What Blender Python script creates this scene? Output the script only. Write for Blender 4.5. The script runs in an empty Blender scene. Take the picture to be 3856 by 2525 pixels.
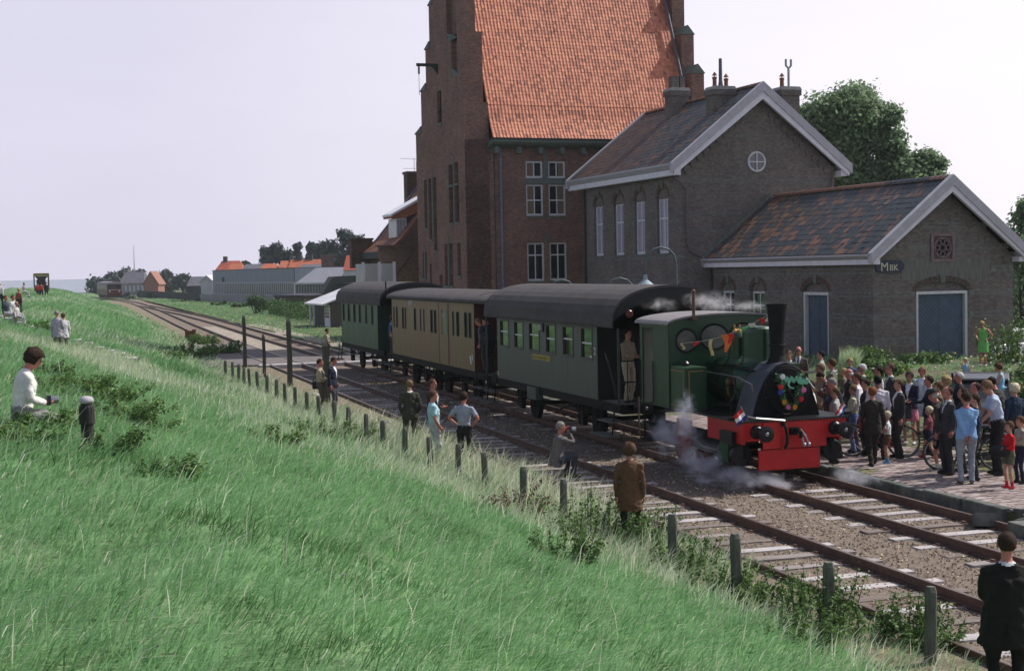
import bpy, math, random
import numpy as np
from mathutils import Vector, Matrix, Quaternion
from mathutils.bvhtree import BVHTree
random.seed(7); RNG = np.random.default_rng(11)
SC = bpy.context.scene; COL = SC.collection
R_ = math.radians
# ---------------------------------------------------------------- camera
YAW, PITCH, ROLL, EYE = .30707254, .04580487, .01954136, 4.25
_f = Vector((math.sin(YAW)*math.cos(PITCH), math.cos(YAW)*math.cos(PITCH), -math.sin(PITCH)))
_r = Vector((math.cos(YAW), -math.sin(YAW), 0)); _u = _r.cross(_f)
CR = _r*math.cos(ROLL) - _u*math.sin(ROLL); CU = _r*math.sin(ROLL) + _u*math.cos(ROLL); CF = _f
CO = Vector((0, 0, EYE))
cam = bpy.data.cameras.new('camera'); cam_o = bpy.data.objects.new('camera', cam); COL.objects.link(cam_o)
M = Matrix.Identity(4)
for i in range(3):
    M[i][0], M[i][1], M[i][2], M[i][3] = CR[i], CU[i], -CF[i], CO[i]
cam_o.matrix_world = M
cam.lens = 50; cam.sensor_width = 36; cam.clip_start = .1; cam.clip_end = 20000
SC.camera = cam_o
# ---------------------------------------------------------------- sky and sun
SUN_AZ, SUN_EL = R_(86), R_(50)          # azimuth from +Y towards +X
w = bpy.data.worlds.new('World'); SC.world = w; w.use_nodes = True
nt = w.node_tree; nt.nodes.clear()
out = nt.nodes.new('ShaderNodeOutputWorld'); bg = nt.nodes.new('ShaderNodeBackground')
sky = nt.nodes.new('ShaderNodeTexSky'); sky.sky_type = 'NISHITA'; sky.sun_disc = False
sky.sun_elevation = SUN_EL; sky.sun_rotation = SUN_AZ; sky.dust_density = 3.0; sky.air_density = 1.2; sky.ozone_density = 1.0
geo = nt.nodes.new('ShaderNodeNewGeometry'); sep = nt.nodes.new('ShaderNodeSeparateXYZ')
tc = nt.nodes.new('ShaderNodeTexCoord'); nt.links.new(tc.outputs['Generated'], sep.inputs[0])
def wmath(op, a, b=None, c=None):
    n = nt.nodes.new('ShaderNodeMath'); n.operation = op
    for i, v in enumerate((a, b, c)):
        if v is None: continue
        if isinstance(v, (int, float)): n.inputs[i].default_value = v
        else: nt.links.new(v, n.inputs[i])
    return n.outputs[0]
# thin bright summer haze: white round the sun's side of the sky, lavender away from it, thinner overhead
sunx, suny = math.sin(SUN_AZ), math.cos(SUN_AZ)
dt = wmath('ADD', wmath('MULTIPLY', sep.outputs[0], sunx), wmath('MULTIPLY', sep.outputs[1], suny))
ramp = nt.nodes.new('ShaderNodeMapRange'); nt.links.new(dt, ramp.inputs[0])
ramp.inputs[1].default_value = .12; ramp.inputs[2].default_value = .72
mixc = nt.nodes.new('ShaderNodeMix'); mixc.data_type = 'RGBA'
nt.links.new(ramp.outputs[0], mixc.inputs[0])
mixc.inputs[6].default_value = (7.9, 7.55, 9.2, 1); mixc.inputs[7].default_value = (11.8, 11.2, 11.9, 1)
fall = nt.nodes.new('ShaderNodeMapRange'); nt.links.new(sep.outputs[2], fall.inputs[0])
fall.inputs[1].default_value = .22; fall.inputs[2].default_value = .5; fall.inputs[3].default_value = .9; fall.inputs[4].default_value = .05
mixs = nt.nodes.new('ShaderNodeMix'); mixs.data_type = 'RGBA'
nt.links.new(fall.outputs[0], mixs.inputs[0]); nt.links.new(sky.outputs[0], mixs.inputs[6]); nt.links.new(mixc.outputs[2], mixs.inputs[7])
cn = nt.nodes.new('ShaderNodeTexNoise'); cn.inputs['Scale'].default_value = 3.5; cn.inputs['Detail'].default_value = 7; cmp_ = nt.nodes.new('ShaderNodeMapping'); cmp_.inputs['Scale'].default_value = (1, 1, 4); nt.links.new(tc.outputs['Generated'], cmp_.inputs[0]); nt.links.new(cmp_.outputs[0], cn.inputs[0])
cf_ = wmath('MULTIPLY_ADD', cn.outputs[0], .16, .92); vsc = nt.nodes.new('ShaderNodeVectorMath'); vsc.operation = 'SCALE'; nt.links.new(mixs.outputs[2], vsc.inputs[0]); nt.links.new(cf_, vsc.inputs['Scale'])
nt.links.new(vsc.outputs[0], bg.inputs[0]); bg.inputs[1].default_value = .1
nt.links.new(bg.outputs[0], out.inputs[0])
sl = bpy.data.lights.new('sun', 'SUN'); sl.energy = 5.0; sl.angle = R_(.6); sl.color = (1, .95, .87)
so = bpy.data.objects.new('sun', sl); COL.objects.link(so); so.location = (40, 20, 60)
SUNV = Vector((math.sin(SUN_AZ)*math.cos(SUN_EL), math.cos(SUN_AZ)*math.cos(SUN_EL), math.sin(SUN_EL)))
so.rotation_mode = 'QUATERNION'; so.rotation_quaternion = SUNV.to_track_quat('Z', 'Y')
SC.view_settings.view_transform = 'Standard'; SC.view_settings.look = 'None'
SC.view_settings.exposure = 0; SC.view_settings.gamma = 1
SC.cycles.max_bounces = 6; SC.cycles.diffuse_bounces = 3; SC.cycles.glossy_bounces = 2; SC.cycles.transparent_max_bounces = 8
SC.cycles.volume_bounces = 1
try: SC.cycles.volume_step_rate = 2.0
except Exception: pass
# ---------------------------------------------------------------- measuring helpers (survey rays of the place)
def ray(px, py): return CF + CR*((px-1928)/5355) - CU*((py-1262.5)/5355)
def atZ(px, py, z): d = ray(px, py); return CO + d*((z-EYE)/d.z)
def atX(px, py, x): d = ray(px, py); return CO + d*(x/d.x)
def atY(px, py, y): d = ray(px, py); return CO + d*(y/d.y)
def atD(px, py, D): return CO + ray(px, py)*D
# ---------------------------------------------------------------- materials
MC = {}
def _nd(t, ty, **k):
    n = t.nodes.new(ty)
    for a, b in k.items(): setattr(n, a, b)
    return n
def mat(name, col, rough=.8, var=.25, scale=4., metal=0., spec=.3, bump=0., bscale=30., stretch=(1, 1, 1), tint=None, trans=0., col2=None, alpha=None, coat=0., emis=None):
    """procedural material: base colour broken up by noise; tint = list of (pos, colour) driven by a face attribute"""
    if name in MC: return MC[name]
    m = bpy.data.materials.new(name); m.use_nodes = True; t = m.node_tree; L = t.links
    b = t.nodes['Principled BSDF']; b.inputs['Roughness'].default_value = rough; b.inputs['Metallic'].default_value = metal
    b.inputs['Specular IOR Level'].default_value = spec
    if coat: b.inputs['Coat Weight'].default_value = coat; b.inputs['Coat Roughness'].default_value = .12
    c = _nd(t, 'ShaderNodeTexCoord'); mp = _nd(t, 'ShaderNodeMapping'); mp.inputs['Scale'].default_value = stretch
    L.new(c.outputs['Object'], mp.inputs[0])
    n = _nd(t, 'ShaderNodeTexNoise'); n.inputs['Scale'].default_value = scale; n.inputs['Detail'].default_value = 6; n.inputs['Roughness'].default_value = .65
    L.new(mp.outputs[0], n.inputs[0])
    mr = _nd(t, 'ShaderNodeMapRange'); mr.inputs[1].default_value = .3; mr.inputs[2].default_value = .7
    mr.inputs[3].default_value = 1-var; mr.inputs[4].default_value = 1+var; L.new(n.outputs[0], mr.inputs[0])
    if tint:
        at = _nd(t, 'ShaderNodeAttribute', attribute_name='tint'); rp = _nd(t, 'ShaderNodeValToRGB')
        e = rp.color_ramp.elements
        e[0].position = tint[0][0]; e[0].color = (*tint[0][1], 1); e[1].position = tint[-1][0]; e[1].color = (*tint[-1][1], 1)
        for p, cc in tint[1:-1]: q = e.new(p); q.color = (*cc, 1)
        L.new(at.outputs['Fac'], rp.inputs[0]); src = rp.outputs[0]
    elif col2:
        n2 = _nd(t, 'ShaderNodeTexNoise'); n2.inputs['Scale'].default_value = scale*.35; n2.inputs['Detail'].default_value = 5; L.new(mp.outputs[0], n2.inputs[0])
        m2 = _nd(t, 'ShaderNodeMapRange'); m2.inputs[1].default_value = .4; m2.inputs[2].default_value = .62; L.new(n2.outputs[0], m2.inputs[0])
        mx = _nd(t, 'ShaderNodeMix', data_type='RGBA'); mx.inputs[6].default_value = (*col, 1); mx.inputs[7].default_value = (*col2, 1)
        L.new(m2.outputs[0], mx.inputs[0]); src = mx.outputs[2]
    else:
        rg = _nd(t, 'ShaderNodeRGB'); rg.outputs[0].default_value = (*col, 1); src = rg.outputs[0]
    vm = _nd(t, 'ShaderNodeVectorMath', operation='SCALE'); L.new(src, vm.inputs[0]); L.new(mr.outputs[0], vm.inputs['Scale'])
    L.new(vm.outputs[0], b.inputs['Base Color'])
    if bump:
        nb = _nd(t, 'ShaderNodeTexNoise'); nb.inputs['Scale'].default_value = bscale; nb.inputs['Detail'].default_value = 4; L.new(mp.outputs[0], nb.inputs[0])
        bp = _nd(t, 'ShaderNodeBump'); bp.inputs['Strength'].default_value = bump; bp.inputs['Distance'].default_value = .02
        L.new(nb.outputs[0], bp.inputs['Height']); L.new(bp.outputs[0], b.inputs['Normal'])
    if trans:
        tr = _nd(t, 'ShaderNodeBsdfTranslucent'); L.new(vm.outputs[0], tr.inputs[0]); ms = _nd(t, 'ShaderNodeMixShader'); ms.inputs[0].default_value = trans
        L.new(b.outputs[0], ms.inputs[1]); L.new(tr.outputs[0], ms.inputs[2]); L.new(ms.outputs[0], t.nodes['Material Output'].inputs[0])
    if alpha is not None: b.inputs['Alpha'].default_value = alpha
    MC[name] = m; return m
def brick_mat(name, c1, c2, mortar, patch=None, bw=.22, bh=.065, orange=None):
    if name in MC: return MC[name]
    m = bpy.data.materials.new(name); m.use_nodes = True; t = m.node_tree; L = t.links
    b = t.nodes['Principled BSDF']; b.inputs['Roughness'].default_value = .9; b.inputs['Specular IOR Level'].default_value = .15
    c = _nd(t, 'ShaderNodeTexCoord'); s = _nd(t, 'ShaderNodeSeparateXYZ'); L.new(c.outputs['Object'], s.inputs[0])
    a = _nd(t, 'ShaderNodeMath', operation='ADD'); L.new(s.outputs[0], a.inputs[0]); L.new(s.outputs[1], a.inputs[1])
    cb = _nd(t, 'ShaderNodeCombineXYZ'); L.new(a.outputs[0], cb.inputs[0]); L.new(s.outputs[2], cb.inputs[1])
    br = _nd(t, 'ShaderNodeTexBrick'); br.inputs['Scale'].default_value = 1; br.inputs['Brick Width'].default_value = bw; br.inputs['Row Height'].default_value = bh
    br.inputs['Mortar Size'].default_value = .006; br.inputs['Mortar Smooth'].default_value = .3; br.inputs['Bias'].default_value = -.1
    br.inputs['Color1'].default_value = (*c1, 1); br.inputs['Color2'].default_value = (*c2, 1); br.inputs['Mortar'].default_value = (*mortar, 1)
    L.new(cb.outputs[0], br.inputs[0])
    n = _nd(t, 'ShaderNodeTexNoise'); n.inputs['Scale'].default_value = .55; n.inputs['Detail'].default_value = 7; n.inputs['Roughness'].default_value = .7; L.new(c.outputs['Object'], n.inputs[0])
    mr = _nd(t, 'ShaderNodeMapRange'); mr.inputs[1].default_value = .3; mr.inputs[2].default_value = .7; mr.inputs[3].default_value = .78; mr.inputs[4].default_value = 1.2; L.new(n.outputs[0], mr.inputs[0])
    n3 = _nd(t, 'ShaderNodeTexWhiteNoise', noise_dimensions='2D')
    sn = _nd(t, 'ShaderNodeVectorMath', operation='SNAP'); sn.inputs[1].default_value = (bw/2, bh, 1); L.new(cb.outputs[0], sn.inputs[0]); L.new(sn.outputs[0], n3.inputs[0])
    m3 = _nd(t, 'ShaderNodeMapRange'); m3.inputs[3].default_value = .84; m3.inputs[4].default_value = 1.16; L.new(n3.outputs[0], m3.inputs[0])
    mm = _nd(t, 'ShaderNodeMath', operation='MULTIPLY'); L.new(mr.outputs[0], mm.inputs[0]); L.new(m3.outputs[0], mm.inputs[1])
    src = br.outputs[0]
    if orange:
        n4 = _nd(t, 'ShaderNodeTexNoise'); n4.inputs['Scale'].default_value = 2.2; n4.inputs['Detail'].default_value = 8; n4.inputs['Roughness'].default_value = .8; L.new(c.outputs['Object'], n4.inputs[0])
        r4 = _nd(t, 'ShaderNodeMapRange'); r4.inputs[1].default_value = .52; r4.inputs[2].default_value = .72; r4.inputs[4].default_value = .75; L.new(n4.outputs[0], r4.inputs[0])
        mx = _nd(t, 'ShaderNodeMix', data_type='RGBA'); L.new(r4.outputs[0], mx.inputs[0]); L.new(src, mx.inputs[6]); mx.inputs[7].default_value = (*orange, 1); src = mx.outputs[2]
    vm = _nd(t, 'ShaderNodeVectorMath', operation='SCALE'); L.new(src, vm.inputs[0]); L.new(mm.outputs[0], vm.inputs['Scale']); L.new(vm.outputs[0], b.inputs['Base Color'])
    bp = _nd(t, 'ShaderNodeBump'); bp.inputs['Strength'].default_value = .6; bp.inputs['Distance'].default_value = .012; bp.invert = True
    L.new(br.outputs['Fac'], bp.inputs['Height']); L.new(bp.outputs[0], b.inputs['Normal'])
    MC[name] = m; return m
def glass_mat(name, col=(.02, .025, .03), rough=.08):
    if name in MC: return MC[name]
    m = mat(name, col, rough=rough, var=.1, spec=.8); return m
# ---------------------------------------------------------------- objects
def tag(o, label=None, cat=None, group=None, kind=None):
    if label: o['label'] = label
    if cat: o['category'] = cat
    if group: o['group'] = group
    if kind: o['kind'] = kind
    return o
def thing(name, label, cat, loc=(0, 0, 0), rz=0., group=None):
    o = bpy.data.objects.new(name, None); COL.objects.link(o); o.location = loc; o.rotation_euler = (0, 0, rz); o.empty_display_size = .2
    return tag(o, label, cat, group)
def link(name, me, parent=None, loc=None, rot=None):
    o = bpy.data.objects.new(name, me); COL.objects.link(o)
    if parent is not None: o.parent = parent
    if loc is not None: o.location = loc
    if rot is not None: o.rotation_euler = rot
    return o
SPLIT = {'stone_dressing', 'brick_band', 'step_hanger', 'downpipe', 'side_frame', 'frame_plate', 'canopy_post', 'platform_railing', 'porch_post', 'cab_handrail', 'lamp_bracket', 'roof_pipe_x', 'safety_valve_x', 'chimney_hood', 'bumper', 'pillar'}
class MB:
    def __init__(s): s.v = []; s.f = []; s.m = []; s.k = 0; s.t = []; s.tint = .5; s.sm = []; s.smooth = False
    def face(s, idx): s.f.append(idx); s.m.append(s.k); s.t.append(s.tint); s.sm.append(s.smooth)
    def quad(s, *p):
        b = len(s.v); s.v += [tuple(q) for q in p]; s.face(tuple(range(b, b+len(p)))); return s
    def box(s, x0, x1, y0, y1, z0, z1):
        if x0 > x1: x0, x1 = x1, x0
        if y0 > y1: y0, y1 = y1, y0
        if z0 > z1: z0, z1 = z1, z0
        b = len(s.v); s.v += [(x0, y0, z0), (x1, y0, z0), (x1, y1, z0), (x0, y1, z0), (x0, y0, z1), (x1, y0, z1), (x1, y1, z1), (x0, y1, z1)]
        for q in ((0, 3, 2, 1), (4, 5, 6, 7), (0, 1, 5, 4), (1, 2, 6, 5), (2, 3, 7, 6), (3, 0, 4, 7)): s.face(tuple(b+i for i in q))
        return s
    def obox(s, c, size, mtx=None):
        b = len(s.v); hx, hy, hz = size[0]/2, size[1]/2, size[2]/2; c = Vector(c)
        for x, y, z in ((-1, -1, -1), (1, -1, -1), (1, 1, -1), (-1, 1, -1), (-1, -1, 1), (1, -1, 1), (1, 1, 1), (-1, 1, 1)):
            p = Vector((x*hx, y*hy, z*hz)); p = mtx @ p if mtx else p; s.v.append(tuple(c+p))
        for q in ((0, 3, 2, 1), (4, 5, 6, 7), (0, 1, 5, 4), (1, 2, 6, 5), (2, 3, 7, 6), (3, 0, 4, 7)): s.face(tuple(b+i for i in q))
        return s
    def bar(s, p, q, wd, hg=None):
        p = Vector(p); q = Vector(q); d = q-p; L = d.length; hg = hg or wd
        m = d.to_track_quat('Y', 'Z').to_matrix(); return s.obox((p+q)/2, (wd, L, hg), m)
    def prism(s, poly, f, a0, a1):
        """poly 2d points; f(u,v,a)->xyz; extruded between a0 and a1"""
        n = len(poly); b = len(s.v)
        for a in (a0, a1): s.v += [tuple(f(u, v, a)) for u, v in poly]
        s.face(tuple(b+i for i in range(n))); s.face(tuple(b+n+i for i in range(n-1, -1, -1)))
        for i in range(n): j = (i+1) % n; s.face((b+j, b+i, b+n+i, b+n+j))
        return s
    def rings(s, rings, cap=True, close=True):
        n = len(rings[0]); b = len(s.v)
        for r in rings: s.v += [tuple(p) for p in r]
        for k in range(len(rings)-1):
            for i in range(n if close else n-1):
                j = (i+1) % n; s.face((b+k*n+i, b+k*n+j, b+(k+1)*n+j, b+(k+1)*n+i))
        if cap: s.face(tuple(b+i for i in range(n-1, -1, -1))); s.face(tuple(b+(len(rings)-1)*n+i for i in range(n)))
        return s
    def tube(s, pts, r, n=8, cap=True):
        pts = [Vector(p) for p in pts]; rs = r if isinstance(r, (list, tuple)) else [r]*len(pts); rr = []; prev = None
        for i, p in enumerate(pts):
            d = (pts[min(i+1, len(pts)-1)]-pts[max(i-1, 0)]).normalized()
            if prev is None: a = d.orthogonal().normalized()
            else: a = (prev-d*prev.dot(d)); a = a.normalized() if a.length > 1e-6 else d.orthogonal().normalized()
            prev = a; b = d.cross(a)
            rr.append([p+(a*math.cos(2*math.pi*k/n)+b*math.sin(2*math.pi*k/n))*rs[i] for k in range(n)])
        return s.rings(rr, cap)
    def lathe(s, prof, c=(0, 0, 0), n=16, axis='z', cap=True):
        c = Vector(c); rr = []
        for r, h in prof:
            ring = []
            for k in range(n):
                a = 2*math.pi*k/n; x, y = r*math.cos(a), r*math.sin(a)
                p = Vector((x, y, h)) if axis == 'z' else Vector((x, h, y)) if axis == 'y' else Vector((h, x, y))
                ring.append(c+p)
            if axis == 'y': ring.reverse()
            rr.append(ring)
        return s.rings(rr, cap)
    def ball(s, c, r, n=8, m=6):
        rx, ry, rz = r if isinstance(r, (tuple, list)) else (r, r, r)
        prof = [(math.sin(math.pi*k/m), -math.cos(math.pi*k/m)) for k in range(m+1)]; c = Vector(c); b = len(s.v)
        prof[0] = (.02, -1); prof[-1] = (.02, 1)
        return s.rings([[c+Vector((q*math.cos(2*math.pi*k/n)*rx, q*math.sin(2*math.pi*k/n)*ry, h*rz)) for k in range(n)] for q, h in prof])
    def mesh(s, name, mats):
        me = bpy.data.meshes.new(name); me.from_pydata(s.v, [], s.f)
        for m in (mats if isinstance(mats, (list, tuple)) else [mats]): me.materials.append(m)
        if max(s.m, default=0) > 0: me.polygons.foreach_set('material_index', s.m)
        if any(s.sm): me.polygons.foreach_set('use_smooth', s.sm)
        if any(abs(x-.5) > 1e-6 for x in s.t):
            a = me.attributes.new('tint', 'FLOAT', 'FACE'); a.data.foreach_set('value', s.t)
        me.update(); return me
    def build(s, name, mats, parent=None, **k):
        if name in SPLIT and len(s.f) > 1:
            g = list(range(len(s.v)))
            def fd(i):
                while g[i] != i: g[i] = g[g[i]]; i = g[i]
                return i
            for f in s.f:
                for i in f[1:]: g[fd(i)] = fd(f[0])
            gr = {}
            for n, f in enumerate(s.f): gr.setdefault(fd(f[0]), []).append(n)
            if len(gr) > 1:
                for ns in gr.values():
                    q = MB(); mp = {}
                    for n in ns:
                        for i in s.f[n]:
                            if i not in mp: mp[i] = len(q.v); q.v.append(s.v[i])
                        q.f.append(tuple(mp[i] for i in s.f[n])); q.m.append(s.m[n]); q.t.append(s.t[n]); q.sm.append(s.sm[n])
                    o = link(name, q.mesh(name, mats), parent, **k)
                return o
        return link(name, s.mesh(name, mats), parent, **k)
def mesh_np(name, V, F, mats, tint=None, smooth=False, midx=None):
    V = np.asarray(V, np.float32); F = np.asarray(F, np.int32); me = bpy.data.meshes.new(name); k = F.shape[1]
    me.vertices.add(len(V)); me.vertices.foreach_set('co', V.ravel()); me.loops.add(F.size); me.loops.foreach_set('vertex_index', F.ravel())
    me.polygons.add(len(F)); me.polygons.foreach_set('loop_start', np.arange(0, F.size, k, dtype=np.int32))
    try: me.polygons.foreach_set('loop_total', np.full(len(F), k, np.int32))
    except Exception: pass
    for m in (mats if isinstance(mats, (list, tuple)) else [mats]): me.materials.append(m)
    if midx is not None: me.polygons.foreach_set('material_index', np.asarray(midx, np.int32))
    me.polygons.foreach_set('use_smooth', np.full(len(F), bool(smooth)))
    if tint is not None: a = me.attributes.new('tint', 'FLOAT', 'FACE'); a.data.foreach_set('value', np.asarray(tint, np.float32))
    me.update(calc_edges=True); me.validate(); return me
def sheet(name, xs, ys, zf, m, kind='structure', parent=None):
    X, Y = np.meshgrid(xs, ys); Z = zf(X, Y); V = np.stack([X, Y, Z], -1).reshape(-1, 3); nx = len(xs); ny = len(ys)
    i = np.arange(nx-1)[None, :]+np.arange(ny-1)[:, None]*nx; F = np.stack([i, i+1, i+1+nx, i+nx], -1).reshape(-1, 4)
    o = link(name, mesh_np(name, V, F, m, smooth=True), parent)
    if kind: o['kind'] = kind
    return o
def smooth01(t): t = np.clip(t, 0, 1); return t*t*(3-2*t)
def vnoise(x, y, s=1., seed=0):
    """cheap value noise for scattering"""
    x = np.asarray(x)*s+seed*17.3; y = np.asarray(y)*s+seed*9.1; xi = np.floor(x); yi = np.floor(y); fx = smooth01(x-xi); fy = smooth01(y-yi)
    h = lambda a, b: np.modf(np.abs(np.sin(a*127.1+b*311.7+seed*3.3)*43758.5453))[0]
    return (h(xi, yi)*(1-fx)+h(xi+1, yi)*fx)*(1-fy)+(h(xi, yi+1)*(1-fx)+h(xi+1, yi+1)*fx)*fy
HAZE = 0.00018
# ================================================================ THE SETTING
def foot_x(Y): return np.interp(Y, [0, 14, 22, 35, 62, 90, 130, 220, 300, 420], [8.3, 8.25, 7.7, 7.2, 6.5, 7.0, 7.6, 8.0, 5.0, -8.])
def tx_edge(Y): return np.interp(Y, [95, 130, 180, 215, 245, 280], [9.2, 9.6, 10.4, 11.0, 11.2, 10.3])
def dike_z(x, Y):
    x = np.asarray(x, float); Y = np.asarray(Y, float); t = foot_x(Y)-x
    up = np.minimum(np.interp(Y, [22, 48, 80, 120], [.34, .27, .27, .34])*np.maximum(t, 0), 2.6+0*t)
    k = np.clip((up-2.1)/.5, 0, 1); up = np.where(up > 2.1, 2.1+.5*(k-.35*k*k)*1.2, up)
    back = np.maximum(-(x+7+np.where(Y > 220, (Y-220)*.03, 0)), 0); up = up-back*.45
    lump = (vnoise(x, Y, .5, 1)-.5)*.18*smooth01(t/1.5)+(vnoise(x, Y, 1.7, 2)-.5)*.07*smooth01(t/.6)
    return np.maximum(up-.13+lump, -2.4)
def ground_z(x, Y):
    """height of the land right of the tracks"""
    x = np.asarray(x, float); Y = np.asarray(Y, float)
    return .04+.5*smooth01((x-21.5)/6)*smooth01((Y-24)/6)*(1-smooth01((Y-70)/20))-.14*smooth01((Y-66)/8)
G_GRASS = mat('dike_turf', (.085, .17, .07), rough=.95, var=.4, scale=3, col2=(.12, .20, .09), bump=.8, bscale=8)
M_BAL = mat('ballast_bed', (.18, .14, .112), rough=.95, var=.45, scale=14, col2=(.15, .12, .10), bump=.9, bscale=40)
ys = np.concatenate([np.arange(-6, 30, .5), np.arange(30, 80, 1.), np.arange(80, 460, 5.)])
sheet('dike', np.concatenate([np.arange(-22, -7, 1.), np.arange(-7, 9.4, .4), [9.45]]), ys, dike_z, G_GRASS)
sheet('track_bed', np.arange(8.2, 15.4, .4), np.concatenate([np.arange(-6, 66, 1.), np.arange(66, 300, 6.)]), lambda x, y: -.165+(vnoise(x, y, 1.1, 5)-.5)*.03-np.where(x > 14.9, .1, 0)+0*x, M_BAL)
G_LAND = mat('rough_grassland', (.055, .085, .045), rough=.95, var=.35, scale=.25, col2=(.10, .12, .055), bump=.5, bscale=3)
V = [(-16, 470, -.35), (-16, -40, -.35), (400, -40, -.35), (3000, 200, -.35), (6000, 4200, -.35), (900, 1400, -.35), (90, 620, -.35), (30, 520, -.35)]
g = MB(); g.v = V; g.face(tuple(range(len(V)))); g = g.build('ground', G_LAND); g['kind'] = 'structure'
M_SEA = mat('sea_water', (.10, .14, .18), rough=.25, var=.12, scale=.02, spec=.5, bump=.4, bscale=.6)
g = MB(); g.quad((-9000, -300, -1.6), (9000, -300, -1.6), (9000, 16000, -1.6), (-9000, 16000, -1.6)); g = g.build('sea', M_SEA); g['kind'] = 'structure'
# platform: brick paved edge strip, then grass and path up to the station
G_YARD = mat('yard_ground', (.11, .10, .075), rough=.95, var=.3, scale=.8, col2=(.07, .085, .035), bump=.5, bscale=12)
sheet('station_yard', np.concatenate([[15.18], np.arange(15.6, 60, .8)]), np.concatenate([np.arange(18., 70, 1.), np.arange(70, 100, 3.)]),
      lambda x, y: ground_z(x, y)-.035-np.where(x < 15.3, .0, 0), G_YARD)
g = MB(); g.quad((15.18, 18, .004), (15.18, 100, -.1), (15.18, 100, -.34), (15.18, 18, -.34)); g = g.build('platform_face', G_YARD); g['kind'] = 'structure'
G_LAWN = mat('station_lawn', (.05, .085, .03), rough=.95, var=.3, scale=.5, col2=(.11, .13, .05), bump=.5, bscale=5)
sheet('lawn', np.concatenate([[15.4], np.arange(16, 60, 1.)]), np.arange(74, 290, 3.), lambda x, y: -.1+.12*smooth01((x-15.5)/4)+(vnoise(x, y, .3, 8)-.5)*.12, G_LAWN)
M_VERGE = mat('verge_earth', (.16, .125, .10), rough=.95, var=.4, scale=6, col2=(.20, .18, .11), bump=.8, bscale=25)
vy = np.concatenate([np.arange(4, 66, 1.), np.arange(66, 280, 5.)]); TT, YY = np.meshgrid(np.linspace(0, 1, 7), vy); x0v = foot_x(YY)+.1+.25*(vnoise(YY, YY*0, .7, 3)-.5); XX = x0v+(np.where(YY > 95, tx_edge(YY), 9.44)-x0v)*TT; i_ = np.arange(6)[None, :]+np.arange(len(vy)-1)[:, None]*7
o = link('verge', mesh_np('verge', np.stack([XX, YY, dike_z(XX, YY)+.03], -1).reshape(-1, 3), np.stack([i_, i_+1, i_+8, i_+7], -1).reshape(-1, 4), M_VERGE, smooth=True)); o['kind'] = 'structure'
# ---------------- rails and sleepers
M_RAIL = mat('rusty_rail', (.085, .045, .035), rough=.6, var=.3, scale=9, col2=(.12, .06, .045), spec=.4)
M_RTOP = mat('rail_head', (.17, .12, .10), rough=.35, var=.2, scale=20, metal=.5)
M_SLEEP = mat('weathered_sleeper', (.30, .28, .29), rough=.9, var=.35, scale=7, stretch=(.4, 3, 3), tint=[(0, (.17, .14, .13)), (.5, (.29, .265, .265)), (1, (.42, .39, .40))], bump=.7, bscale=30)
def tx1(Y): return np.interp(Y, [0, 95, 130, 180, 215, 245, 275, 300, 340, 380], [10.18, 10.18, 10.6, 11.4, 12.0, 12.2, 11.5, 10.4, 6.9, 1.5])
def tx2(Y): return np.interp(Y, [0, 95, 130, 165, 200, 225], [13.75, 13.75, 14.05, 13.9, 12.9, 12.3])
def rail_run(nm, tx, off, Y0, Y1, parent):
    prof = [(-.065, -.14), (.065, -.14), (.065, -.125), (.012, -.11), (.012, -.04), (.034, -.03), (.034, -.004), (.024, 0), (-.024, 0), (-.034, -.004), (-.034, -.03), (-.012, -.04), (-.012, -.11), (-.065, -.125)]
    Ys = [Y0] + [y for y in range(int(Y0)+6, int(Y1), 6)] + [Y1]; mb = MB()
    rr = [[Vector((float(tx(y))+off+a, y, b)) for a, b in prof] for y in Ys]; mb.rings(rr)
    n = len(prof); idx = 0
    for k in range(len(Ys)-1):
        for i in range(n):
            if i in (6, 7, 8): mb.m[k*n+i] = 1
    mb.build(nm, [M_RAIL, M_RTOP], parent)
def sleeper_mesh(k):
    mb = MB(); mb.tint = [.25, .5, .75, .95, .4][k]; r = random.Random(k)
    b = MB(); n = 5; w_ = .125
    for i in range(n+1):
        x = -1.27+2.54*i/n; j = r.uniform(-.012, .012); w2 = w_+r.uniform(-.012, .006)
        mb.v += [(x, -w2+j, -.09), (x, w2+j, -.09), (x, w2*.93+j, .012+r.uniform(-.008, .004)), (x, -w2*.93+j, .012+r.uniform(-.008, .004))]
    for i in range(n):
        for a in range(4): q = (a+1) % 4; mb.face((i*4+a, i*4+q, i*4+4+q, i*4+4+a))
    mb.face((0, 3, 2, 1)); mb.face((n*4, n*4+1, n*4+2, n*4+3))
    mb.k = 1
    for x in (-.7525, .7525): mb.box(x-.17, x+.17, -.085, .085, .004, .022); mb.box(x-.13, x-.08, -.05, .05, .0221, .045); mb.box(x+.08, x+.13, -.05, .05, .0221, .045)
    return mb.mesh('sleeper', [M_SLEEP, M_RAIL])
SLM = [sleeper_mesh(k) for k in range(5)]
for nm, tx, lab, Y1 in (('railway_track', tx1, 'empty near railway track with rusty rails and pale sleepers along the dike foot', 380), ('railway_track', tx2, 'far railway track that the steam train stands on, beside the paved platform', 225)):
    t = thing(nm, lab, 'railway track', (0, 0, 0))
    for s in (-.7525, .7525): rail_run('rail', tx, s, 4., Y1, t)
    y = 5.; k = 0
    while y < 62:
        o = link('sleeper', SLM[random.randrange(5)], t); o.location = (float(tx(y))+random.uniform(-.07, .07), y+random.uniform(-.04, .04), -.152+random.uniform(-.012, .012)); o.rotation_euler = (0, 0, random.uniform(-.02, .02))
        y += .70+random.uniform(-.03, .03)
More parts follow.
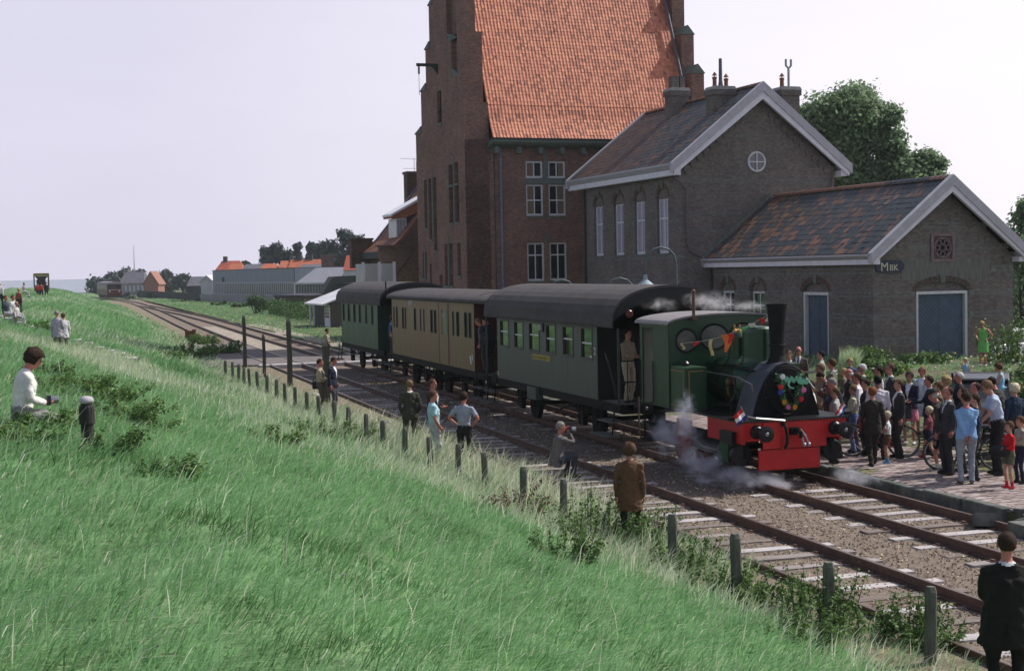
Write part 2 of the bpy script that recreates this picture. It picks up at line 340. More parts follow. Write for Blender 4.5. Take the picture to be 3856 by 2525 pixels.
# fish plates at the rail joints
# ballast stones
def octa(P, S, seed=0):
    n = len(P); r = np.random.default_rng(seed); base = np.array([[1, 0, 0], [0, 1, 0], [-1, 0, 0], [0, -1, 0], [0, 0, 1], [0, 0, -1]], float)
    j = base[None]*(1+r.uniform(-.35, .35, (n, 6, 1)))*S[:, None, None]*np.array([1, 1, .7])
    a = r.uniform(0, 6.28, n); c, s = np.cos(a), np.sin(a); x = j[..., 0]*c[:, None]-j[..., 1]*s[:, None]; y = j[..., 0]*s[:, None]+j[..., 1]*c[:, None]
    tl = r.uniform(-.5, .5, (n, 1)); z = j[..., 2]+x*tl
    V = np.stack([x, y, z], -1)+P[:, None, :]; F = np.array([[0, 1, 4], [1, 2, 4], [2, 3, 4], [3, 0, 4], [1, 0, 5], [2, 1, 5], [3, 2, 5], [0, 3, 5]])
    F = (F[None]+np.arange(n)[:, None, None]*6).reshape(-1, 3); return V.reshape(-1, 3), F
nS = 52000; yy = 8+52*RNG.random(nS)**1.7; xx = RNG.uniform(8.3, 15.0, nS)
keep = ~((np.abs(np.abs(xx-10.18)-.7525) < .06) | (np.abs(np.abs(xx-13.75)-.7525) < .06)); xx, yy = xx[keep], yy[keep]
sz = RNG.uniform(.008, .024, len(xx))*(1+.02*np.maximum(yy-15, 0)*.5); zz = -.158+sz*.2+0*xx
Vs, Fs = octa(np.stack([xx, yy, zz], -1), sz, 3)
M_STONE = mat('ballast_stone', (.2, .17, .14), rough=.85, var=.2, scale=20, tint=[(0, (.10, .075, .06)), (.3, (.19, .15, .12)), (.7, (.27, .215, .17)), (.9, (.42, .35, .25)), (1, (.75, .66, .45))])
tn = RNG.random(len(xx))**1.25; tn = np.repeat(tn, 8)
o = link('ballast_stones', mesh_np('ballast_stones', Vs, Fs, M_STONE, tint=tn)); tag(o, 'loose brown and cream ballast stones between the rails and sleepers', 'gravel', kind='stuff')
M_PALE = mat('pale_gravel', (.34, .29, .24), rough=.95, var=.5, scale=9, col2=(.22, .19, .17), bump=.8, bscale=30)
for x0_, x1_ in ((11.15, 12.8), (14.75, 16.6)): sheet('gravel_strip', np.linspace(x0_, x1_, 4), np.arange(69, 128, 3.), lambda x, y: -.145+.13*smooth01((x-15.2)/1.)+(vnoise(x, y, 1, 4)-.5)*.02+(y-95)*.0*x, M_PALE)
# level crossing
M_XING = mat('crossing_surface', (.13, .115, .115), rough=.9, var=.25, scale=3, col2=(.16, .14, .14), bump=.4)
M_WHITE_STONE = mat('pale_concrete', (.42, .41, .42), rough=.85, var=.2, scale=6, bump=.4)
c = thing('level_crossing', 'flush brown crossing surface laid over the near track beyond the tall posts', 'crossing')
for x0, x1 in ((6.6, 9.34), (9.5, 10.86), (11.02, 12.9), (13.07, 14.42), (14.6, 16.5)):
    MB().box(x0, x1, 68.3, 92 if x0 < 11 else 74, -.16, -.02).build('crossing_panel', M_XING, c)
MB().box(8.9, 9.36, 67.4, 68.2, -.15, .0).box(9.5, 10.86, 67.4, 68.2, -.15, .0).box(11.02, 12.92, 67.4, 68.2, -.15, 0).box(13.07, 14.42, 67.4, 68.2, -.15, 0).box(14.6, 20, 67.4, 68.2, -.15, 0).build('kerb_beam', M_WHITE_STONE, c)
# platform kerb stones
M_KERB = mat('kerb_stone', (.07, .08, .075), rough=.9, var=.35, scale=6, col2=(.13, .135, .125), bump=.8, bscale=18)
k = thing('platform_kerb', 'low weathered grey stone kerb along the platform beside the train', 'kerb')
y = 20.3; i = 0
while y < 60:
    L = random.uniform(.9, 1.25); mb = MB(); x0 = 14.98+random.uniform(-.02, .02)+max(0, 21.5-y)*.07
    dz = random.uniform(-.015, .02); mb.box(x0, x0+.2, y, y+L-.02, -.3, .07+dz)
    o = mb.build('kerb_block', M_KERB, k); mbv = o.modifiers.new('b', 'BEVEL'); mbv.width = .02; mbv.segments = 1
    y += L
for q in range(7):
    p = (14.85+random.uniform(-.4, .6), 19.6+random.uniform(-.7, .6)); mb = MB(); mb.obox((p[0], p[1], -.03), (random.uniform(.2, .4), random.uniform(.3, .6), .22), Matrix.Rotation(random.uniform(-.6, .6), 3, 'Z') @ Matrix.Rotation(random.uniform(-.3, .3), 3, 'X')); mb.build('broken_block', M_KERB, k)
# brick paving of the platform
M_PAVE = mat('platform_brick', (.2, .13, .12), rough=.9, var=.2, scale=9, tint=[(0, (.12, .13, .05)), (.3, (.17, .15, .09)), (.34, (.17, .125, .12)), (.7, (.27, .215, .21)), (1, (.37, .32, .315))], bump=.5, bscale=60)
def pavebox(mb, x0, x1, y0, y1, z, t):
    mb.tint = t; mb.box(x0, x1, y0, y1, z-.03, z)
pav = tag(bpy.data.objects.new('platform_paving', None), kind='structure'); COL.objects.link(pav)
small = []; rows = int((37-18.3)/.105)
for r in range(rows):
    y0 = 18.3+r*.105; x = 15.22-(r % 2)*.1
    while x < 20.4:
        if x > 15.15+max(0, 20.3-y0)*.3:
            nz = float(vnoise(x, y0, .9, 4))*.6+float(vnoise(x, y0, 3., 6))*.4; fade = (x-17.)/3.4
            if random.random() > max(0, fade-.1)*.9: small.append((x, y0, .045+random.uniform(-.006, .006), (random.uniform(.36, 1) if nz+fade*.28 < .62 else random.uniform(0, .3))))
        x += .208
small.sort(key=lambda q: q[1]+.6*abs(q[0]-17)); rest = MB(); pm = {}
for i, (x, y0, z, t) in enumerate(small):
    if i < 290:
        kk = round(t*9)
        if kk not in pm: q = MB(); q.tint = kk/9+.004; q.box(-.1, .1, -.049, .049, -.03, 0); pm[kk] = q.mesh('brick', M_PAVE)
        link('brick', pm[kk], pav, loc=(x+.1, y0+.049, z))
    else: pavebox(rest, x, x+.2, y0, y0+.098, z, t)
o = rest.build('paving_bricks', M_PAVE, pav); o['kind'] = 'stuff'
# ================================================================ STATION (local frame: x across, y away from the camera)
K0 = Vector((29.36, 47.31, 0)); SR = R_(2.5)
SU = Vector((-math.sin(SR), math.cos(SR), 0)); SV = Vector((math.cos(SR), math.sin(SR), 0))
def sloc(w_): d = w_-K0; return Vector((d.dot(SV), d.dot(SU), w_.z))
def stV(px, py, v): d = ray(px, py); return sloc(CO+d*(((K0-CO).dot(SV)+v)/d.dot(SV)))
def stU(px, py, u): d = ray(px, py); return sloc(CO+d*(((K0-CO).dot(SU)+u)/d.dot(SU)))
B_ST = brick_mat('station_brick', (.14, .125, .112), (.19, .165, .148), (.12, .118, .11))
B_TW = brick_mat('tower_brick', (.17, .10, .08), (.24, .15, .12), (.15, .12, .105), orange=(.30, .12, .06))
B_DK = brick_mat('dark_brick', (.09, .065, .052), (.13, .09, .07), (.10, .085, .07), orange=(.2, .09, .05))
B_BAND = mat('pale_band_brick', (.15, .165, .155), rough=.9, var=.4, scale=5)
M_WHITE = mat('white_paint', (.66, .66, .72), rough=.6, var=.1, scale=3)
M_WHITE2 = mat('grey_white_paint', (.40, .40, .44), rough=.6, var=.12, scale=3)
M_FRAME = mat('window_frame_paint', (.55, .57, .58), rough=.5, var=.12, scale=5)
M_GLASS = glass_mat('dark_window_glass', (.015, .018, .022))
M_CURT_SKY = mat('curtain_sky_pane', (.30, .30, .38), rough=.25, var=.3, scale=6, stretch=(1, 8, .4), spec=.5)  # net curtains, with a lavender sky reflection put into the pane colour
M_DRAPE = mat('brown_curtain', (.16, .12, .08), rough=.8, var=.4, scale=8, stretch=(8, 8, .3))
M_DOOR = mat('blue_door_paint', (.065, .10, .145), rough=.6, var=.2, scale=3)
M_STONE_T = mat('green_grey_stone', (.12, .145, .13), rough=.9, var=.25, scale=5)
M_PINK = mat('pink_grey_stone', (.2, .14, .15), rough=.8, var=.2)
M_LEAD = mat('lead_pipe', (.10, .10, .13), rough=.5, var=.3, scale=5, metal=.3)
M_PIPE_BL = mat('blue_grey_downpipe', (.13, .16, .22), rough=.5, var=.3, scale=5)
M_PIPE_PK = mat('mauve_downpipe', (.13, .10, .115), rough=.6, var=.2)
M_DARKWOOD = mat('dark_trim', (.03, .04, .038), rough=.7, var=.3)
M_POT = mat('clay_chimney_pot', (.20, .08, .05), rough=.8, var=.3)
M_TILE_T = mat('orange_pantile', (.5, .2, .12), rough=.7, var=.2, scale=6, spec=.35, tint=[(0, (.12, .05, .035)), (.12, (.28, .10, .065)), (.5, (.49, .175, .105)), (.85, (.58, .24, .14)), (1, (.66, .36, .22))])
M_TILE_S = mat('glazed_pantile', (.06, .07, .09), rough=.38, var=.2, scale=6, spec=.5, tint=[(0, (.03, .035, .042)), (.45, (.055, .065, .07)), (.55, (.075, .07, .068)), (.62, (.09, .06, .045)), (.8, (.15, .08, .052)), (1, (.22, .115, .075))])
M_DECK = mat('roof_batten', (.035, .025, .022), rough=.9)
def wall_grid(mb, f, a0, a1, z0, z1, ops, depth=.16):
    A = sorted({a0, a1, *[o[0] for o in ops], *[o[1] for o in ops]}); Z = sorted({z0, z1, *[o[2] for o in ops], *[o[3] for o in ops]})
    A = [a for a in A if a0 <= a <= a1]; Z = [z for z in Z if z0 <= z <= z1]
    for i in range(len(A)-1):
        for j in range(len(Z)-1):
            ca, cz = (A[i]+A[i+1])/2, (Z[j]+Z[j+1])/2
            if any(o[0] < ca < o[1] and o[2] < cz < o[3] for o in ops): continue
            mb.quad(f(A[i], Z[j], 0), f(A[i+1], Z[j], 0), f(A[i+1], Z[j+1], 0), f(A[i], Z[j+1], 0))
    for o in ops:
        a, b, c_, d = o[:4]; D = o[4] if len(o) > 4 else depth
        mb.quad(f(a, c_, 0), f(a, d, 0), f(a, d, D), f(a, c_, D)); mb.quad(f(b, c_, 0), f(b, c_, D), f(b, d, D), f(b, d, 0))
        mb.quad(f(a, d, 0), f(b, d, 0), f(b, d, D), f(a, d, D)); mb.quad(f(a, c_, 0), f(a, c_, D), f(b, c_, D), f(b, c_, 0))
        mb.quad(f(a, c_, D), f(b, c_, D), f(b, d, D), f(a, d, D))
def fbox(mb, f, a0, a1, z0, z1, d0, d1):
    mb.prism([(a0, z0), (a1, z0), (a1, z1), (a0, z1)], lambda u, v, a: f(u, v, a), d0, d1)
def arch_parts(mb, f, a0, a1, zs, zt, d_in):
    """segment arch between spring zs and crown zt: spandrels flush with the wall, tympanum set back"""
    n = 8; am = (a0+a1)/2; hw = (a1-a0)/2; pts = [(am-hw*math.cos(math.pi*k/n), zs+(zt-zs)*math.sin(math.pi*k/n)) for k in range(n+1)]
    for k in range(n):
        p, q = pts[k], pts[k+1]
        mb.quad(f(p[0], zt, .001), f(q[0], zt, .001), f(q[0], q[1], .001), f(p[0], p[1], .001))
        mb.quad(f(p[0], p[1], .001), f(q[0], q[1], .001), f(q[0], q[1], d_in), f(p[0], p[1], d_in))
def window(parent, f, a0, a1, z0, z1, d, cols=2, rows=2, fr=.07, glass=None, curtain=None, transom=None, name='window', sill=True, framem=None):
    mb = MB(); fm = framem or M_FRAME
    fbox(mb, f, a0, a0+fr, z0, z1, d-.05, d-.004); fbox(mb, f, a1-fr, a1, z0, z1, d-.05, d-.004); fbox(mb, f, a0+fr, a1-fr, z1-fr, z1, d-.05, d-.004); fbox(mb, f, a0+fr, a1-fr, z0, z0+fr*1.3, d-.06, d-.004)
    wf = mb.build(name, fm, parent)
    tz = transom if transom else None; b = MB()
    for k in range(1, cols): x = a0+(a1-a0)*k/cols; fbox(b, f, x-fr*.35, x+fr*.35, z0+fr, z1-fr, d-.042, d-.008)
    zz = [tz] if tz else [z0+(z1-z0)*k/rows for k in range(1, rows)]
    for z in zz: fbox(b, f, a0+fr, a1-fr, z-fr*.4, z+fr*.4, d-.047, d-.01)
    if b.v: b.build('glazing_bar', fm, wf)
    g = MB(); g.quad(f(a0+fr, z0+fr, d-.006), f(a1-fr, z0+fr, d-.006), f(a1-fr, z1-fr, d-.006), f(a0+fr, z1-fr, d-.006)); g.build('pane', glass or M_GLASS, wf)
    if curtain is not None:
        for s0, s1 in curtain: c = MB(); fbox(c, f, a0+fr+(a1-a0-2*fr)*s0, a0+fr+(a1-a0-2*fr)*s1, z0+fr, z1-fr, d-.0095, d-.0075); c.build('curtain', M_DRAPE, wf)
    if sill: s = MB(); fbox(s, f, a0-.06, a1+.06, z0-.09, z0, -.05, d-.02); s.build('sill', M_STONE_T, wf)
    return wf
def plank_leaf(parent, f, a0, a1, z0, z1, d, up, m):
    """door leaf of diagonal boards, each board a piece"""
    leaf = MB(); fbox(leaf, f, a0, a1, z0, z1, d, d+.03); L = leaf.build('door_leaf', m, parent)
    wd = .125; s = 1 if up else -1
    def clip(poly, n, c):
        o = []
        for i in range(len(poly)):
            p, q = poly[i], poly[(i+1) % len(poly)]; dp, dq = p[0]*n[0]+p[1]*n[1]-c, q[0]*n[0]+q[1]*n[1]-c
            if dp >= 0: o.append(p)
            if dp*dq < 0: t = dp/(dp-dq); o.append((p[0]+(q[0]-p[0])*t, p[1]+(q[1]-p[1])*t))
        return o
    nx, nz = -s*math.sin(math.pi/4), math.cos(math.pi/4); cs = [a*nx+z*nz for a in (a0, a1) for z in (z0, z1)]; c = min(cs)
    while c < max(cs):
        poly = clip(clip([(a0+.02, z0+.02), (a1-.02, z0+.02), (a1-.02, z1-.02), (a0+.02, z1-.02)], (nx, nz), c+.009), (-nx, -nz), -(c+wd-.009))
        if len(poly) >= 3: b = MB(); b.prism(poly, lambda u, v, a: f(u, v, a), d-.022, d-.001); b.build('board', m, L)
        c += wd
    return L
def tile_mesh(tint, m, wd, ln):
    mb = MB(); mb.tint = tint; xs = [0, .24, .48, .74, 1.02]; hz = [.006, .026, .014, 0, .006]; t = .018; k = wd/.2
    for y, lift in ((-.02, .009), (ln, .0)):
        for x, h in zip(xs, hz): mb.v.append((x*wd, y, h*k+lift))
    for x, h in zip(xs, hz): mb.v.append((x*wd, -.02, h*k+.009-t))
    for i in range(4): mb.face((i, i+1, i+6, i+5)); mb.face((10+i, 11+i, i+1, i))
    mb.smooth = False; return mb
def tile_roof(parent, P0, e, s, cols, rows, wd, ln, m, tintf, nm='pantile', cam_local=None, nobj=300, skip=None):
    """P0 lower corner; e along the eave, s up the slope (unit); tiles near the viewer are objects, the rest one part"""
    e = Vector(e).normalized(); s = Vector(s).normalized(); n = e.cross(s)
    B = tile_mesh(.5, m, wd, ln); bv = np.array(B.v); bf = np.array(B.f); cells = []
    for r in range(rows):
        for c in range(cols):
            if skip and skip(c, r): continue
            p = Vector(P0)+e*(c*wd)+s*(r*ln); cells.append((p, c, r, tintf(c, r)))
    cells.sort(key=lambda q: (q[0]-cam_local).length); pm = {}
    for p, c, r, t in cells[:nobj]:
        kk = round(max(0, min(1, t))*9)
        if kk not in pm: pm[kk] = tile_mesh(kk/9+.003, m, wd, ln).mesh(nm, m)
        o = link(nm, pm[kk], parent); mt = Matrix.Identity(4); n2 = (n+e*random.uniform(-.05, .05)+s*random.uniform(-.04, .04)).normalized(); e2 = s.cross(n2).normalized(); s2 = n2.cross(e2)
        for i in range(3): mt[i][0], mt[i][1], mt[i][2], mt[i][3] = e2[i], s2[i], n2[i], p[i]
        o.matrix_local = mt
    rest = cells[nobj:]
    if rest:
        P = np.array([tuple(q[0]) for q in rest]); N = len(P); jt = RNG.uniform(-.03, .03, (N, 1, 1)); js = RNG.uniform(-.012, .012, (N, 1, 1))
        E_, S_, N_ = np.array(e), np.array(s), np.array(n); x, y, z = bv[:, 0], bv[:, 1], bv[:, 2]
        loc = x[None, :, None]*E_+(y[None, :, None]+js*.3)*S_+(z[None, :, None]+jt*x[None, :, None]+abs(js)*.4)*N_
        V = (loc+P[:, None, :]).reshape(-1, 3); F = (bf[None]+np.arange(N)[:, None, None]*len(bv)).reshape(-1, 4)
        tn = np.repeat([max(0, min(1, q[3])) for q in rest], len(bf))
        o = link(nm+'_field', mesh_np(nm+'_field', V, F, m, tint=tn), parent); o['kind'] = 'stuff'
def ridge_tiles(parent, p, q, m, tintf, r=.13, ln=.36):
    p, q = Vector(p), Vector(q); d = (q-p); n = int(d.length/ln); d.normalize(); pm = {}
    for i in range(n):
        kk = round(tintf(i)*9)
        if kk not in pm:
            b = MB(); b.tint = kk/9+.003; b.rings([[Vector((math.cos(math.pi*k/6)*r*(1+.12*(1-j)), j*ln*1.04, math.sin(math.pi*k/6)*r*(1+.12*(1-j)))) for k in range(7)] for j in (0, 1)], cap=True); pm[kk] = b.mesh('ridge_tile', m)
        o = link('ridge_tile', pm[kk], parent); o.location = p+d*(i*ln); o.rotation_euler = (random.uniform(-.01, .01), 0, math.atan2(-d.x, d.y))
CAML = sloc(CO)
fx = lambda v0: (lambda a, z, d: (v0+d, a, z))        # long wall facing the tracks (a = y)
fy = lambda u0: (lambda a, z, d: (a, u0+d, z))        # gable facing the viewer (a = x)
st = thing('station_building', 'dark brick railway station with white gutters, tall block with a lower goods wing in front', 'station', K0, SR)
# --- lower wing
C_L, HW = 3.3, 3.25; LV0, LV1 = C_L-HW, C_L+HW; zr = 7.42; ze = 4.62
low = MB()
ops_side = [(3.07, 4.98, .3, 3.12, .26), (8.04, 9.26, 1.35, 3.12, .2), (10.74, 11.93, 1.35, 3.12, .2)]
fL = fx(LV0); arch_ops = [(a, b, z0, z1+.42, D) for a, b, z0, z1, D in ops_side]
wall_grid(low, fL, 0, 13, -.1, 4.45, arch_ops)
for a, b, z0, z1, D in ops_side: arch_parts(low, fL, a, b, z1+.02, z1+.42, D-.02); low.quad(fL(a, z1, D-.1), fL(b, z1, D-.1), fL(b, z1+.42, D-.1), fL(a, z1+.42, D-.1))
fG = fy(0); dz0, dz1 = .42, 3.12; D0, D1 = 2.0, 4.4
wall_grid(low, fG, LV0, LV1, -.1, 4.45, [(D0, D1, dz0, dz1+.38, .25)])
arch_parts(low, fG, D0, D1, dz1+.02, dz1+.38, .23); low.quad(fG(D0, dz1, .15), fG(D1, dz1, .15), fG(D1, dz1+.38, .15), fG(D0, dz1+.38, .15))
low.quad(fG(LV0, 4.45, 0), fG(LV1, 4.45, 0), fG(C_L, 4.45+HW*(zr-ze)/(HW+.3)+.1, 0))
low.quad((LV1, 0, -.1), (LV1, 13, -.1), (LV1, 13, 4.45), (LV1, 0, 4.45))
W1 = low.build('wall', B_ST, st)
def bands(f, zs, segs, parent, dz=.16, h=.05):
    for z in zs:
        b = MB()
        for a0, a1 in segs(z):
            for q in (-dz/2, dz/2): fbox(b, f, a0, a1, z+q-h/2, z+q+h/2, -.007, .02)
            if a1-a0 > .5:
                for e0 in (a0, a1-.22): fbox(b, f, e0, e0+.22, z-dz/2+h/2, z+dz/2-h/2, -.006, .02)
        b.build('brick_band', B_BAND, parent)
def seg_side(z):
    s = [(0.02, 3.02), (5.03, 8.0), (9.3, 10.7), (11.97, 12.95)] if z > 1.4 and z < 3.3 else [(0.02, 3.02), (5.03, 12.95)] if z < 3.3 else [(.02, 12.95)]
    return s
bands(fL, [1.28, 2.19, 3.05, 3.95], seg_side, W1)
def seg_g(z):
    if z < 3.3: return [(LV0+.01, 1.92), (4.48, LV1-.01)]
    if z < 4.4: return [(LV0+.01, 1.2), (5.5, LV1-.01)]
    hw = (zr-z)/(zr-ze)*(HW+.3)-.25
    return [(C_L-hw, 2.6), (3.82, C_L+hw)] if 4.2 < z < 5.4 else [(C_L-hw, C_L+hw)]
bands(fG, [1.28, 2.19, 3.05, 3.95, 4.83, 5.66], seg_g, W1)
b = MB(); fbox(b, fG, 1.31, 5.39, 3.55, 4.37, -.012, .02); b.build('painted_panel', mat('faded_panel', (.14, .145, .13), rough=.9, var=.35, scale=3, stretch=(6, 1, .5)), W1)
for f, am, z in ((fG, 3.2, dz1+.38), (fL, 4.02, 3.54), (fL, 8.65, 3.54), (fL, 11.33, 3.54)):
    b = MB(); b.prism([(am-.1, z-.06), (am+.1, z-.06), (am+.14, z+.28), (am-.14, z+.28)], lambda u, v, a: f(u, v, a), -.04, .02); b.build('keystone', M_STONE_T, W1)
b = MB(); fbox(b, fG, LV0, 1.9, -.1, .5, -.03, .02); fbox(b, fG, 4.5, LV1, -.1, .5, -.03, .02); fbox(b, fL, 0, 3., -.1, .5, -.03, .02); fbox(b, fL, 5.05, 13, -.1, .5, -.03, .02); b.build('plinth', mat('rendered_plinth', (.11, .13, .13), rough=.9, var=.25), W1)
for f, am, hw_, zs, rr in ((fG, 3.2, 1.2, dz1, .38), (fL, 4.02, .95, 3.12, .42), (fL, 8.65, .61, 3.12, .42), (fL, 11.33, .6, 3.12, .42)):
    n = 18  # brick arch ring laid on edge
    b = MB()
    for k in range(n):
        a_, b_ = math.pi*(k+.08)/n, math.pi*(k+.92)/n
        P = [(am-(hw_+o)*math.cos(t), zs+.02+(rr+o)*math.sin(t)) for o, t in ((.01, a_), (.01, b_), (.2, b_), (.2, a_))]
        b.prism(P, lambda u, v, a: f(u, v, a), -.012, .02)
    b.build('arch_bricks', B_DK, W1)
# doors
def big_door(parent, f, a0, a1, z0, z1, D, fr):
    d = MB(); fbox(d, f, a0, a0+fr, z0, z1, .03, D-.005); fbox(d, f, a1-fr, a1, z0, z1, .03, D-.005); fbox(d, f, a0+fr, a1-fr, z1-fr, z1, .03, D-.005)
    dr = d.build('door', M_FRAME, parent); m_ = (a0+a1)/2
    L1 = plank_leaf(dr, f, a0+fr+.01, m_-.015, z0+.02, z1-fr-.01, D-.06, False, M_DOOR); L2 = plank_leaf(dr, f, m_+.015, a1-fr-.01, z0+.02, z1-fr-.01, D-.06, True, M_DOOR)
    s = MB(); fbox(s, f, m_-.035, m_+.035, z0+.02, z1-fr-.01, D-.1, D-.04); s.build('meeting_strip', M_DOOR, dr)
    return dr
big_door(st, fG, D0, D1, dz0, dz1, .25, .11); big_door(st, fL, 3.07, 4.98, .3, 3.12, .26, .12)
for a, b_ in ((8.04, 9.26), (10.74, 11.93)): window(st, fL, a, b_, 1.35, 3.12, .17, cols=2, rows=2, fr=.09, transom=2.5)
# rose ventilation window
rw = MB()
for q in ((2.66, 2.78, 4.25, 5.34), (3.64, 3.76, 4.25, 5.34), (2.78, 3.64, 4.25, 4.35), (2.78, 3.64, 5.24, 5.34)): fbox(rw, fG, *q, -.06, .02)
rw = rw.build('rose_window', M_PINK, st); c0 = (3.21, 4.795)
b = MB(); fbox(b, fG, 2.78, 3.64, 4.35, 5.24, -.008, .01); b.build('back_panel', B_DK, rw)
b = MB(); b.lathe([(.36, 0), (.36, .005)], (c0[0], -.016, c0[1]), 24, 'y'); b.build('opening', mat('dark_void', (.01, .01, .012), rough=.9), rw)
b = MB()
for r_, n_, rad in ((.385, 24, .03),):
    b.tube([(c0[0]+r_*math.cos(6.2832*k/n_), -.03, c0[1]+r_*math.sin(6.2832*k/n_)) for k in range(n_+1)], rad, 6)
for k in range(8):
    a = 6.2832*k/8; cx, cz = c0[0]+.245*math.cos(a), c0[1]+.245*math.sin(a)
    b.tube([(cx+.095*math.cos(6.2832*j/10), -.03, cz+.095*math.sin(6.2832*j/10)) for j in range(11)], .02, 5)
b.tube([(c0[0]+.14*math.cos(6.2832*j/4), -.03, c0[1]+.14*math.sin(6.2832*j/4)) for j in range(5)], .02, 5); b.build('tracery', M_PINK, rw)
# --- roof of the lower wing
def gable_roof(parent, C, hw, v_over, u0, u1, ze, zr, tile_m, tint_f, wd, ln, band_h, barge=.36, left_end=False, skip=None):
    H = hw+v_over; sl = Vector((H, 0, zr-ze)); L = sl.length; sl.normalize(); rf = MB(); th = .12
    for s in (-1, 1):
        a = Vector((C+s*H, u0, ze)); b_ = Vector((C+s*H, u1, ze)); c_ = Vector((C, u1, zr)); d = Vector((C, u0, zr)); dn = Vector((0, 0, -th))
        for q in ((a, b_, c_, d), (a+dn, d+dn, c_+dn, b_+dn), (a, a+dn, b_+dn, b_), (a, d, d+dn, a+dn), (b_, b_+dn, c_+dn, c_)): rf.quad(*q)
    roof = rf.build('roof', M_DECK, parent); cols = int((u1-u0)/wd); rows = int((L-.02)/ln)
    tile_roof(roof, (C-H, u1-.02, ze+.015), (0, -1, 0), sl, cols, rows, (u1-u0-.04)/cols, (L-.02)/rows, tile_m, tint_f, cam_local=CAML, skip=skip)
    tile_roof(roof, (C+H, u0+.02, ze+.015), (0, 1, 0), (-sl.x, 0, sl.z), cols, rows, (u1-u0-.04)/cols, (L-.02)/rows, tile_m, tint_f, cam_local=CAML, nobj=0)
    ridge_tiles(roof, (C, u0+.1, zr+.03), (C, u1, zr+.03), tile_m, lambda i: 1.0 if vnoise(i, 3, .21, 9) > .38 else .35)
    # white boxed gutter along the eave: grey sloping lining above, white face below
    for s in (-1, 1):
        x = C+s*H; g_ = MB(); X = lambda q: x-s*q
        g_.prism([(X(-.22), ze-.02), (X(-.22), ze-.10), (X(-.05), ze-band_h*.52), (X(.16), ze-band_h*.52), (X(.16), ze-.02)], lambda u, v, a: (u, a, v), u0-.02, u1+.05)
        gu = g_.build('gutter', M_WHITE2, roof); h_ = MB()
        h_.prism([(X(-.03), ze-band_h*.54), (X(-.03), ze-band_h), (X(.34), ze-band_h), (X(.34), ze-band_h*.54)], lambda u, v, a: (u, a, v), u0-.02, u1+.05); h_.build('fascia', M_WHITE, gu)
    # barge boards with a lower white strip and an upper grey cap
    for (uu, nm) in ((u0-.12, 'front'), (u1+.02, 'rear')):
        for s in (-1, 1):
            x = C+s*(H+.05); 
            def P(t, dz): return (x+(C-x)*t, ze+(zr-ze)*t+dz)
            lo = MB(); lo.prism([P(0, -band_h), P(1, -barge-.14), P(1, -barge*.38-.1), P(0, -barge*.38-.16)], lambda u, v, a: (u, a, v), uu-.03, uu+.12)
            B1 = lo.build('barge_board', M_WHITE, roof); hi = MB()
            hi.prism([P(-.03, -barge*.38-.16), P(1, -barge*.38-.1), P(1, .17), P(-.03, .10)], lambda u, v, a: (u, a, v), uu-.09, uu+.16); hi.build('verge_cap', M_WHITE2, B1)
    return roof
def tint_low(c, r):
    s = float(vnoise(c*.9+r*.9, r*.3, .5, 3)); q = random.random(); p = .14+.34*(s > .5)
    return (.68+.32*random.random() if q < p else random.uniform(.15, .58))
def tint_up(c, r):
    s = float(vnoise(c*.9+r*.9, r*.3, .55, 5)); q = random.random(); p = .05+.2*(s > .5)
    return (.6+.2*random.random() if q < p else random.uniform(0, .6))
gable_roof(st, C_L, HW, .3, -.4, 13, ze, zr, M_TILE_S, tint_low, .21, .33, .42)
# brick corbels below the barge boards
def corbels(f, C, H, ze, zr, n, parent, d=.07):
    for s in (-1, 1):
        for k in range(n):
            t = .1+.8*k/n; x = C+s*H*(1-t); z = ze+(zr-ze)*t-.62; b = MB(); fbox(b, f, x-.17, x+.17, z, z+.26, -d, .02); fbox(b, f, x-.10, x+.10, z-.12, z-.001, -d*.6, .02); b.build('corbel', B_ST, parent)
# --- tall block
C_U, HU = 2.65, 4.15; UV0, UV1 = C_U-HU, C_U+HU; zeU, zrU = 9.0, 12.62
fU = fx(UV0); up = MB(); wins = [(14.15, 15.32), (16.68, 17.84), (19.14, 20.3), (21.68, 22.82)]
lowwins = [(14.1, 15.3), (16.6, 17.8), (19.1, 20.3), (21.7, 22.9)]
wall_grid(up, fU, 13, 24.3, -.1, 8.85, [(a, b_, 4.9, 8.0, .2) for a, b_ in wins]+[(a, b_, .9, 3.3, .2) for a, b_ in lowwins])
for a, b_ in wins: arch_parts(up, fU, a, b_, 7.5, 8.0, .18); up.quad(fU(a, 7.45, .1), fU(b_, 7.45, .1), fU(b_, 8.0, .1), fU(a, 8.0, .1))
fUG = fy(13); wall_grid(up, fUG, UV0, UV1, -.1, 8.85, [])
up.quad(fUG(UV0, 8.85, 0), fUG(UV1, 8.85, 0), fUG(C_U, 12.35, 0))
up.quad((UV1, 13, -.1), (UV1, 24.3, -.1), (UV1, 24.3, 8.85), (UV1, 13, 8.85)); up.quad((UV0, 24.3, -.1), (UV1, 24.3, -.1), (UV1, 24.3, 8.85), (UV0, 24.3, 8.85)); up.quad((UV0, 24.3, 8.85), (UV1, 24.3, 8.85), (C_U, 24.3, 12.35))
W2 = up.build('wall', B_ST, st)
bands(fU, [3.6, 4.72], lambda z: [(13.02, 24.28)], W2, dz=.1, h=.04); bands(fU, [6.4], lambda z: [(13.02, 14.1), (15.37, 16.63), (17.9, 19.1), (20.35, 21.63), (22.87, 24.28)], W2, dz=.1, h=.035)
bands(fUG, [4.72, 5.9, 6.7, 8.2, 10.3], lambda z: [(UV0+.01, UV1-.01)] if z < 8.8 else [(C_U-1.2, C_U+1.2)], W2, dz=.1, h=.035)
corbels(fUG, C_U, HU, 8.9, 12.4, 10, W2); corbels(fG, C_L, HW, 4.55, 7.3, 3, W1, .05)
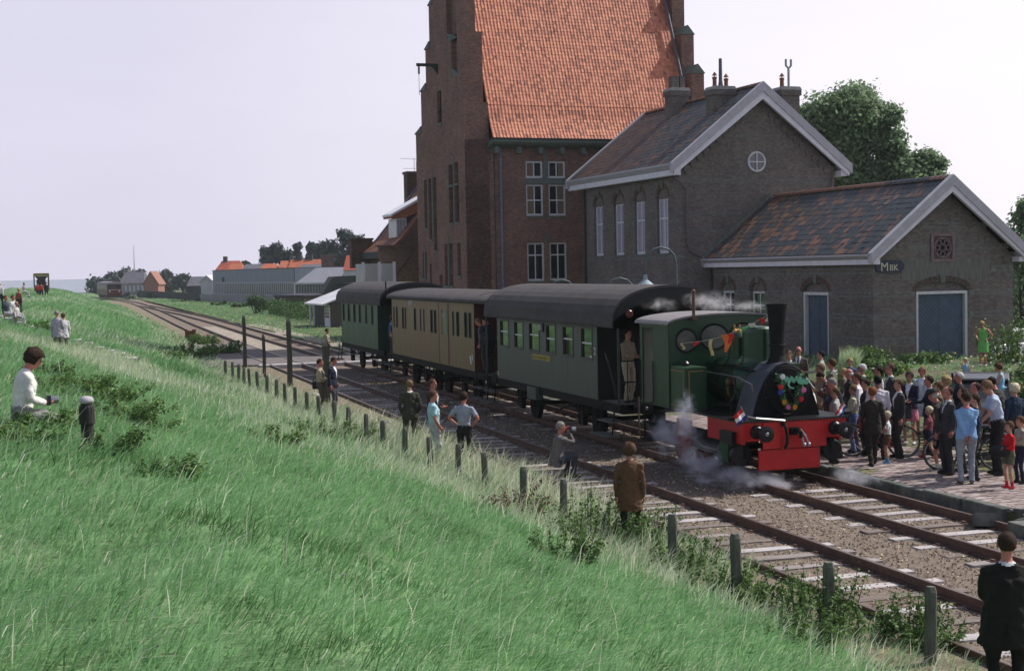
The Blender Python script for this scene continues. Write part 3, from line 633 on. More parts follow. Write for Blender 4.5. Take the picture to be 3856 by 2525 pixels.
for a, b_ in wins:
    window(st, fU, a, b_, 4.9, 7.5, .17, cols=2, rows=2, fr=.1, glass=M_CURT_SKY, transom=6.55)
    b = MB(); am = (a+b_)/2; b.prism([(am-.09, 7.95), (am+.09, 7.95), (am+.12, 8.32), (am-.12, 8.32)], lambda u, v, a: fU(u, v, a), -.04, .02); b.build('keystone', M_STONE_T, W2)
    b = MB(); n = 14; hw_ = (b_-a)/2
    for k in range(n):
        t0, t1 = math.pi*(k+.1)/n, math.pi*(k+.9)/n; b.prism([(am-(hw_+o)*math.cos(t), 7.5+(.5+o)*math.sin(t)) for o, t in ((.01, t0), (.01, t1), (.2, t1), (.2, t0))], lambda u, v, a: fU(u, v, a), -.012, .02)
    b.build('arch_bricks', B_DK, W2)
for a, b_ in lowwins: window(st, fU, a, b_, .9, 3.3, .17, cols=2, rows=2, fr=.1)
gable_roof(st, C_U, HU, .45, 12.6, 25.0, zeU, zrU, M_TILE_S, tint_up, .21, .32, .56, barge=.5)
rw = MB(); rw.tube([(2.56+.44*math.cos(6.2832*k/28), 12.96, 9.1+.44*math.sin(6.2832*k/28)) for k in range(29)], .055, 6); rw = rw.build('round_window', M_FRAME, st)
b = MB(); b.bar((2.56, 12.95, 8.68), (2.56, 12.95, 9.52), .05); b.bar((2.14, 12.952, 9.1), (2.535, 12.952, 9.1), .05); b.bar((2.585, 12.952, 9.1), (2.98, 12.952, 9.1), .05); b.build('glazing_bar', M_FRAME, rw)
b = MB(); b.lathe([(.42, 0), (.42, .01)], (2.56, 12.975, 9.1), 24, 'y'); b.build('pane', mat('blue_grey_pane', (.07, .08, .10), rough=.15, spec=.7), rw)
# chimneys
def chimney(px0, px1, pyt, v, w_v, pots, parent, extra=None):
    a = stV((px0+px1)/2, pyt, v); wu = .75; m_ = MB(); x, y, zt = v, a.y, a.z; hw_ = w_v/2; zb = zt-2.6
    m_.box(x-hw_, x+hw_, y-wu/2, y+wu/2, zb, zt-.42); ch = m_.build('chimney', B_ST, parent)
    c_ = MB(); c_.box(x-hw_-.07, x+hw_+.07, y-wu/2-.07, y+wu/2+.07, zt-.42, zt-.16); c_.build('chimney_cap', B_ST, ch)
    c_ = MB(); c_.prism([(x-hw_-.09, zt-.16), (x+hw_+.09, zt-.16), (x+hw_-.02, zt), (x-hw_+.02, zt)], lambda u, q, a_: (u, a_, q), y-wu/2-.09, y+wu/2+.09); c_.build('mortar_flaunching', mat('cement', (.30, .31, .30), rough=.9, var=.2), ch)
    for dx, h, r_ in pots:
        p = MB(); p.lathe([(r_*1.15, 0), (r_, .1), (r_*.95, h-.1), (r_*1.2, h-.09), (r_*1.15, h)], (x+dx, y, zt-.01), 10); po = p.build('chimney_pot', M_POT, ch)
        p = MB(); p.lathe([(r_*1.35, 0), (.02, .16)], (x+dx, y, zt+h+.06), 8); p.tube([(x+dx, y, zt+h-.05), (x+dx, y, zt+h+.1)], .02, 4); p.build('cowl', M_POT, po)
    return ch, (x, y, zt)
chA, _ = chimney(2515, 2580, 334, 2.2, 1.0, [], st); 
p = MB(); p.box(_[0]-.35, _[0]+.05, _[1]-.2, _[1]+.2, _[2], _[2]+.62); p.box(_[0]+.12, _[0]+.4, _[1]-.2, _[1]+.2, _[2], _[2]+.62); p.build('chimney_hood', B_ST, chA)
chB, _ = chimney(2670, 2754, 328, 1.75, 1.12, [(-.3, .48, .1), (.32, .42, .1)], st)
p = MB(); p.tube([(_[0]+.02, _[1], _[2]), (_[0]+.02, _[1], _[2]+.3), (_[0]+.02, _[1], _[2]+1.35)], [.13, .09, .08], 8); p.build('stove_pipe', M_LEAD, chB)
chC, _ = chimney(2928, 2995, 330, 4.9, .98, [(-.25, .46, .1)], st)
p = MB(); x, y, z = _[0]+.12, _[1], _[2]; p.tube([(x, y, z), (x, y, z+.95)], .06, 8); p.tube([(x-.14, y, z+1.35), (x-.14, y, z+1.05), (x, y, z+.9), (x+.14, y, z+1.05), (x+.14, y, z+1.35)], .055, 8); p.build('twin_flue', mat('galvanised', (.28, .30, .34), rough=.5, metal=.3), chC)
# downpipes
p = MB(); p.tube([(C_U-HU-.2, 12.95, 8.35), (C_U-HU+.28, 12.8, 7.85), (C_U-HU+.34, 12.86, 7.6), (C_U-HU+.36, 12.86, 5.3), (C_U-HU+.5, 12.86, 5.0), (C_U-HU+1.1, 12.86, 4.65)], .065, 8); p.build('downpipe', M_PIPE_PK, st)
p = MB(); p.tube([(UV1-.15, 12.85, 8.4), (UV1-.25, 12.86, 7.9), (UV1-.25, 12.86, 5)], .06, 8); p.build('downpipe', M_PIPE_PK, st)
p = MB(); p.tube([(UV0-.1, 23.9, 8.4), (UV0-.1, 23.9, 0)], .06, 8); p.tube([(LV0-.1, 12.7, 4.2), (LV0-.1, 12.7, 0)], .05, 8); p.build('downpipe', M_DARKWOOD, st)
p = MB(); p.prism([(LV0-.35, ze), (C_L, zr+.02), (C_L, zr+.22), (LV0-.35, ze+.2)], lambda u, v, a: (u, a, v), 12.9, 12.99); p.build('flashing', M_STONE_T, st)
# station name sign
def text_mesh(s, size, ext=.01):
    c = bpy.data.curves.new('t', 'FONT'); c.body = s; c.size = size; c.extrude = ext; c.align_x = 'LEFT'; c.resolution_u = 2; c.offset = .0
    o = bpy.data.objects.new('t', c); COL.objects.link(o); bpy.context.view_layer.update(); me = bpy.data.meshes.new_from_object(o.evaluated_get(bpy.context.evaluated_depsgraph_get())); bpy.data.objects.remove(o); bpy.data.curves.remove(c); return me
def put_text(nm, s, size, loc, m, parent, facing='y', ext=.01):
    me = text_mesh(s, size, ext); me.materials.clear(); me.materials.append(m); o = link(nm, me, parent); o.location = loc
    o.rotation_euler = (math.pi/2, 0, 0) if facing == 'y' else (math.pi/2, 0, -math.pi/2); return o
sg = thing('station_sign', 'dark blue rounded sign with pale letters MBK on the corner of the goods wing', 'sign', K0, SR)
x0, x1, z0_, z1_ = .12, 1.40, 3.88, 4.34; zc = (z0_+z1_)/2; rr_ = (z1_-z0_)/2
pl = [(x0+rr_-rr_*math.sin(math.pi*k/8), zc-rr_*math.cos(math.pi*k/8)) for k in range(9)]+[(x1-rr_+rr_*math.sin(math.pi*k/8), zc+rr_*math.cos(math.pi*k/8)) for k in range(9)]
b = MB(); b.prism(pl, lambda u, v, a: (u, a, v), -.09, -.02); b.build('sign_board', mat('navy_enamel', (.02, .03, .055), rough=.4, var=.1), sg)
M_CREAM = mat('cream_letter', (.55, .55, .42), rough=.6, var=.15)
put_text('lettering', 'M', .47, (x0+.2, -.1, zc-.165), M_CREAM, sg); put_text('lettering', 'BK', .33, (x0+.60, -.1, zc-.155), M_CREAM, sg)
# ================================================================ TOWER-LIKE POST HOUSE with the great orange roof
TW = thing('tower_house', 'tall brick house with stepped gables and a huge steep orange tiled roof', 'building', K0, SR)
TV0, TV1, TU0, TU1 = -7.0, 7.5, 27.6, 36.9; fT = fy(TU0); fT2 = fx(TV0)
tw = MB(); TWn = []
def trect(x0, y0, x1, y1, u=TU0): p = stU(x0, y0, u); q = stU(x1, y1, u); return [p.x, q.x, q.z, p.z]
TOP = [trect(1979, 607, 2044, 671), trect(2064, 607, 2129, 671)]; MID = [trect(1982, 695, 2047, 812), trect(2067, 695, 2132, 812)]; LOWW = [trect(1988, 914, 2051, 1056), trect(2072, 914, 2134, 1056)]
for L in (TOP, MID, LOWW):  # square each pair up
    zlo = sum(w_[2] for w_ in L)/2; zhi = sum(w_[3] for w_ in L)/2
    for w_ in L: w_[2] = zlo; w_[3] = zhi
MID[0][:2] = TOP[0][:2]; MID[1][:2] = TOP[1][:2]; LOWW[0][:2] = TOP[0][:2]; LOWW[1][:2] = TOP[1][:2]
ops = [tuple(w_)+(.14,) for w_ in TOP+MID+LOWW]+[(w_[0], w_[1], 1.0, 3.0, .14) for w_ in LOWW]
ops += [(a+4.3, b_+4.3, c_, d_, e_) for a, b_, c_, d_, e_ in ops if b_+4.3 < 6.6]
wall_grid(tw, fT, TV0, TV1, -.2, 11.4, ops)
TWL = tw.build('wall', B_TW, TW)
for w_ in TOP: window(TW, fT, *w_, .12, cols=2, rows=1, fr=.09, curtain=[((0, .45) if w_ is TOP[0] else (.62, 1))])
for w_ in MID: window(TW, fT, *w_, .12, cols=2, rows=2, fr=.09, curtain=[((0, .42) if w_ is MID[0] else (.6, 1))])
for w_ in LOWW: window(TW, fT, *w_, .12, cols=2, rows=2, fr=.09, transom=w_[2]+(w_[3]-w_[2])*.68)
for w_ in LOWW: window(TW, fT, w_[0], w_[1], 1.0, 3.0, .12, cols=2, rows=2, fr=.09)
for w_ in TOP+MID+LOWW:
    if w_[1]+4.3 < 6.6: window(TW, fT, w_[0]+4.3, w_[1]+4.3, w_[2], w_[3], .12, cols=2, rows=2, fr=.09)
xm = (TOP[0][1]+TOP[1][0])/2; b = MB(); fbox(b, fT, xm-.13, xm+.13, MID[0][3]+.2, 10.95, -.03, .02); fbox(b, fT, TOP[0][0]-.12, TOP[1][1]+.12, MID[0][3]+.03, TOP[0][2]-.1, -.04, .02)
fbox(b, fT, xm-.1, xm+.1, LOWW[0][3], LOWW[0][3]+.5, -.03, .02); b.build('stone_dressing', M_STONE_T, TWL)
# eaves cornice with brackets
b = MB(); b.prism([(26.78, 11.34), (26.78, 11.2), (26.95, 11.08), (27.3, 11.0), (27.6, 10.9), (27.6, 11.34)], lambda u, v, a: (a, u, v), TV0+1.35, TV1-.8); co = b.build('cornice', M_STONE_T, TW)
x = TV0+1.6
while x < TV1-1: b = MB(); b.box(x, x+.24, 27.15, 27.595, 10.62, 10.98); b.build('bracket', M_STONE_T, co); x += 1.28
b = MB(); b.prism([(26.72, 11.42), (26.72, 11.345), (26.95, 11.345), (26.95, 11.42)], lambda u, v, a: (a, u, v), TV0+1.2, TV1-.8); b.build('gutter', M_DARKWOOD, co)
pp = stU(1884, 560, TU0-.1); b = MB(); b.tube([(pp.x, 27.45, 11.2), (pp.x, 27.5, 10.8), (pp.x, 27.5, 0)], .07, 8); b.build('downpipe', M_PIPE_BL, TW)
b = MB(); q = stU(1860, 600, TU0-.01); b.tube([(q.x, 27.57, 10.9), (q.x, 27.57, 0)], .02, 4); b.build('conductor', M_DARKWOOD, TW)
# left gable wall (faces the railway): thick, stepped, with narrow windows
def r2(x0, y0, x1, y1): p = stV(x0, y0, TV0); q = stV(x1, y1, TV0); return (min(p.y, q.y), max(p.y, q.y), min(p.z, q.z), max(p.z, q.z), .22)
z1f = lambda a, b_, c_, d_: (1540+a/2.783, b_, 1540+c_/2.783, d_)
raw = [(155, 385, 200, 885), (203, 372, 248, 1005), (250, 358, 300, 1120), (412, 228, 460, 430), (473, 205, 517, 415), (418, 462, 468, 830), (478, 447, 528, 820), (370, 1055, 415, 1490), (418, 1050, 465, 1490), (503, 1043, 548, 1385), (143, 1135, 165, 1410), (170, 1135, 190, 1410), (216, 1260, 240, 1465), (318, 1378, 355, 1560)]
ops2 = []
for (x0, y0, x1, y1) in raw:
    p = stV(1540+x0/2.783, 540+y0/2.783, TV0); q = stV(1540+x1/2.783, 540+y1/2.783, TV0); ops2.append((q.y, p.y, q.z, p.z, .2))
p = stV(1540+292/2.783, 960/2.783, TV0); q = stV(1540+345/2.783, 1285/2.783, TV0); ops2.append((q.y, p.y, q.z, p.z, .3))
# blind niches
for (x0, y0, x1, y1) in ((440, 410, 512, 785), (385, -150, 500, 395)):
    p = stV(1540+x0/2.783, y0/2.783, TV0); q = stV(1540+x1/2.783, y1/2.783, TV0); ops2.append((q.y, p.y, q.z, p.z, .28))
Z0, Z1 = -.2, 12.5
g = MB()
def clipop(lo, hi, a0, a1):
    r = []
    for o in ops2:
        c_, d_ = max(o[2], lo), min(o[3], hi)
        if d_-c_ > .02 and o[1] > a0 and o[0] < a1: r.append((max(o[0], a0), min(o[1], a1), c_, d_, o[4]))
    return r
tiers = [(27.6, 36.9, -.2, 12.5), (27.6, 35.65, 12.5, 13.4), (27.6, 35.65, 13.4, 14.9), (27.6, 34.55, 14.9, 17.2), (27.6, 33.7, 17.2, 19.6), (27.6, 32.9, 19.6, 22.2), (30.8, 32.3, 22.2, 24.4)]
for a0, a1, lo, hi in tiers: wall_grid(g, fT2, a0, a1, lo, hi, clipop(lo, hi, a0, a1))
V_in = TV0+1.4
V_top = V_in
for i, (a0, a1, lo, hi) in enumerate(tiers):
    V_in = TV0+(1.4 if hi < 13.5 else 1.12 if hi < 17.3 else .75)
    for a, s in ((a0, 0), (a1, 1)): g.quad((TV0, a, lo), (V_in, a, lo), (V_in, a, hi), (TV0, a, hi))
    n0, n1 = (tiers[i+1][0], tiers[i+1][1]) if i+1 < len(tiers) else (a0+.7, a0+.7)
    g.quad((TV0, a0, hi), (V_in, a0, hi), (V_in, n0, hi), (TV0, n0, hi)); g.quad((TV0, n1, hi), (V_in, n1, hi), (V_in, a1, hi), (TV0, a1, hi))
    g.quad((V_in, a0, lo), (V_in, a1, lo), (V_in, a1, hi), (V_in, a0, hi))
g.quad((TV0, 36.9, -.2), (TV1, 36.9, -.2), (TV1, 36.9, 11.4), (TV0, 36.9, 11.4)); g.quad((TV1, 27.6, -.2), (TV1, 36.9, -.2), (TV1, 36.9, 11.4), (TV1, 27.6, 11.4))
GW = g.build('stepped_gable', B_TW, TW); V_in = V_top
for i, (a0, a1, lo, hi) in enumerate(tiers[:-1]):
    for e0, e1, s in ((a0, tiers[i+1][0], 1), (tiers[i+1][1], a1, -1)):
        if e1-e0 > .1:
            c_ = MB(); c_.prism([(e0-.02, hi+.01), (e1+.0, hi+.01), (e1, hi+.38), (e0, hi+.06)] if s > 0 else [(e0, hi+.01), (e1+.08, hi+.01), (e1+.08, hi+.06), (e0, hi+.4)], lambda u, v, a: (a, u, v), TV0-(.0 if s > 0 else .06), V_in+(.02 if s > 0 else .05)); c_.build('coping', B_TW if s > 0 else M_STONE_T, GW)
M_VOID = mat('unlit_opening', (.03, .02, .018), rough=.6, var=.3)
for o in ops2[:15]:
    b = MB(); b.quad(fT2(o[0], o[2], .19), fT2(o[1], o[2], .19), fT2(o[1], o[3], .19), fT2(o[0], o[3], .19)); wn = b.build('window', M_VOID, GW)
    b = MB(); fbox(b, fT2, o[0]-.04, o[1]+.04, o[2]-.12, o[2], -.05, .15); b.build('sill', M_STONE_T, wn)
for o in ops2[15:]:
    b = MB(); b.prism([(o[0], o[2]), (o[1], o[2]), (o[1], o[2]+.5), (o[0], o[2]+.06)], lambda u, v, a: (a, u, v), TV0+.02, TV0+.27); b.build('sloping_sill', M_STONE_T, GW)
for (i0, i1) in ((0, 1), (1, 2), (3, 4), (5, 6), (7, 8), (10, 11)):
    a = ops2[i0]; b_ = ops2[i1]; m_ = (a[0]+b_[1])/2; b = MB(); fbox(b, fT2, m_-.09, m_+.09, max(a[2], b_[2]), max(a[3], b_[3])+.45, -.025, .05); b.build('mullion', M_STONE_T, GW)
b = MB(); a = ops2[5]; c_ = ops2[6]; fbox(b, fT2, c_[0]-.1, a[1]+.1, a[3]+.05, ops2[3][2]-.05, -.03, .05); b.build('transom', M_STONE_T, GW)
# hoist beam
p = stV(1540+300/2.783, 690/2.783, TV0); b = MB(); b.box(TV0-1.25, TV0-.01, p.y-.08, p.y+.08, p.z-.06, p.z+.1); hb = b.build('hoist_beam', M_DARKWOOD, TW)
b = MB(); b.prism([(TV0-.35, p.z-.06), (TV0, p.z-.06), (TV0, p.z-.5)], lambda u, v, a: (u, a, v), p.y-.06, p.y+.06); b.build('bracket', M_DARKWOOD, hb)
b = MB(); b.tube([(TV0-1.12, p.y, p.z-.06), (TV0-1.12, p.y, p.z-.5)], .06, 6); b.tube([(TV0-1.12, p.y, p.z-.5), (TV0-1.12, p.y, p.z-1.7)], .015, 4); b.build('rope', mat('rope', (.3, .28, .3), rough=.9), hb)
# right gable
g = MB(); RT = [(27.4, 36.9, 11.0, 15.3), (28.6, 35.8, 15.3, 17.7), (29.75, 34.7, 17.7, 20.3), (30.9, 33.6, 20.3, 22.8), (31.6, 32.9, 22.8, 24.6)]
for a0, a1, lo, hi in RT: g.box(TV1-.8, TV1, a0, a1, lo, hi)
GR = g.build('stepped_gable', B_TW, TW)
for i, (a0, a1, lo, hi) in enumerate(RT):
    n0 = RT[i+1][0] if i+1 < len(RT) else a0+.9
    c_ = MB(); c_.prism([(TV1-.86, hi+.01), (TV1+.06, hi+.01), (TV1-.4, hi+.55)], lambda u, v, a: (u, a, v), a0-.06, n0); c_.build('coping', M_STONE_T, GR)
b = MB(); b.tube([(TV1-1.05, 27.2, 12.2)]+[(TV1-1.05, 27.6+(z-13.5)/2.4-.12, z) for z in (13.3, 17, 21, 24)], .09, 8); b.build('roof_pipe', M_LEAD, TW)
# roof
rv0, rv1 = V_in-.02, TV1-.78; rf = MB(); FL = [(26.86, 11.42), (27.21, 11.98), (27.5, 12.55), (27.78, 13.3)]; pr = FL+[(32.25, 24.0), (32.25, 23.8), (27.9, 13.1), (26.8, 11.3)]
rf.prism(pr, lambda u, v, a: (a, u, v), rv0, rv1); rf.prism([(32.25, 24.0), (36.9, 12.9), (37.6, 11.4), (36.9, 12.6), (32.25, 23.8)], lambda u, v, a: (a, u, v), rv0, rv1); RF = rf.build('roof', M_DECK, TW)
cols = 62; wd = (rv1-rv0)/cols; s2 = Vector((0, 4.47, 10.7)); n2 = int(s2.length/.215)
def tint_t(c, r, R=[0]):
    a = float(vnoise(c*.5, r*2, .35, 2)); t = .52+.4*(random.random()-.5)+.25*(a-.5); q = random.random()
    if q < .05: t = .1
    elif float(vnoise(c, r, .12, 7)) > .62 and q < .25: t = .14+.1*random.random()
    return t
for i in range(3):
    s1 = Vector((0, FL[i+1][0]-FL[i][0], FL[i+1][1]-FL[i][1])); n1 = 3; tile_roof(RF, (rv0, FL[i][0], FL[i][1]+.02), (1, 0, 0), s1, cols, n1, wd, s1.length/n1, M_TILE_T, lambda c, r: min(1, tint_t(c, r)-.02), cam_local=CAML, nobj=186 if i == 0 else 114 if i == 1 else 0)
tile_roof(RF, (rv0, 27.77, 13.32), (1, 0, 0), s2, cols, n2, wd, s2.length/n2, M_TILE_T, tint_t, cam_local=CAML, nobj=0)
# ================================================================ house with dormer behind the tower
H1 = thing('dormer_house', 'brown brick house with tiled roof, white dormer and chimney, left of the tall stepped gable', 'house', K0, SR)
u0 = 43.; v0 = stU(1490, 1000, u0).x; v0b = v0; u1 = stV(1372, 1000, v0-.4).y; w_ = 9.4; eave = 5.75; rz = 12.3; vr = v0+5.6
b = MB(); b.quad((v0, u0, -.2), (v0+w_, u0, -.2), (v0+w_, u0, eave), (v0+5.2, u0, rz-.4), (v0, u0, eave)); b.quad((v0, u0, -.2), (v0, u0, eave), (v0, u1, eave), (v0, u1, -.2)); b.quad((v0, u1, -.2), (v0+w_, u1, -.2), (v0+w_, u1, eave), (v0+5.2, u1, rz-.4), (v0, u1, eave)); b.quad((v0+w_, u0, -.2), (v0+w_, u1, -.2), (v0+w_, u1, eave), (v0+w_, u0, eave)); HW1 = b.build('wall', B_DK, H1)
M_ROOFB = mat('brown_roof_tiles', (.16, .075, .05), rough=.8, var=.35, scale=3, col2=(.24, .10, .06), bump=.6, bscale=14)
b = MB(); b.prism([(v0-.5, eave-.1), (v0+.5, eave+.7), (v0+5.4, rz), (v0+w_+.4, eave), (v0+w_+.4, eave-.2), (v0+5.4, rz-.25), (v0+.5, eave+.45), (v0-.5, eave-.3)], lambda u, v, a: (u, a, v), u0+.3, u1); b.build('roof', M_ROOFB, H1)
b = MB()
b.prism([(v0-.5, eave), (v0+.5, eave+.8), (v0+5.4, rz+.12), (v0+5.4, rz-.1), (v0+.5, eave+.6), (v0-.5, eave-.2)], lambda u, v, a: (u, a, v), u1, u1+.3); b.build('verge', mat('slate_verge', (.10, .11, .15), rough=.5, var=.2), H1)
b = MB(); b.box(v0-.7, v0-.05, u0, u1, eave-.55, eave-.12); b.build('gutter', M_DARKWOOD, H1)
b = MB(); b.prism([(v0-.05, 4.2), (v0+.9, 5.3), (v0+.9, 5.9), (v0-1.15, 5.9), (v0-1.15, 5.1), (v0-.6, 3.9)], lambda u, v, a: (u, a, v), u0-.3, u0-.01); b.box(v0-1.3, v0+1., u0-.4, u0+.1, 5.91, 6.02); b.build('corbelled_parapet', B_DK, H1)
q = stU(1555, 648, u0+8); b = MB(); b.box(q.x-.55, q.x+.55, u0+7.6, u0+8.5, q.z-2.4, q.z); b.box(q.x-.62, q.x+.62, u0+7.5, u0+8.6, q.z-.15, q.z+.02); ch = b.build('chimney', B_DK, H1)
b = MB(); b.tube([(q.x+.35, u0+8, q.z), (q.x+.35, u0+8, q.z+.75)], .1, 6); b.build('chimney_pot', M_POT, ch)
b = MB(); b.tube([(q.x+.1, u0+8, q.z), (q.x+.1, u0+8, q.z+1.0)], .02, 4); b.tube([(q.x-.9, u0+8, q.z+.95), (q.x+.3, u0+8, q.z+.9)], .015, 4); b.tube([(q.x-.7, u0+8, q.z+.25), (q.x+.3, u0+8, q.z+.25)], .015, 4); b.build('aerial', M_LEAD, ch)
dz_ = stU(1512, 893, u0+1.5); x0_, z0_ = stU(1493, 893, u0+1.5).x, dz_.z; x1_ = stU(1532, 893, u0+1.5).x; z1_ = stU(1512, 822, u0+1.5).z
d = MB(); d.box(x0_, x1_, u0+1.5, u0+3.4, z0_, z1_); dm = d.build('dormer', M_FRAME, H1)
for a, b2 in ((x0_+.06, x0_+.2), (x0_+.26, x0_+.42), (x0_+.5, x1_-.1)):
    g = MB(); g.box(a, b2, u0+1.46, u0+1.495, z0_+.12, z1_-.1); g.build('pane', M_CURT_SKY, dm)
g = MB(); g.prism([(x1_, z0_-.3), (x1_+2.6, z1_+.2), (x1_+2.6, z1_+.9), (x1_, z1_+.1)], lambda u, v, a: (u, a, v), u0+1.52, u0+1.6); g.build('dormer_cheek', mat('slate_cheek', (.05, .065, .08), rough=.6, var=.3), dm)
g = MB(); g.prism([(x0_-.35, z1_+.0), (x0_-.35, z1_+.12), (x1_+2.6, z1_+2.05), (x1_+2.6, z1_+1.0), (x1_, z1_+.1)], lambda u, v, a: (u, a, v), u0+1.3, u0+3.4); g.build('dormer_roof', mat('orange_dormer_tiles', (.30, .12, .07), rough=.8, var=.3, bump=.5), dm)
g = MB(); g.prism([(x0_-.4, z1_+.13), (x0_-.4, z1_+.28), (x1_+2.6, z1_+2.25), (x1_+2.6, z1_+2.08)], lambda u, v, a: (u, a, v), u0+1.2, u0+3.45); g.build('verge_board', M_WHITE, dm)
b = MB(); b.box(v0-1.3, v0+.2, u1-.1, u1+.5, 4.6, 6.5); b.box(v0-1.4, v0+.25, u1-.2, u1+.6, 6.51, 6.65); b.build('corbelled_parapet', B_DK, H1)
# cream boarded annex
A1 = thing('boarded_annex', 'pale boarded annex with white corner posts below the dormer house', 'shed', K0, SR)
ua = 41.0; a0, a1 = stU(1366, 1040, ua).x, stU(1490, 1040, ua).x; zt = stU(1430, 992, ua).z; am = stU(1427, 1040, ua).x
b = MB(); b.box(a0, a1, ua, ua+1.8, -.2, zt); b.build('wall', mat('pale_boards', (.42, .43, .42), rough=.8, var=.15, scale=4, stretch=(10, 1, .3)), A1)
for x in (a0, am, a1-.12): b = MB(); b.box(x-.06, x+.12, ua-.06, ua-.004, -.2, zt+.1); b.build('post', M_WHITE, A1)
# ================================================================ little shed by the crossing
S1 = thing('lineside_shed', 'small brown shed with bright white sloping roof behind the last carriage', 'shed', (20.35, 111.2, -.1), SR)
M_SHED = mat('shed_boards', (.085, .075, .068), rough=.85, var=.3, scale=3, stretch=(6, 6, .4))
b = MB(); b.prism([(0, 0), (3.8, 0), (3.8, 3.5), (0, 2.05)], lambda u, v, a: (u, a, v), 0, 3.6); b.build('wall', M_SHED, S1)
b = MB(); b.prism([(-.75, 1.86), (4.2, 3.66), (4.2, 3.78), (-.75, 1.98)], lambda u, v, a: (u, a, v), -.35, 6.6); b.build('roof', mat('white_roof_sheet', (.62, .62, .68), rough=.5, var=.12, scale=2, col2=(.5, .5, .55)), S1)
b = MB(); b.box(-.05, -.004, .35, 2.2, .02, 1.9); dr = b.build('door', M_WHITE, S1)
for i in range(3):
    for j in range(4): b = MB(); b.box(-.062, -.052, .55+i*.52, .98+i*.52, .85+j*.25, 1.05+j*.25); b.build('pane', M_GLASS, dr)
b = MB(); b.box(-.6, -.48, 5.3, 5.45, 0, 1.95); b.box(-.6, -.48, 3.9, 4., 0, 1.95); b.build('porch_post', M_WHITE, S1)
b = MB(); b.box(0, .05, 3.6, 6.3, 0, 2.0); b.build('porch_back', M_DARKWOOD, S1)
# gooseneck lamps behind the train
def lamp(px, py_top, x, lab):
    p = atX(px, py_top, x); t = thing('platform_lamp', lab, 'lamp', (p.x, p.y, .0), 0, 'gooseneck lamps on the platform')
    h = p.z; b = MB(); pts = [(0, 0, 0), (0, 0, h-.45)]+[(-.5+.5*math.cos(a), 0, h-.45+.45*math.sin(a)) for a in (.5, 1.0, 1.57, 2.1, 2.7)]+[(-1.0, 0, h-.6), (-1.0, 0, h-.95)]
    b.tube(pts, .032, 6); b.build('post', mat('lamp_green', (.07, .10, .11), rough=.5), t); b = MB(); b.lathe([(.05, .25), (.07, .1), (.26, -.06), (.36, -.2), (.34, -.2), (.1, -.05)], (-1.0, 0, h-1.05), 14); b.build('shade', mat('enamel_shade', (.22, .28, .33), rough=.35, var=.15), t)
lamp(2545, 930, 17.6, 'tall gooseneck lamp with grey enamel shade before the tall station block'); lamp(2385, 1045, 18.5, 'gooseneck lamp whose shade just clears the roof of the grey green carriage'); lamp(2163, 1052, 18.5, 'gooseneck lamp farthest along, shade by the tower windows above the carriage roof')
# ================================================================ POSTS, STEPS, BOLLARD
M_POST = mat('weathered_post', (.11, .115, .10), rough=.9, var=.4, scale=7, stretch=(2, 2, .5), col2=(.07, .085, .05), bump=.8, bscale=30)
tops = [(848, 1356), (875, 1361), (896, 1370), (917.5, 1381), (940, 1386), (971, 1397), (1004, 1411), (1039, 1427), (1073, 1441), (1110, 1456), (1155, 1475), (1202, 1490), (1260, 1508), (1310, 1532), (1376, 1557), (1441, 1582), (1522, 1609), (1623, 1643), (1720, 1670), (1829, 1702), (1970, 1757), (2121, 1804), (2533, 1934), (2773, 2004), (3122, 2112), (3499, 2209)]
OLAB = ['farthest', 'second farthest', 'third farthest', 'fourth farthest', 'fifth farthest', 'sixth farthest', 'seventh farthest', 'eighth farthest', 'ninth farthest', 'tenth farthest']
for i, (px, py) in enumerate(tops):
    tz = .74; p = atZ(px, py, tz); zb = float(dike_z(p.x, p.y))-.15
    r = random.Random(i); w_ = .115+r.uniform(-.01, .015); mb = MB(); H_ = tz-zb; rr = []
    for z, k in ((0, 1), (H_*.5, .99), (H_-.06, .97), (H_, .72)): rr.append([(w_*k*.5*sx*(1+r.uniform(-.06, .06)), w_*k*.5*sy*(1+r.uniform(-.06, .06)), z) for sx, sy in ((-1, -.6), (-.6, -1), (.6, -1), (1, -.6), (1, .6), (.6, 1), (-.6, 1), (-1, .6))])
    mb.rings(rr); o = mb.build('fence_post', M_POST); o.location = (p.x, p.y, zb); o.rotation_euler = (r.uniform(-.04, .04), r.uniform(-.04, .04), r.uniform(-.3, .3))
    j = len(tops)-1-i
    if i < 10: lab = 'short worn post at the dike foot, %s in the row' % OLAB[i]
    else:
        near = {0: 'nearest of the row, before the stout man', 1: 'second nearest, wrapped in weeds', 2: 'third nearest, split top beside the near rail', 3: 'fourth nearest, right of the youth in corduroy', 4: 'right of the brown dead bush, with a yellowish top', 5: 'behind the brown dead bush', 6: 'just right of the man with hands on hips', 7: 'in front of the legs of the man with hands on hips', 8: 'in front of the young man in turquoise', 9: 'left of the young man in turquoise in straw', 10: 'below the man in tweed', 11: 'second left of the man in tweed', 12: 'third left of the man in tweed', 13: 'right below the man in the navy blazer', 14: 'in front of the man with the shoulder bag', 15: 'just left of the man with the shoulder bag'}[j]
        lab = 'grey worn fence post, '+near
    tag(o, lab, 'post', 'fence posts along the dike foot')
M_TALL = mat('tall_post_wood', (.075, .07, .058), rough=.9, var=.4, scale=5, stretch=(2, 2, .3), bump=.6)
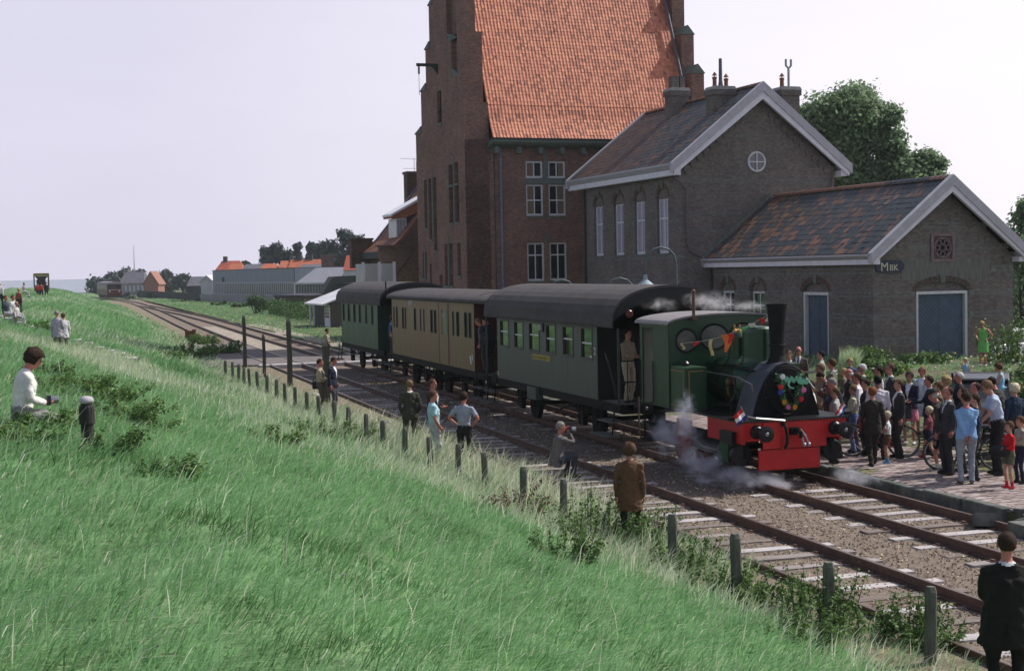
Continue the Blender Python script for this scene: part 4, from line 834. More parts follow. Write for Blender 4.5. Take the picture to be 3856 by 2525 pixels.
for (px, pt_, x, lab, dt) in ((917, 1187, 8.2, 'tallest dark timber post far left of the crossing', .16), (991, 1258, 8.2, 'shorter dark timber post between two taller ones', .13), (1085, 1200, 8.2, 'tall dark timber post in the middle by the near rail', .17), (1224, 1288, 8.2, 'thick grey green timber post behind the two talking men', .2)):
    p = atX(px, pt_, x); zb = -.2; mb = MB(); r = random.Random(px); mb.rings([[(dt*.5*a*k+ox, dt*.5*b_*k, z) for a, b_ in ((-1, -1), (1, -1), (1, 1), (-1, 1))] for z, k, ox in ((zb, 1.1, 0), ((p.z+zb)/2, 1, .02), (p.z-.12, .95, .0), (p.z, .5, -.02))]); o = mb.build('timber_post', M_TALL); o.location = (p.x, p.y, 0); tag(o, lab, 'post', 'tall timber posts at the crossing')
# mooring-like bollard on the dike
for D in np.arange(8, 30, .1):
    q = atD(332, 1640, D)
    if q.z <= float(dike_z(q.x, q.y))+.1: break
q = atD(325, 1490, D); t = thing('bollard', 'dark wooden bollard with pale domed cap standing in the grass at the left', 'bollard'); t.scale = (D/13.6,)*3; t.location = (q.x, q.y, q.z-.602*D/13.6)
mb = MB(); mb.lathe([(.062, -.3), (.060, .33), (.072, .335), (.074, .345), (.073, .48), (.070, .5), (.055, .52), (.052, .535)], n=14); mb.build('shaft', mat('tarred_wood', (.03, .026, .026), rough=.85, var=.4, scale=6, stretch=(2, 2, .3), bump=.6), t)
mb = MB(); mb.smooth = True; mb.lathe([(.05, .53), (.070, .545), (.072, .56), (.055, .59), (.02, .602)], n=16); mb.build('cap', mat('pale_cap', (.34, .33, .36), rough=.8, var=.3), t)
# stone steps in the dike
M_STEP = mat('pale_step_stone', (.38, .37, .38), rough=.85, var=.3, scale=6)
st_ = thing('dike_steps', 'worn pale stone steps descending the grassy dike behind the grey jacketed couple', 'steps')
for (px, py) in ((-10, 1190), (30, 1198), (75, 1212), (118, 1227), (160, 1239), (285, 1279), (328, 1291), (368, 1306), (405, 1318), (447, 1331), (490, 1346)):
    d = None
    for D in np.arange(30, 110, .5):
        p = atD(px, py, D)
        if p.z <= float(dike_z(p.x, p.y))+.22: d = p; break
    if d is None: continue
    mb = MB(); mb.obox((0, 0, 0), (.5, 1.1, .08), Matrix.Rotation(random.uniform(-.05, .05), 3, 'Y')); o = mb.build('step', M_STEP, st_); o.location = (d.x, d.y, float(dike_z(d.x, d.y))+.17)
b = MB(); p = atZ(717, 1250, .45); b.box(-.35, .35, -.2, .2, -.55, .1); b.box(-.42, -.25, -.25, .25, .1, .22); b.box(.12, .38, -.2, .2, .1, .18); o = b.build('rusty_box', mat('rust_box', (.12, .05, .03), rough=.9, var=.4)); o.location = p; tag(o, 'small rusty brown box on the verge of the far track curve', 'box')
# ================================================================ FOLIAGE TOOLS
def leafquads(P, N, s, rng, asp=1.8):
    n = len(P); t = rng.normal(size=(n, 3)); t /= np.linalg.norm(t, axis=1)[:, None]; N = N/np.maximum(np.linalg.norm(N, axis=1), 1e-6)[:, None]
    b = np.cross(N, t); b /= np.maximum(np.linalg.norm(b, axis=1), 1e-6)[:, None]; a = np.cross(b, N); s = s[:, None]
    V = np.stack([P-a*s*asp*.5, P+b*s*.5, P+a*s*asp*.5, P-b*s*.5], 1).reshape(-1, 3); F = np.arange(n*4).reshape(-1, 4); return V, F
def crown(parent, centers, radii, nleaf, size, m, rng, asp=1.5, squash=.85, nm='crown'):
    Ps, Ns, Ts = [], [], []; centers = np.array(centers); radii = np.array(radii); wv = radii**2; wv = wv/wv.sum(); bmin, bmax = (centers[:, 2]-radii).min(), (centers[:, 2]+radii).max()
    for c_, r_, w_ in zip(centers, radii, wv):
        k = max(4, int(nleaf*w_)); d = rng.normal(size=(k, 3)); d /= np.linalg.norm(d, axis=1)[:, None]; rad = r_*(rng.random(k)**.35)*(1+rng.normal(0, .2, k)); P = c_+d*rad[:, None]*[1, 1, squash]; Ps.append(P); Ns.append(d*.9+rng.normal(0, .6, (k, 3))+[0, 0, .35]); Ts.append(np.clip(rng.normal(.5, .2, k)+rng.uniform(-.15, .15), 0, 1))
    P = np.concatenate(Ps); V, F = leafquads(P, np.concatenate(Ns), rng.uniform(.6, 1.3, len(P))*size, rng, asp); return link(nm, mesh_np(nm, V, F, m, tint=np.concatenate(Ts)), parent)
def leafmat(name, a, b_, c_, tr=.25): return mat(name, b_, rough=.55, var=.15, scale=1.5, tint=[(0, a), (.5, b_), (1, c_)], trans=tr, spec=.25)
M_BARK = mat('bark', (.06, .05, .04), rough=.95, var=.4, scale=5, stretch=(3, 3, .5), bump=.8)
L_TREE = leafmat('tree_leaves', (.09, .15, .08), (.17, .26, .14), (.25, .35, .19), .5)
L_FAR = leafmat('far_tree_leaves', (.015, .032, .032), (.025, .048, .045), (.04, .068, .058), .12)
def tree(lab, base, H, cw, seed, nleaf, size, m=L_TREE, blobs=26, low=.3, group=None, shape=None, name='tree', trunk_r=None):
    rg = np.random.default_rng(seed); t = thing(name, lab, 'tree', base, 0, group); tr = trunk_r or H*.022
    cs, rs = [], []
    for k in range(blobs):
        if shape: x, y, z, r_ = shape[k % len(shape)]; x += rg.normal(0, r_*.25); y += rg.normal(0, r_*.4); z += rg.normal(0, r_*.2); r_ *= rg.uniform(.7, 1.1)
        else:
            zz = low+(1-low)*rg.random()**.8; wv = math.sin(math.pi*min(1, max(.06, (zz-low*.7)/(1.02-low*.7)))**.75); a = rg.uniform(0, 6.28); rad = cw*.5*wv*rg.random()**.5*.85; x, y, z = rad*math.cos(a), rad*math.sin(a), zz*H*.93; r_ = cw*rg.uniform(.16, .28)
        cs.append((x, y, z)); rs.append(r_)
    b = MB(); top_ = H*.72; n = 5; pts = [(rg.normal(0, tr*.5)*k, rg.normal(0, tr*.5)*k, top_*k/n) for k in range(n+1)]; b.tube(pts, [tr*(1.25 if k == 0 else 1-.75*k/n) for k in range(n+1)], 8)
    TK = b.build('trunk', M_BARK, t); b = MB()
    for c_ in cs[::2]: k = min(n, max(1, int(c_[2]/top_*n*.7))); p0 = Vector(pts[k]); c2_ = Vector(c_); mid = p0.lerp(c2_, .5)+Vector((rg.normal(0, .2), rg.normal(0, .2), -.05*H*.2)); b.tube([p0, mid, c2_], [tr*.35, tr*.22, tr*.06], 5)
    b.build('limb', M_BARK, t); crown(t, cs, rs, nleaf, size, m, rg); return t
# big tree behind the station: lobed crown measured from the photograph, with gaps
D = 92.; base = atD(3170, 1060, D); base.z = .2
def tb(px, py, r_): q = atD(px, py, D)-base; return (q.x, q.y, q.z, r_/5355*D)
sh = [tb(3120, 430, 100), tb(3200, 370, 85), tb(3060, 440, 55), tb(3140, 520, 100), tb(3240, 460, 90), tb(3310, 520, 85), tb(3200, 590, 80), tb(3380, 560, 60), tb(3420, 640, 75), tb(3340, 660, 70), tb(3480, 600, 55), tb(3530, 625, 35), tb(3250, 680, 90), tb(3160, 660, 70), tb(3500, 680, 50), tb(3270, 390, 45), tb(3320, 440, 50), tb(3060, 520, 60), tb(3110, 600, 60), tb(3400, 700, 60)]
tree('large leafy tree with rounded crown rising behind the ridge of the goods wing', base, 17, 12, 3, 60000, .20, blobs=70, shape=sh, trunk_r=.3)
for (px, pt_, pw, D, lab, sd) in ((3880, 760, 130, 88, 'dark leafy tree cut by the right edge of the picture', 8), (3760, 870, 60, 100, 'small tree showing over the right slope of the goods wing roof', 9)):
    b_ = atD(px, 1080, D); b_.z = .1; tree(lab, b_, 4.25+(1000-pt_)*D/5355, pw*2/5355*D, sd, 7000, .2, blobs=22, low=.05)
q = atD(3845, 980, 80); tree('low dark shrub tree beyond the right corner of the goods wing', (q.x, q.y, .1), 5.2, 5.0, 12, 5000, .17, blobs=16, low=.0)
# ================================================================ FAR BACKGROUND
M_CORR = mat('blue_grey_corrugated', (.19, .225, .27), rough=.6, var=.08, scale=.5)
M_CORR2 = mat('pale_cladding', (.27, .28, .30), rough=.7, var=.1, scale=1, stretch=(1, 1, .3))
M_LAV = mat('lavender_grey_roof', (.26, .26, .32), rough=.6, var=.12, scale=1)
M_FROOF = mat('far_orange_roof', (.34, .10, .05), rough=.85, var=.3, scale=1.2, col2=(.26, .09, .06))
M_FROOF2 = mat('far_red_roof', (.26, .06, .04), rough=.85, var=.3, scale=1.2)
M_FSLATE = mat('far_slate', (.10, .10, .13), rough=.8, var=.25, scale=1)
M_FWALL = mat('far_dark_wall', (.06, .065, .08), rough=.9, var=.3, scale=.6)
M_FWHITE = mat('far_white_wall', (.50, .52, .56), rough=.8, var=.1, scale=1)
M_FGREY = mat('far_grey_wall', (.26, .26, .285), rough=.85, var=.15, scale=.5)
A = atY(801, 1040, 250.); A.z = 0; Bp = atY(1107, 1040, 205.); Bp.z = 0; dv = (Bp-A); Lw = dv.length; rzw = math.atan2(dv.y, dv.x)
WH = thing('warehouse', 'long blue grey corrugated warehouse with a band of white framed windows in the distance', 'warehouse', A, rzw)
fW = lambda a, z, d: (a, d, z)   # local: along wall, away from the track
zt, zm, zl = 5.15, 3.05, 1.25
b = MB(); n = 90; pts = []
for k in range(n+1): pts.append((Lw*k/n, (.06 if k % 2 else 0)))
for k in range(n): b.quad((pts[k][0], pts[k][1], zm), (pts[k+1][0], pts[k+1][1], zm), (pts[k+1][0], pts[k+1][1], zt), (pts[k][0], pts[k][1], zt))
b.box(0, Lw, .1, 12, -.2, zt); b.build('corrugated_wall', M_CORR, WH); b = MB(); b.box(0, Lw, .03, .09, -.2, zm-.02); b.build('lower_wall', M_FGREY, WH)
b = MB(); b.box(0, Lw, -.1, 12, zt+.01, zt+.1); b.build('roof', M_FSLATE, WH)
nb = 46
for k in range(nb):
    if k < 8: continue
    b = MB(); x = Lw*k/nb; b.box(x+.1, x+Lw/nb-.1, -.0, .02, zl+.1, zm-.12); b.build('window', mat('far_pane', (.03, .045, .05), rough=.3), WH)
b = MB()
for k in range(nb+1): x = Lw*k/nb; b.box(x-.09, x+.09, -.05, -.004, zl, zm)
b.box(0, Lw, -.06, -.0041, zl-.1, zl); b.box(0, Lw, -.06, -.0041, zm, zm+.1); b.build('window_frames', M_FWHITE, WH)
b = MB(); b.box(6.2, 7.4, -.06, -.0, zm+.2, zm+1.0); b.build('vent', M_FWALL, WH)
# glass house to the right of it
D = 196.; P1 = atD(1110, 1040, D); P2 = atD(1260, 1040, D*.97); dv = P2-P1; GH = thing('glasshouse', 'low pale roofed works building with white framed window strip beside the warehouse', 'building', (P1.x, P1.y, 0), math.atan2(dv.y, dv.x)); Lg = dv.length
b = MB(); b.prism([(0, 3.0), (Lg, 3.0), (Lg-1.2, 5.1), (.4, 5.1)], lambda u, v, a: (u, (v-3.0)*1.6+a, v), 0, .1); b.build('roof', M_LAV, GH)
for k in range(16): b = MB(); x = .7+k*(Lg-1.6)/16; b.bar((x, .1-.02, 3.1), (x+.5, 3.3-.02, 5.1), .09, .04); b.build('roof_rib', M_FWHITE, GH)
b = MB(); b.box(0, Lg, .1, 9, -.2, 2.98); b.build('wall', M_FGREY, GH); b = MB(); b.box(-.1, Lg+.1, -.2, .1, 2.9, 3.12); b.build('gutter', M_FWHITE, GH)
for k in range(14): b = MB(); b.box(.2+k*Lg/14, Lg/14*(k+1)-.15, .05, .095, 1.75, 2.8); b.build('window', mat('far_pane_green', (.05, .08, .065), rough=.3), GH)
# row of far houses with coloured roofs (built parallel to the picture's horizon line)
def far_house(xl, xr, yr, ye, D, roof, wall, lab, hip=0., gable=False, chim=None, win=0, yb=None, name='house', group='distant town houses'):
    P1 = atD(xl, ye, D); P2 = atD(xr, ye, D); dv = Vector((P2.x-P1.x, P2.y-P1.y, 0)); L = dv.length; ze_ = (P1.z+P2.z)/2; zr_ = atD((xl+xr)/2, yr, D).z; t = thing(name, lab, 'house', (P1.x, P1.y, 0), math.atan2(dv.y, dv.x), group); dp = 7.
    if gable: b = MB(); b.prism([(0, -.3), (L, -.3), (L, ze_), (L/2, zr_), (0, ze_)], lambda u, v, a: (u, a, v), 0, dp); b.build('wall', wall, t); b = MB(); b.prism([(-.3, ze_-.2), (L/2, zr_+.15), (L+.3, ze_-.2), (L+.3, ze_-.45), (L/2, zr_-.12), (-.3, ze_-.45)], lambda u, v, a: (u, a, v), -.3, dp+.3); b.build('roof', roof, t)
    else:
        b = MB(); b.box(0, L, .3, dp, -.3, ze_); b.build('wall', wall, t); b = MB(); h_ = hip*L; f1, f2, r1, r2_ = (0, 0, ze_), (L, 0, ze_), (h_, dp/2, zr_), (L-h_, dp/2, zr_); g1, g2 = (0, dp, ze_), (L, dp, ze_)
        b.quad(f1, f2, r2_, r1); b.quad(g2, g1, r1, r2_); b.quad(g1, f1, r1); b.quad(f2, g2, r2_); b.quad(f1, g1, g2, f2); b.build('roof', roof, t)
    if chim:
        for fx_ in chim: b = MB(); b.box(L*fx_-.4, L*fx_+.4, dp/2-.4, dp/2+.4, zr_-1, zr_+.9); b.build('chimney', M_DARKWOOD if False else M_FWALL, t)
    for k in range(win): b = MB(); x = L*(k+.3)/win; b.box(x, x+L/win*.4, .24 if not gable else -.05, .29 if not gable else -.004, max(.6, ze_-2.4), ze_-.6); b.build('window', M_FWHITE, t)
    return t
far_house(805, 912, 981, 1022, 290, M_FROOF2, M_FWALL, 'hipped red roofed house showing above the left end of the warehouse', hip=.18, chim=(.3,))
far_house(850, 910, 992, 1024, 285, M_FROOF, M_FWALL, 'plain orange roof in front of the hipped red roof', hip=.12)
far_house(905, 990, 993, 1022, 280, M_FSLATE, M_FWALL, 'grey slate roof between two orange roofs above the warehouse', hip=.1)
far_house(970, 1045, 992, 1020, 275, M_FROOF, M_FWALL, 'low dull orange roof right of the slate roof', hip=.2)
far_house(1046, 1078, 981, 1017, 275, M_FROOF, M_FWALL, 'small bright orange gable roof above the warehouse end', hip=.05)
far_house(1080, 1215, 976, 1016, 275, M_FROOF, M_FWALL, 'long bright orange roof reaching the brick stack', hip=.04, chim=(.3, .6))
far_house(1122, 1215, 994, 1016, 255, M_FSLATE, M_FWALL, 'dark slate roof in front of the long orange roof', hip=.08)
far_house(1292, 1366, 959, 1016, 175, M_FROOF2, M_FWHITE, 'red tiled roof next to the dormer house, with pale wall below', hip=.02, win=4)
D = 230.; q = atD(1232, 958, D); b = MB(); b.box(-.85, .85, -.8, .8, 0, q.z-.4); b.box(-.95, .95, -.9, .9, q.z-.4, q.z); o = b.build('brick_stack', mat('far_brick', (.11, .07, .06), rough=.9, var=.3, scale=2)); o.location = (q.x, q.y, 0); tag(o, 'square brick chimney stack above the pale works roof', 'chimney')
q = atD(1215, 1052, 165); b = MB(); b.prism([(-.0, 2.0), (1.2, 3.9), (7, 4.1), (7, 3.3), (1.6, 3.1), (.6, 1.8)], lambda u, v, a: (u, a, v), 0, 3); b.box(1.2, 7, .3, 3, -.2, 3.1); o = b.build('dark_canopy', M_DARKWOOD); o.location = (q.x, q.y, 0); tag(o, 'black canopy roof behind the little white roofed shed', 'canopy')
# wagon body used as a hut, bush and hedge
q1, q2 = atY(1036, 1165, 176.), atY(1145, 1150, 170); dv = q2-q1; t = thing('old_hut', 'low brown flat roofed hut beside the round bush', 'hut', (q1.x, q1.y, -.1), math.atan2(dv.y, dv.x)); Lh = dv.length
b = MB(); b.box(0, Lh, 0, 3, 0, 1.75); b.build('wall', mat('hut_brown', (.075, .062, .058), rough=.9, var=.3, scale=1.5), t); b = MB(); b.box(-.1, Lh+.1, -.15, 3.1, 1.76, 1.9); b.build('roof', M_FSLATE, t)
def bush(lab, base, w_, d_, h_, seed, n, size, m, name='bush', cat='bush', blobs=12, group=None):
    rg = np.random.default_rng(seed); t = thing(name, lab, cat, base, 0, group); cs = [(rg.uniform(-.5, .5)*w_*.8, rg.uniform(-.5, .5)*d_*.8, h_*rg.uniform(.25, .8)) for _ in range(blobs)]; rs = [h_*rg.uniform(.2, .36) for _ in cs]
    b = MB()
    for c_ in cs[:7]: b.tube([(c_[0]*.2, c_[1]*.2, -.05), (c_[0]*.7, c_[1]*.7, c_[2]*.6), c_], [.02*h_, .014*h_, .006*h_], 4)
    b.build('stem', M_BARK, t); crown(t, cs, rs, n, size, m, rg, nm='foliage'); return t
L_BUSH = leafmat('bush_leaves', (.02, .045, .016), (.04, .085, .028), (.07, .13, .04))
L_HEDGE = leafmat('hedge_leaves', (.02, .05, .014), (.05, .11, .03), (.10, .18, .05))
bush('round green bush in front of the distant warehouse', (atY(963, 1178, 158).x, 158, -.1), 1.9, 1.9, 2.5, 3, 1800, .12, L_BUSH)
def hedge(lab, P, h_, w_, seed, n, size, m, name='hedge'):
    rg = np.random.default_rng(seed); t = thing(name, lab, 'hedge', P[0]); cs = []; P0 = Vector(P[0]); P1 = Vector(P[1]); k = max(6, int((P1-P0).length/(h_*.4)))
    for i in range(k):
        for j in range(3): p = P0.lerp(P1, i/(k-1))-P0; cs.append((p.x+rg.uniform(-.5, .5)*w_, p.y+rg.uniform(-.5, .5)*w_*.5, p.z+h_*(.2+.27*j)*rg.uniform(.85, 1.1)))
    crown(t, cs, [h_*rg.uniform(.26, .36) for _ in cs], n, size, m, rg, nm='foliage', squash=.9); return t
hedge('clipped bright green hedge between the hut and the white roofed shed', [(22.3, 160, -.1), (21.6, 121, -.1)], 1.75, 1.8, 5, 7000, .13, L_HEDGE)
for (px, D, w_, h_, lab, sd) in ((1014, 170, 1.2, 1.0, 'dark low bush left of the old hut', 21), (830, 205, 5, .9, 'scrubby bush along the far side of the curved track', 22), (905, 190, 3, .8, 'dark scrub below the round bush', 23), (700, 240, 6, .7, 'low scrub beside the far curve of the track', 24), (520, 285, 9, 1.6, 'dense scrub right of the red railcar', 25), (590, 300, 8, 1.3, 'second patch of dense scrub right of the red railcar', 26)):
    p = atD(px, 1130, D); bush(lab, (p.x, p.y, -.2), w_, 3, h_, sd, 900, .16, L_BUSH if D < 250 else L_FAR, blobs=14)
# works fence
FN = thing('board_fence', 'long weathered grey board fence in front of the warehouse', 'fence', (0, 0, 0)); P0, P1 = Vector((22.9, 248, 0)), Vector((30.0, 206, 0)); n = 44; dv = (P1-P0).normalized(); rzf = math.atan2(dv.y, dv.x)
PM = [MB().box(-.46, .46, -.03, .03, -.2, 1.15+.06*k).mesh('board', [M_FGREY, M_CORR2, M_FGREY][k]) for k in range(3)]
for k in range(n): link('board', PM[k % 3 if random.random() < .6 else 0], FN, loc=P0+dv*(.96*k), rot=(0, 0, rzf))
FN2 = thing('dark_fence', 'long dark trellis fence running left from the board fence to the railcar', 'fence', (0, 0, 0)); P0, P1 = Vector((22.9, 249, 0)), Vector((16.5, 330, 0)); dv = (P1-P0).normalized(); rzf = math.atan2(dv.y, dv.x); PM2 = MB().box(-.8, .8, -.04, .04, -.2, 1.35).mesh('board', mat('dark_fence_wood', (.05, .06, .065), rough=.9, var=.4, scale=1.5))
for k in range(48): link('board', PM2, FN2, loc=P0+dv*(1.68*k), rot=(0, 0, rzf))
# white house, slate houses, cottage, masts, trees to the left
far_house(756, 800, 1038, 1056, 300, M_FWHITE, M_FWHITE, 'white gabled house end left of the warehouse', gable=True)
far_house(701, 762, 1041, 1076, 320, M_FSLATE, M_FWALL, 'small house with slate roof and white eaves left of the white gable', hip=.1)
far_house(448, 543, 1024, 1066, 380, M_FSLATE, M_FGREY, 'long slate roofed house with pale pillars behind the red railcar', hip=.12, win=6)
far_house(541, 595, 1022, 1066, 370, mat('far_pink_gable', (.26, .13, .10), rough=.9, var=.2), mat('far_pink_gable', (.26, .13, .10)), 'pinkish brick gable of a cottage left of the distant trees', gable=True)
b = None
def ftree(px, pt_, wpx, D, lab, sd, pb=1060, n=2600, sz=.5, low=.1):
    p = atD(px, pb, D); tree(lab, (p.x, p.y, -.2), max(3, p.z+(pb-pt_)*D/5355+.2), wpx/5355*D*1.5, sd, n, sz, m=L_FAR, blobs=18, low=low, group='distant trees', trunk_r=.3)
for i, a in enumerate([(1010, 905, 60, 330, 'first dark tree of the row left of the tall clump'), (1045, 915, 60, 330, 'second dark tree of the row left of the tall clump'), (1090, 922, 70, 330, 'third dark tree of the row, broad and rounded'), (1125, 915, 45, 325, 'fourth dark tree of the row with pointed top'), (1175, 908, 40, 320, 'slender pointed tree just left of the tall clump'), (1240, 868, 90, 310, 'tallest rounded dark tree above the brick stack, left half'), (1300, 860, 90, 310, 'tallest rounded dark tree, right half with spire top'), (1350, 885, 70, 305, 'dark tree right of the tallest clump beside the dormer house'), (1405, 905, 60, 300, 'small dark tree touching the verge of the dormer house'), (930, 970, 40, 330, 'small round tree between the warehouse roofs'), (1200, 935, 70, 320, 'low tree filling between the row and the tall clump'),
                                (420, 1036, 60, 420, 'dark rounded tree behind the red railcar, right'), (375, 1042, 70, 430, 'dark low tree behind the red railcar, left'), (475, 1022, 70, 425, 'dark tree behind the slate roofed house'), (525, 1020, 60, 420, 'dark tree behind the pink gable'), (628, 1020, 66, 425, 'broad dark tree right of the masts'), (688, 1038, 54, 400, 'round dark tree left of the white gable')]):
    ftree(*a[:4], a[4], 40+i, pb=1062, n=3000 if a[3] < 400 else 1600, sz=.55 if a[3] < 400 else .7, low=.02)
for (px, pt_, D, lab) in ((503, 921, 400, 'very tall thin flag mast above the slate roofed house'), (600, 1012, 380, 'short pale mast by the pink gable'), (592, 1018, 380, 'leaning pale mast by the pink gable'), (324, 1058, 260, 'thin white pole on the shore beyond the dike')):
    p = atD(px, pt_, D); b = MB(); r_ = .14 if D > 300 else .06; b.tube([(0, 0, 0), (0, 0, p.z*.6), (0, 0, p.z)], [r_, r_*.8, r_*.3], 6); b.box(-r_*2.2, r_*2.2, -.1, .1, 0, .3); o = b.build('mast', mat('mast_paint', (.2, .17, .16), rough=.7)); o.location = (p.x, p.y, -.1); tag(o, lab, 'mast')
# red railcar on the far curve
RC = thing('railcar', 'small dark red railcar with two front windows and pale roof on the far curve', 'railcar', (float(tx1(297)), 297, 0), .10)
M_RC = mat('railcar_red', (.085, .012, .012), rough=.5, var=.2, scale=1); b = MB(); b.box(-1.45, 1.45, 0, 16, .7, 3.1); o = b.build('body', M_RC, RC); q = o.modifiers.new('b', 'BEVEL'); q.width = .15; q.segments = 2
b = MB(); b.prism([(-1.5, 3.05), (1.5, 3.05), (1.2, 3.4), (0, 3.55), (-1.2, 3.4)], lambda u, v, a: (u, a, v), -.1, 16.1); b.build('roof', mat('railcar_roof', (.26, .25, .28), rough=.8), RC); b = MB(); b.tube([(-.9, 1, 3.9), (-.9, 8, 3.9)], .05, 4)
for y in (1, 4.5, 8): b.tube([(-.9, y, 3.3), (-.9, y, 3.9)], .05, 4)
b.build('roof_pipe', M_LEAD, RC)
for x in (-1.15, .1): b = MB(); b.box(x, x+1.05, -.04, -.004, 2.1, 2.95); b.build('front_window', M_GLASS, RC)
for x in (-1.1, .75): b = MB(); b.lathe([(.16, 0), (.13, -.08)], (x+.15, -.005, 1.55), 8, 'y'); b.build('headlight', M_FWHITE, RC)
b = MB(); b.box(-1.3, 1.3, -.03, -.004, 1.85, 1.92); b.build('trim', M_FWHITE, RC); b = MB(); b.box(-1.3, 1.3, -.15, .2, .25, .7); b.box(-1.2, 1.2, 1, 15, .25, .7); b.build('skirt', M_BARK, RC)
for k in range(9): b = MB(); b.box(-1.47, -1.455, 1+k*1.6, 2.1+k*1.6, 2.0, 2.9); b.build('side_window', mat('railcar_side_glass', (.02, .022, .02), rough=.3), RC)
# lorry on the dike crest
q = atD(158, 1093, 165); z0_ = float(dike_z(q.x, q.y)); TRK = thing('lorry', 'lorry with yellow brown canvas hood seen from behind on the dike crest', 'lorry', (q.x, q.y, q.z-.05), .03)
M_LR = mat('lorry_body', (.16, .12, .13), rough=.6, var=.2); k = 165*50/5355/1.54; 
b = MB(); b.box(-.86, -.74, 0, 3.2, .5, 2.0); b.box(.74, .86, 0, 3.2, .5, 2.0); b.box(-.85, .85, 0, .12, .3, .65); b.build('body', M_LR, TRK); b = MB(); b.box(-.84, .84, -.08, .0, 1.72, 2.02); b.prism([(-.86, 1.72), (.86, 1.72), (.86, 1.95), (.76, 2.04), (-.76, 2.04), (-.86, 1.95)], lambda u, v, a: (u, a, v), 0.001, 3.2); b.build('canvas_hood', mat('yellow_brown_canvas', (.24, .19, .05), rough=.9, var=.2), TRK)
b = MB(); b.prism([(-.74, 1.7), (.74, 1.7), (.3, 1.15), (.1, 1.05), (-.1, 1.05), (-.3, 1.15)], lambda u, v, a: (u, a, v), .02, .06); b.build('drawn_curtain', mat('dark_canvas', (.05, .03, .035), rough=.9), TRK); b = MB()
for x in (-.7, .7): b.lathe([(.3, -.1), (.3, .1)], (x, .8, .25), 12, 'x')
b.build('wheel', mat('lorry_tyre', (.02, .02, .02)), TRK); b = MB(); b.box(-.5, .5, 2.0, 4.6, .3, 1.3); b.build('cab', M_LR, TRK)
# ================================================================ GRASS AND WEEDS ON THE DIKE
def blades(name, x, y, zb, L, W, bend, tint, m, label, rng, lean=(.9, -.35), cat='grass', stems=None):
    n = len(x); a = rng.uniform(0, 2*np.pi, n); wx, wy = lean; ln = np.sqrt(wx*wx+wy*wy)
    dx = wx*bend+np.cos(a)*.35*bend+rng.normal(0, .12, n); dy = wy*bend+np.sin(a)*.35*bend+rng.normal(0, .12, n)
    base = np.stack([x, y, zb], -1); t = np.stack([dx, dy, np.ones(n)*1.0], -1); t /= np.linalg.norm(t, axis=1)[:, None]
    t2 = np.stack([dx*2.6, dy*2.6, np.maximum(1-.95*bend, .05)], -1); t2 /= np.linalg.norm(t2, axis=1)[:, None]
    p1 = base+t*(L*.5)[:, None]; p2 = p1+t2*(L*.5)[:, None]; sa = rng.uniform(0, np.pi, n); s = np.stack([np.cos(sa), np.sin(sa), 0*sa], -1)*(W*.5)[:, None]
    V = np.stack([base-s, base+s, p1+s*.8, p1-s*.8, p2], 1).reshape(-1, 3); i = (np.arange(n)*5)[:, None]; F = np.concatenate([i+np.array([[0, 1, 2]]), i+np.array([[0, 2, 3]]), i+np.array([[3, 2, 4]])], 0)
    o = link(name, mesh_np(name, V, F, m, tint=np.tile(tint, 3), smooth=True)); tag(o, label, cat, kind='stuff'); return o
M_GRS = mat('grass_blades', (.06, .12, .04), rough=.5, var=.12, scale=1.2, spec=.35, trans=.42, tint=[(0, (.055, .13, .04)), (.3, (.17, .34, .135)), (.6, (.29, .52, .245)), (.74, (.36, .54, .29)), (.88, (.60, .61, .44)), (1, (.85, .86, .74))])
rg = np.random.default_rng(21)
def scatter(n, y0, y1, pw, x0=-6.5, over=1.1):
    y = y0+(y1-y0)*rg.random(n)**pw; xf = foot_x(y)+over; x = x0+(xf-x0)*rg.random(n); 
    # keep what the slope in view can show
    keep = (x > -.35*(y*.0)-6.0) & (x > (y-3)*-.12-2.2); return x[keep], y[keep]
def straw(x, y):
    u = foot_x(y)-x; v = vnoise(x, y*.5, .35, 12); band = np.exp(-((u-.0)/1.0)**2)*np.where((y > 19) & (y < 130), 1.15, .5); up_ = np.clip((y-22)/20, 0, 1)*np.clip(vnoise(x*.8, y*.22, .5, 31)-.38, 0, 1)*2.1
    return np.clip(band*(.35+.9*v)+up_, 0, 1)
def dark(x, y): return np.clip((.55*vnoise(x*1.2+y*.3, y*.7, 1.1, 14)+.45*vnoise(x, y, 3.1, 18)-.5)*3., 0, 1)*np.clip((30-y)/15, .25, 1)
x, y = scatter(330000, 4.0, 60, 2.25); d = np.hypot(x, y); st1 = straw(x, y); dk1 = dark(x, y); n = len(x); u = foot_x(y)-x
tn = np.clip(.5+.14*rg.normal(size=n)-.33*dk1, 0, .72); ss = rg.random(n) < st1*.75; tn = np.where(ss, rg.uniform(.72, 1, n), tn); glint = rg.random(n) < .045; tn = np.where(glint, rg.uniform(.85, 1, n), tn)  # a few blades coloured near white to stand for sun glints
L = rg.uniform(.08, .24, n)*(1+.6*vnoise(x, y, .8, 3))*np.where(ss, 1.35, 1)*np.where(u < .1, .75, 1); W = .0042+.0006*d; bend = np.clip(rg.normal(.7, .3, n), .1, 1.2)*np.where(ss, .35, 1)*np.where(y > 30, .6, 1)
eo = np.where(y < 21, -.75, -.25); edge = (u < eo) & (rg.random(n) < np.clip((eo-u)/.7, 0, .9)); k = ~edge
blades('dike_grass', x[k], y[k], dike_z(x[k], y[k])-.02, L[k], W[k], bend[k], tn[k], M_GRS, 'long wind combed green grass covering the dike slope', rg)
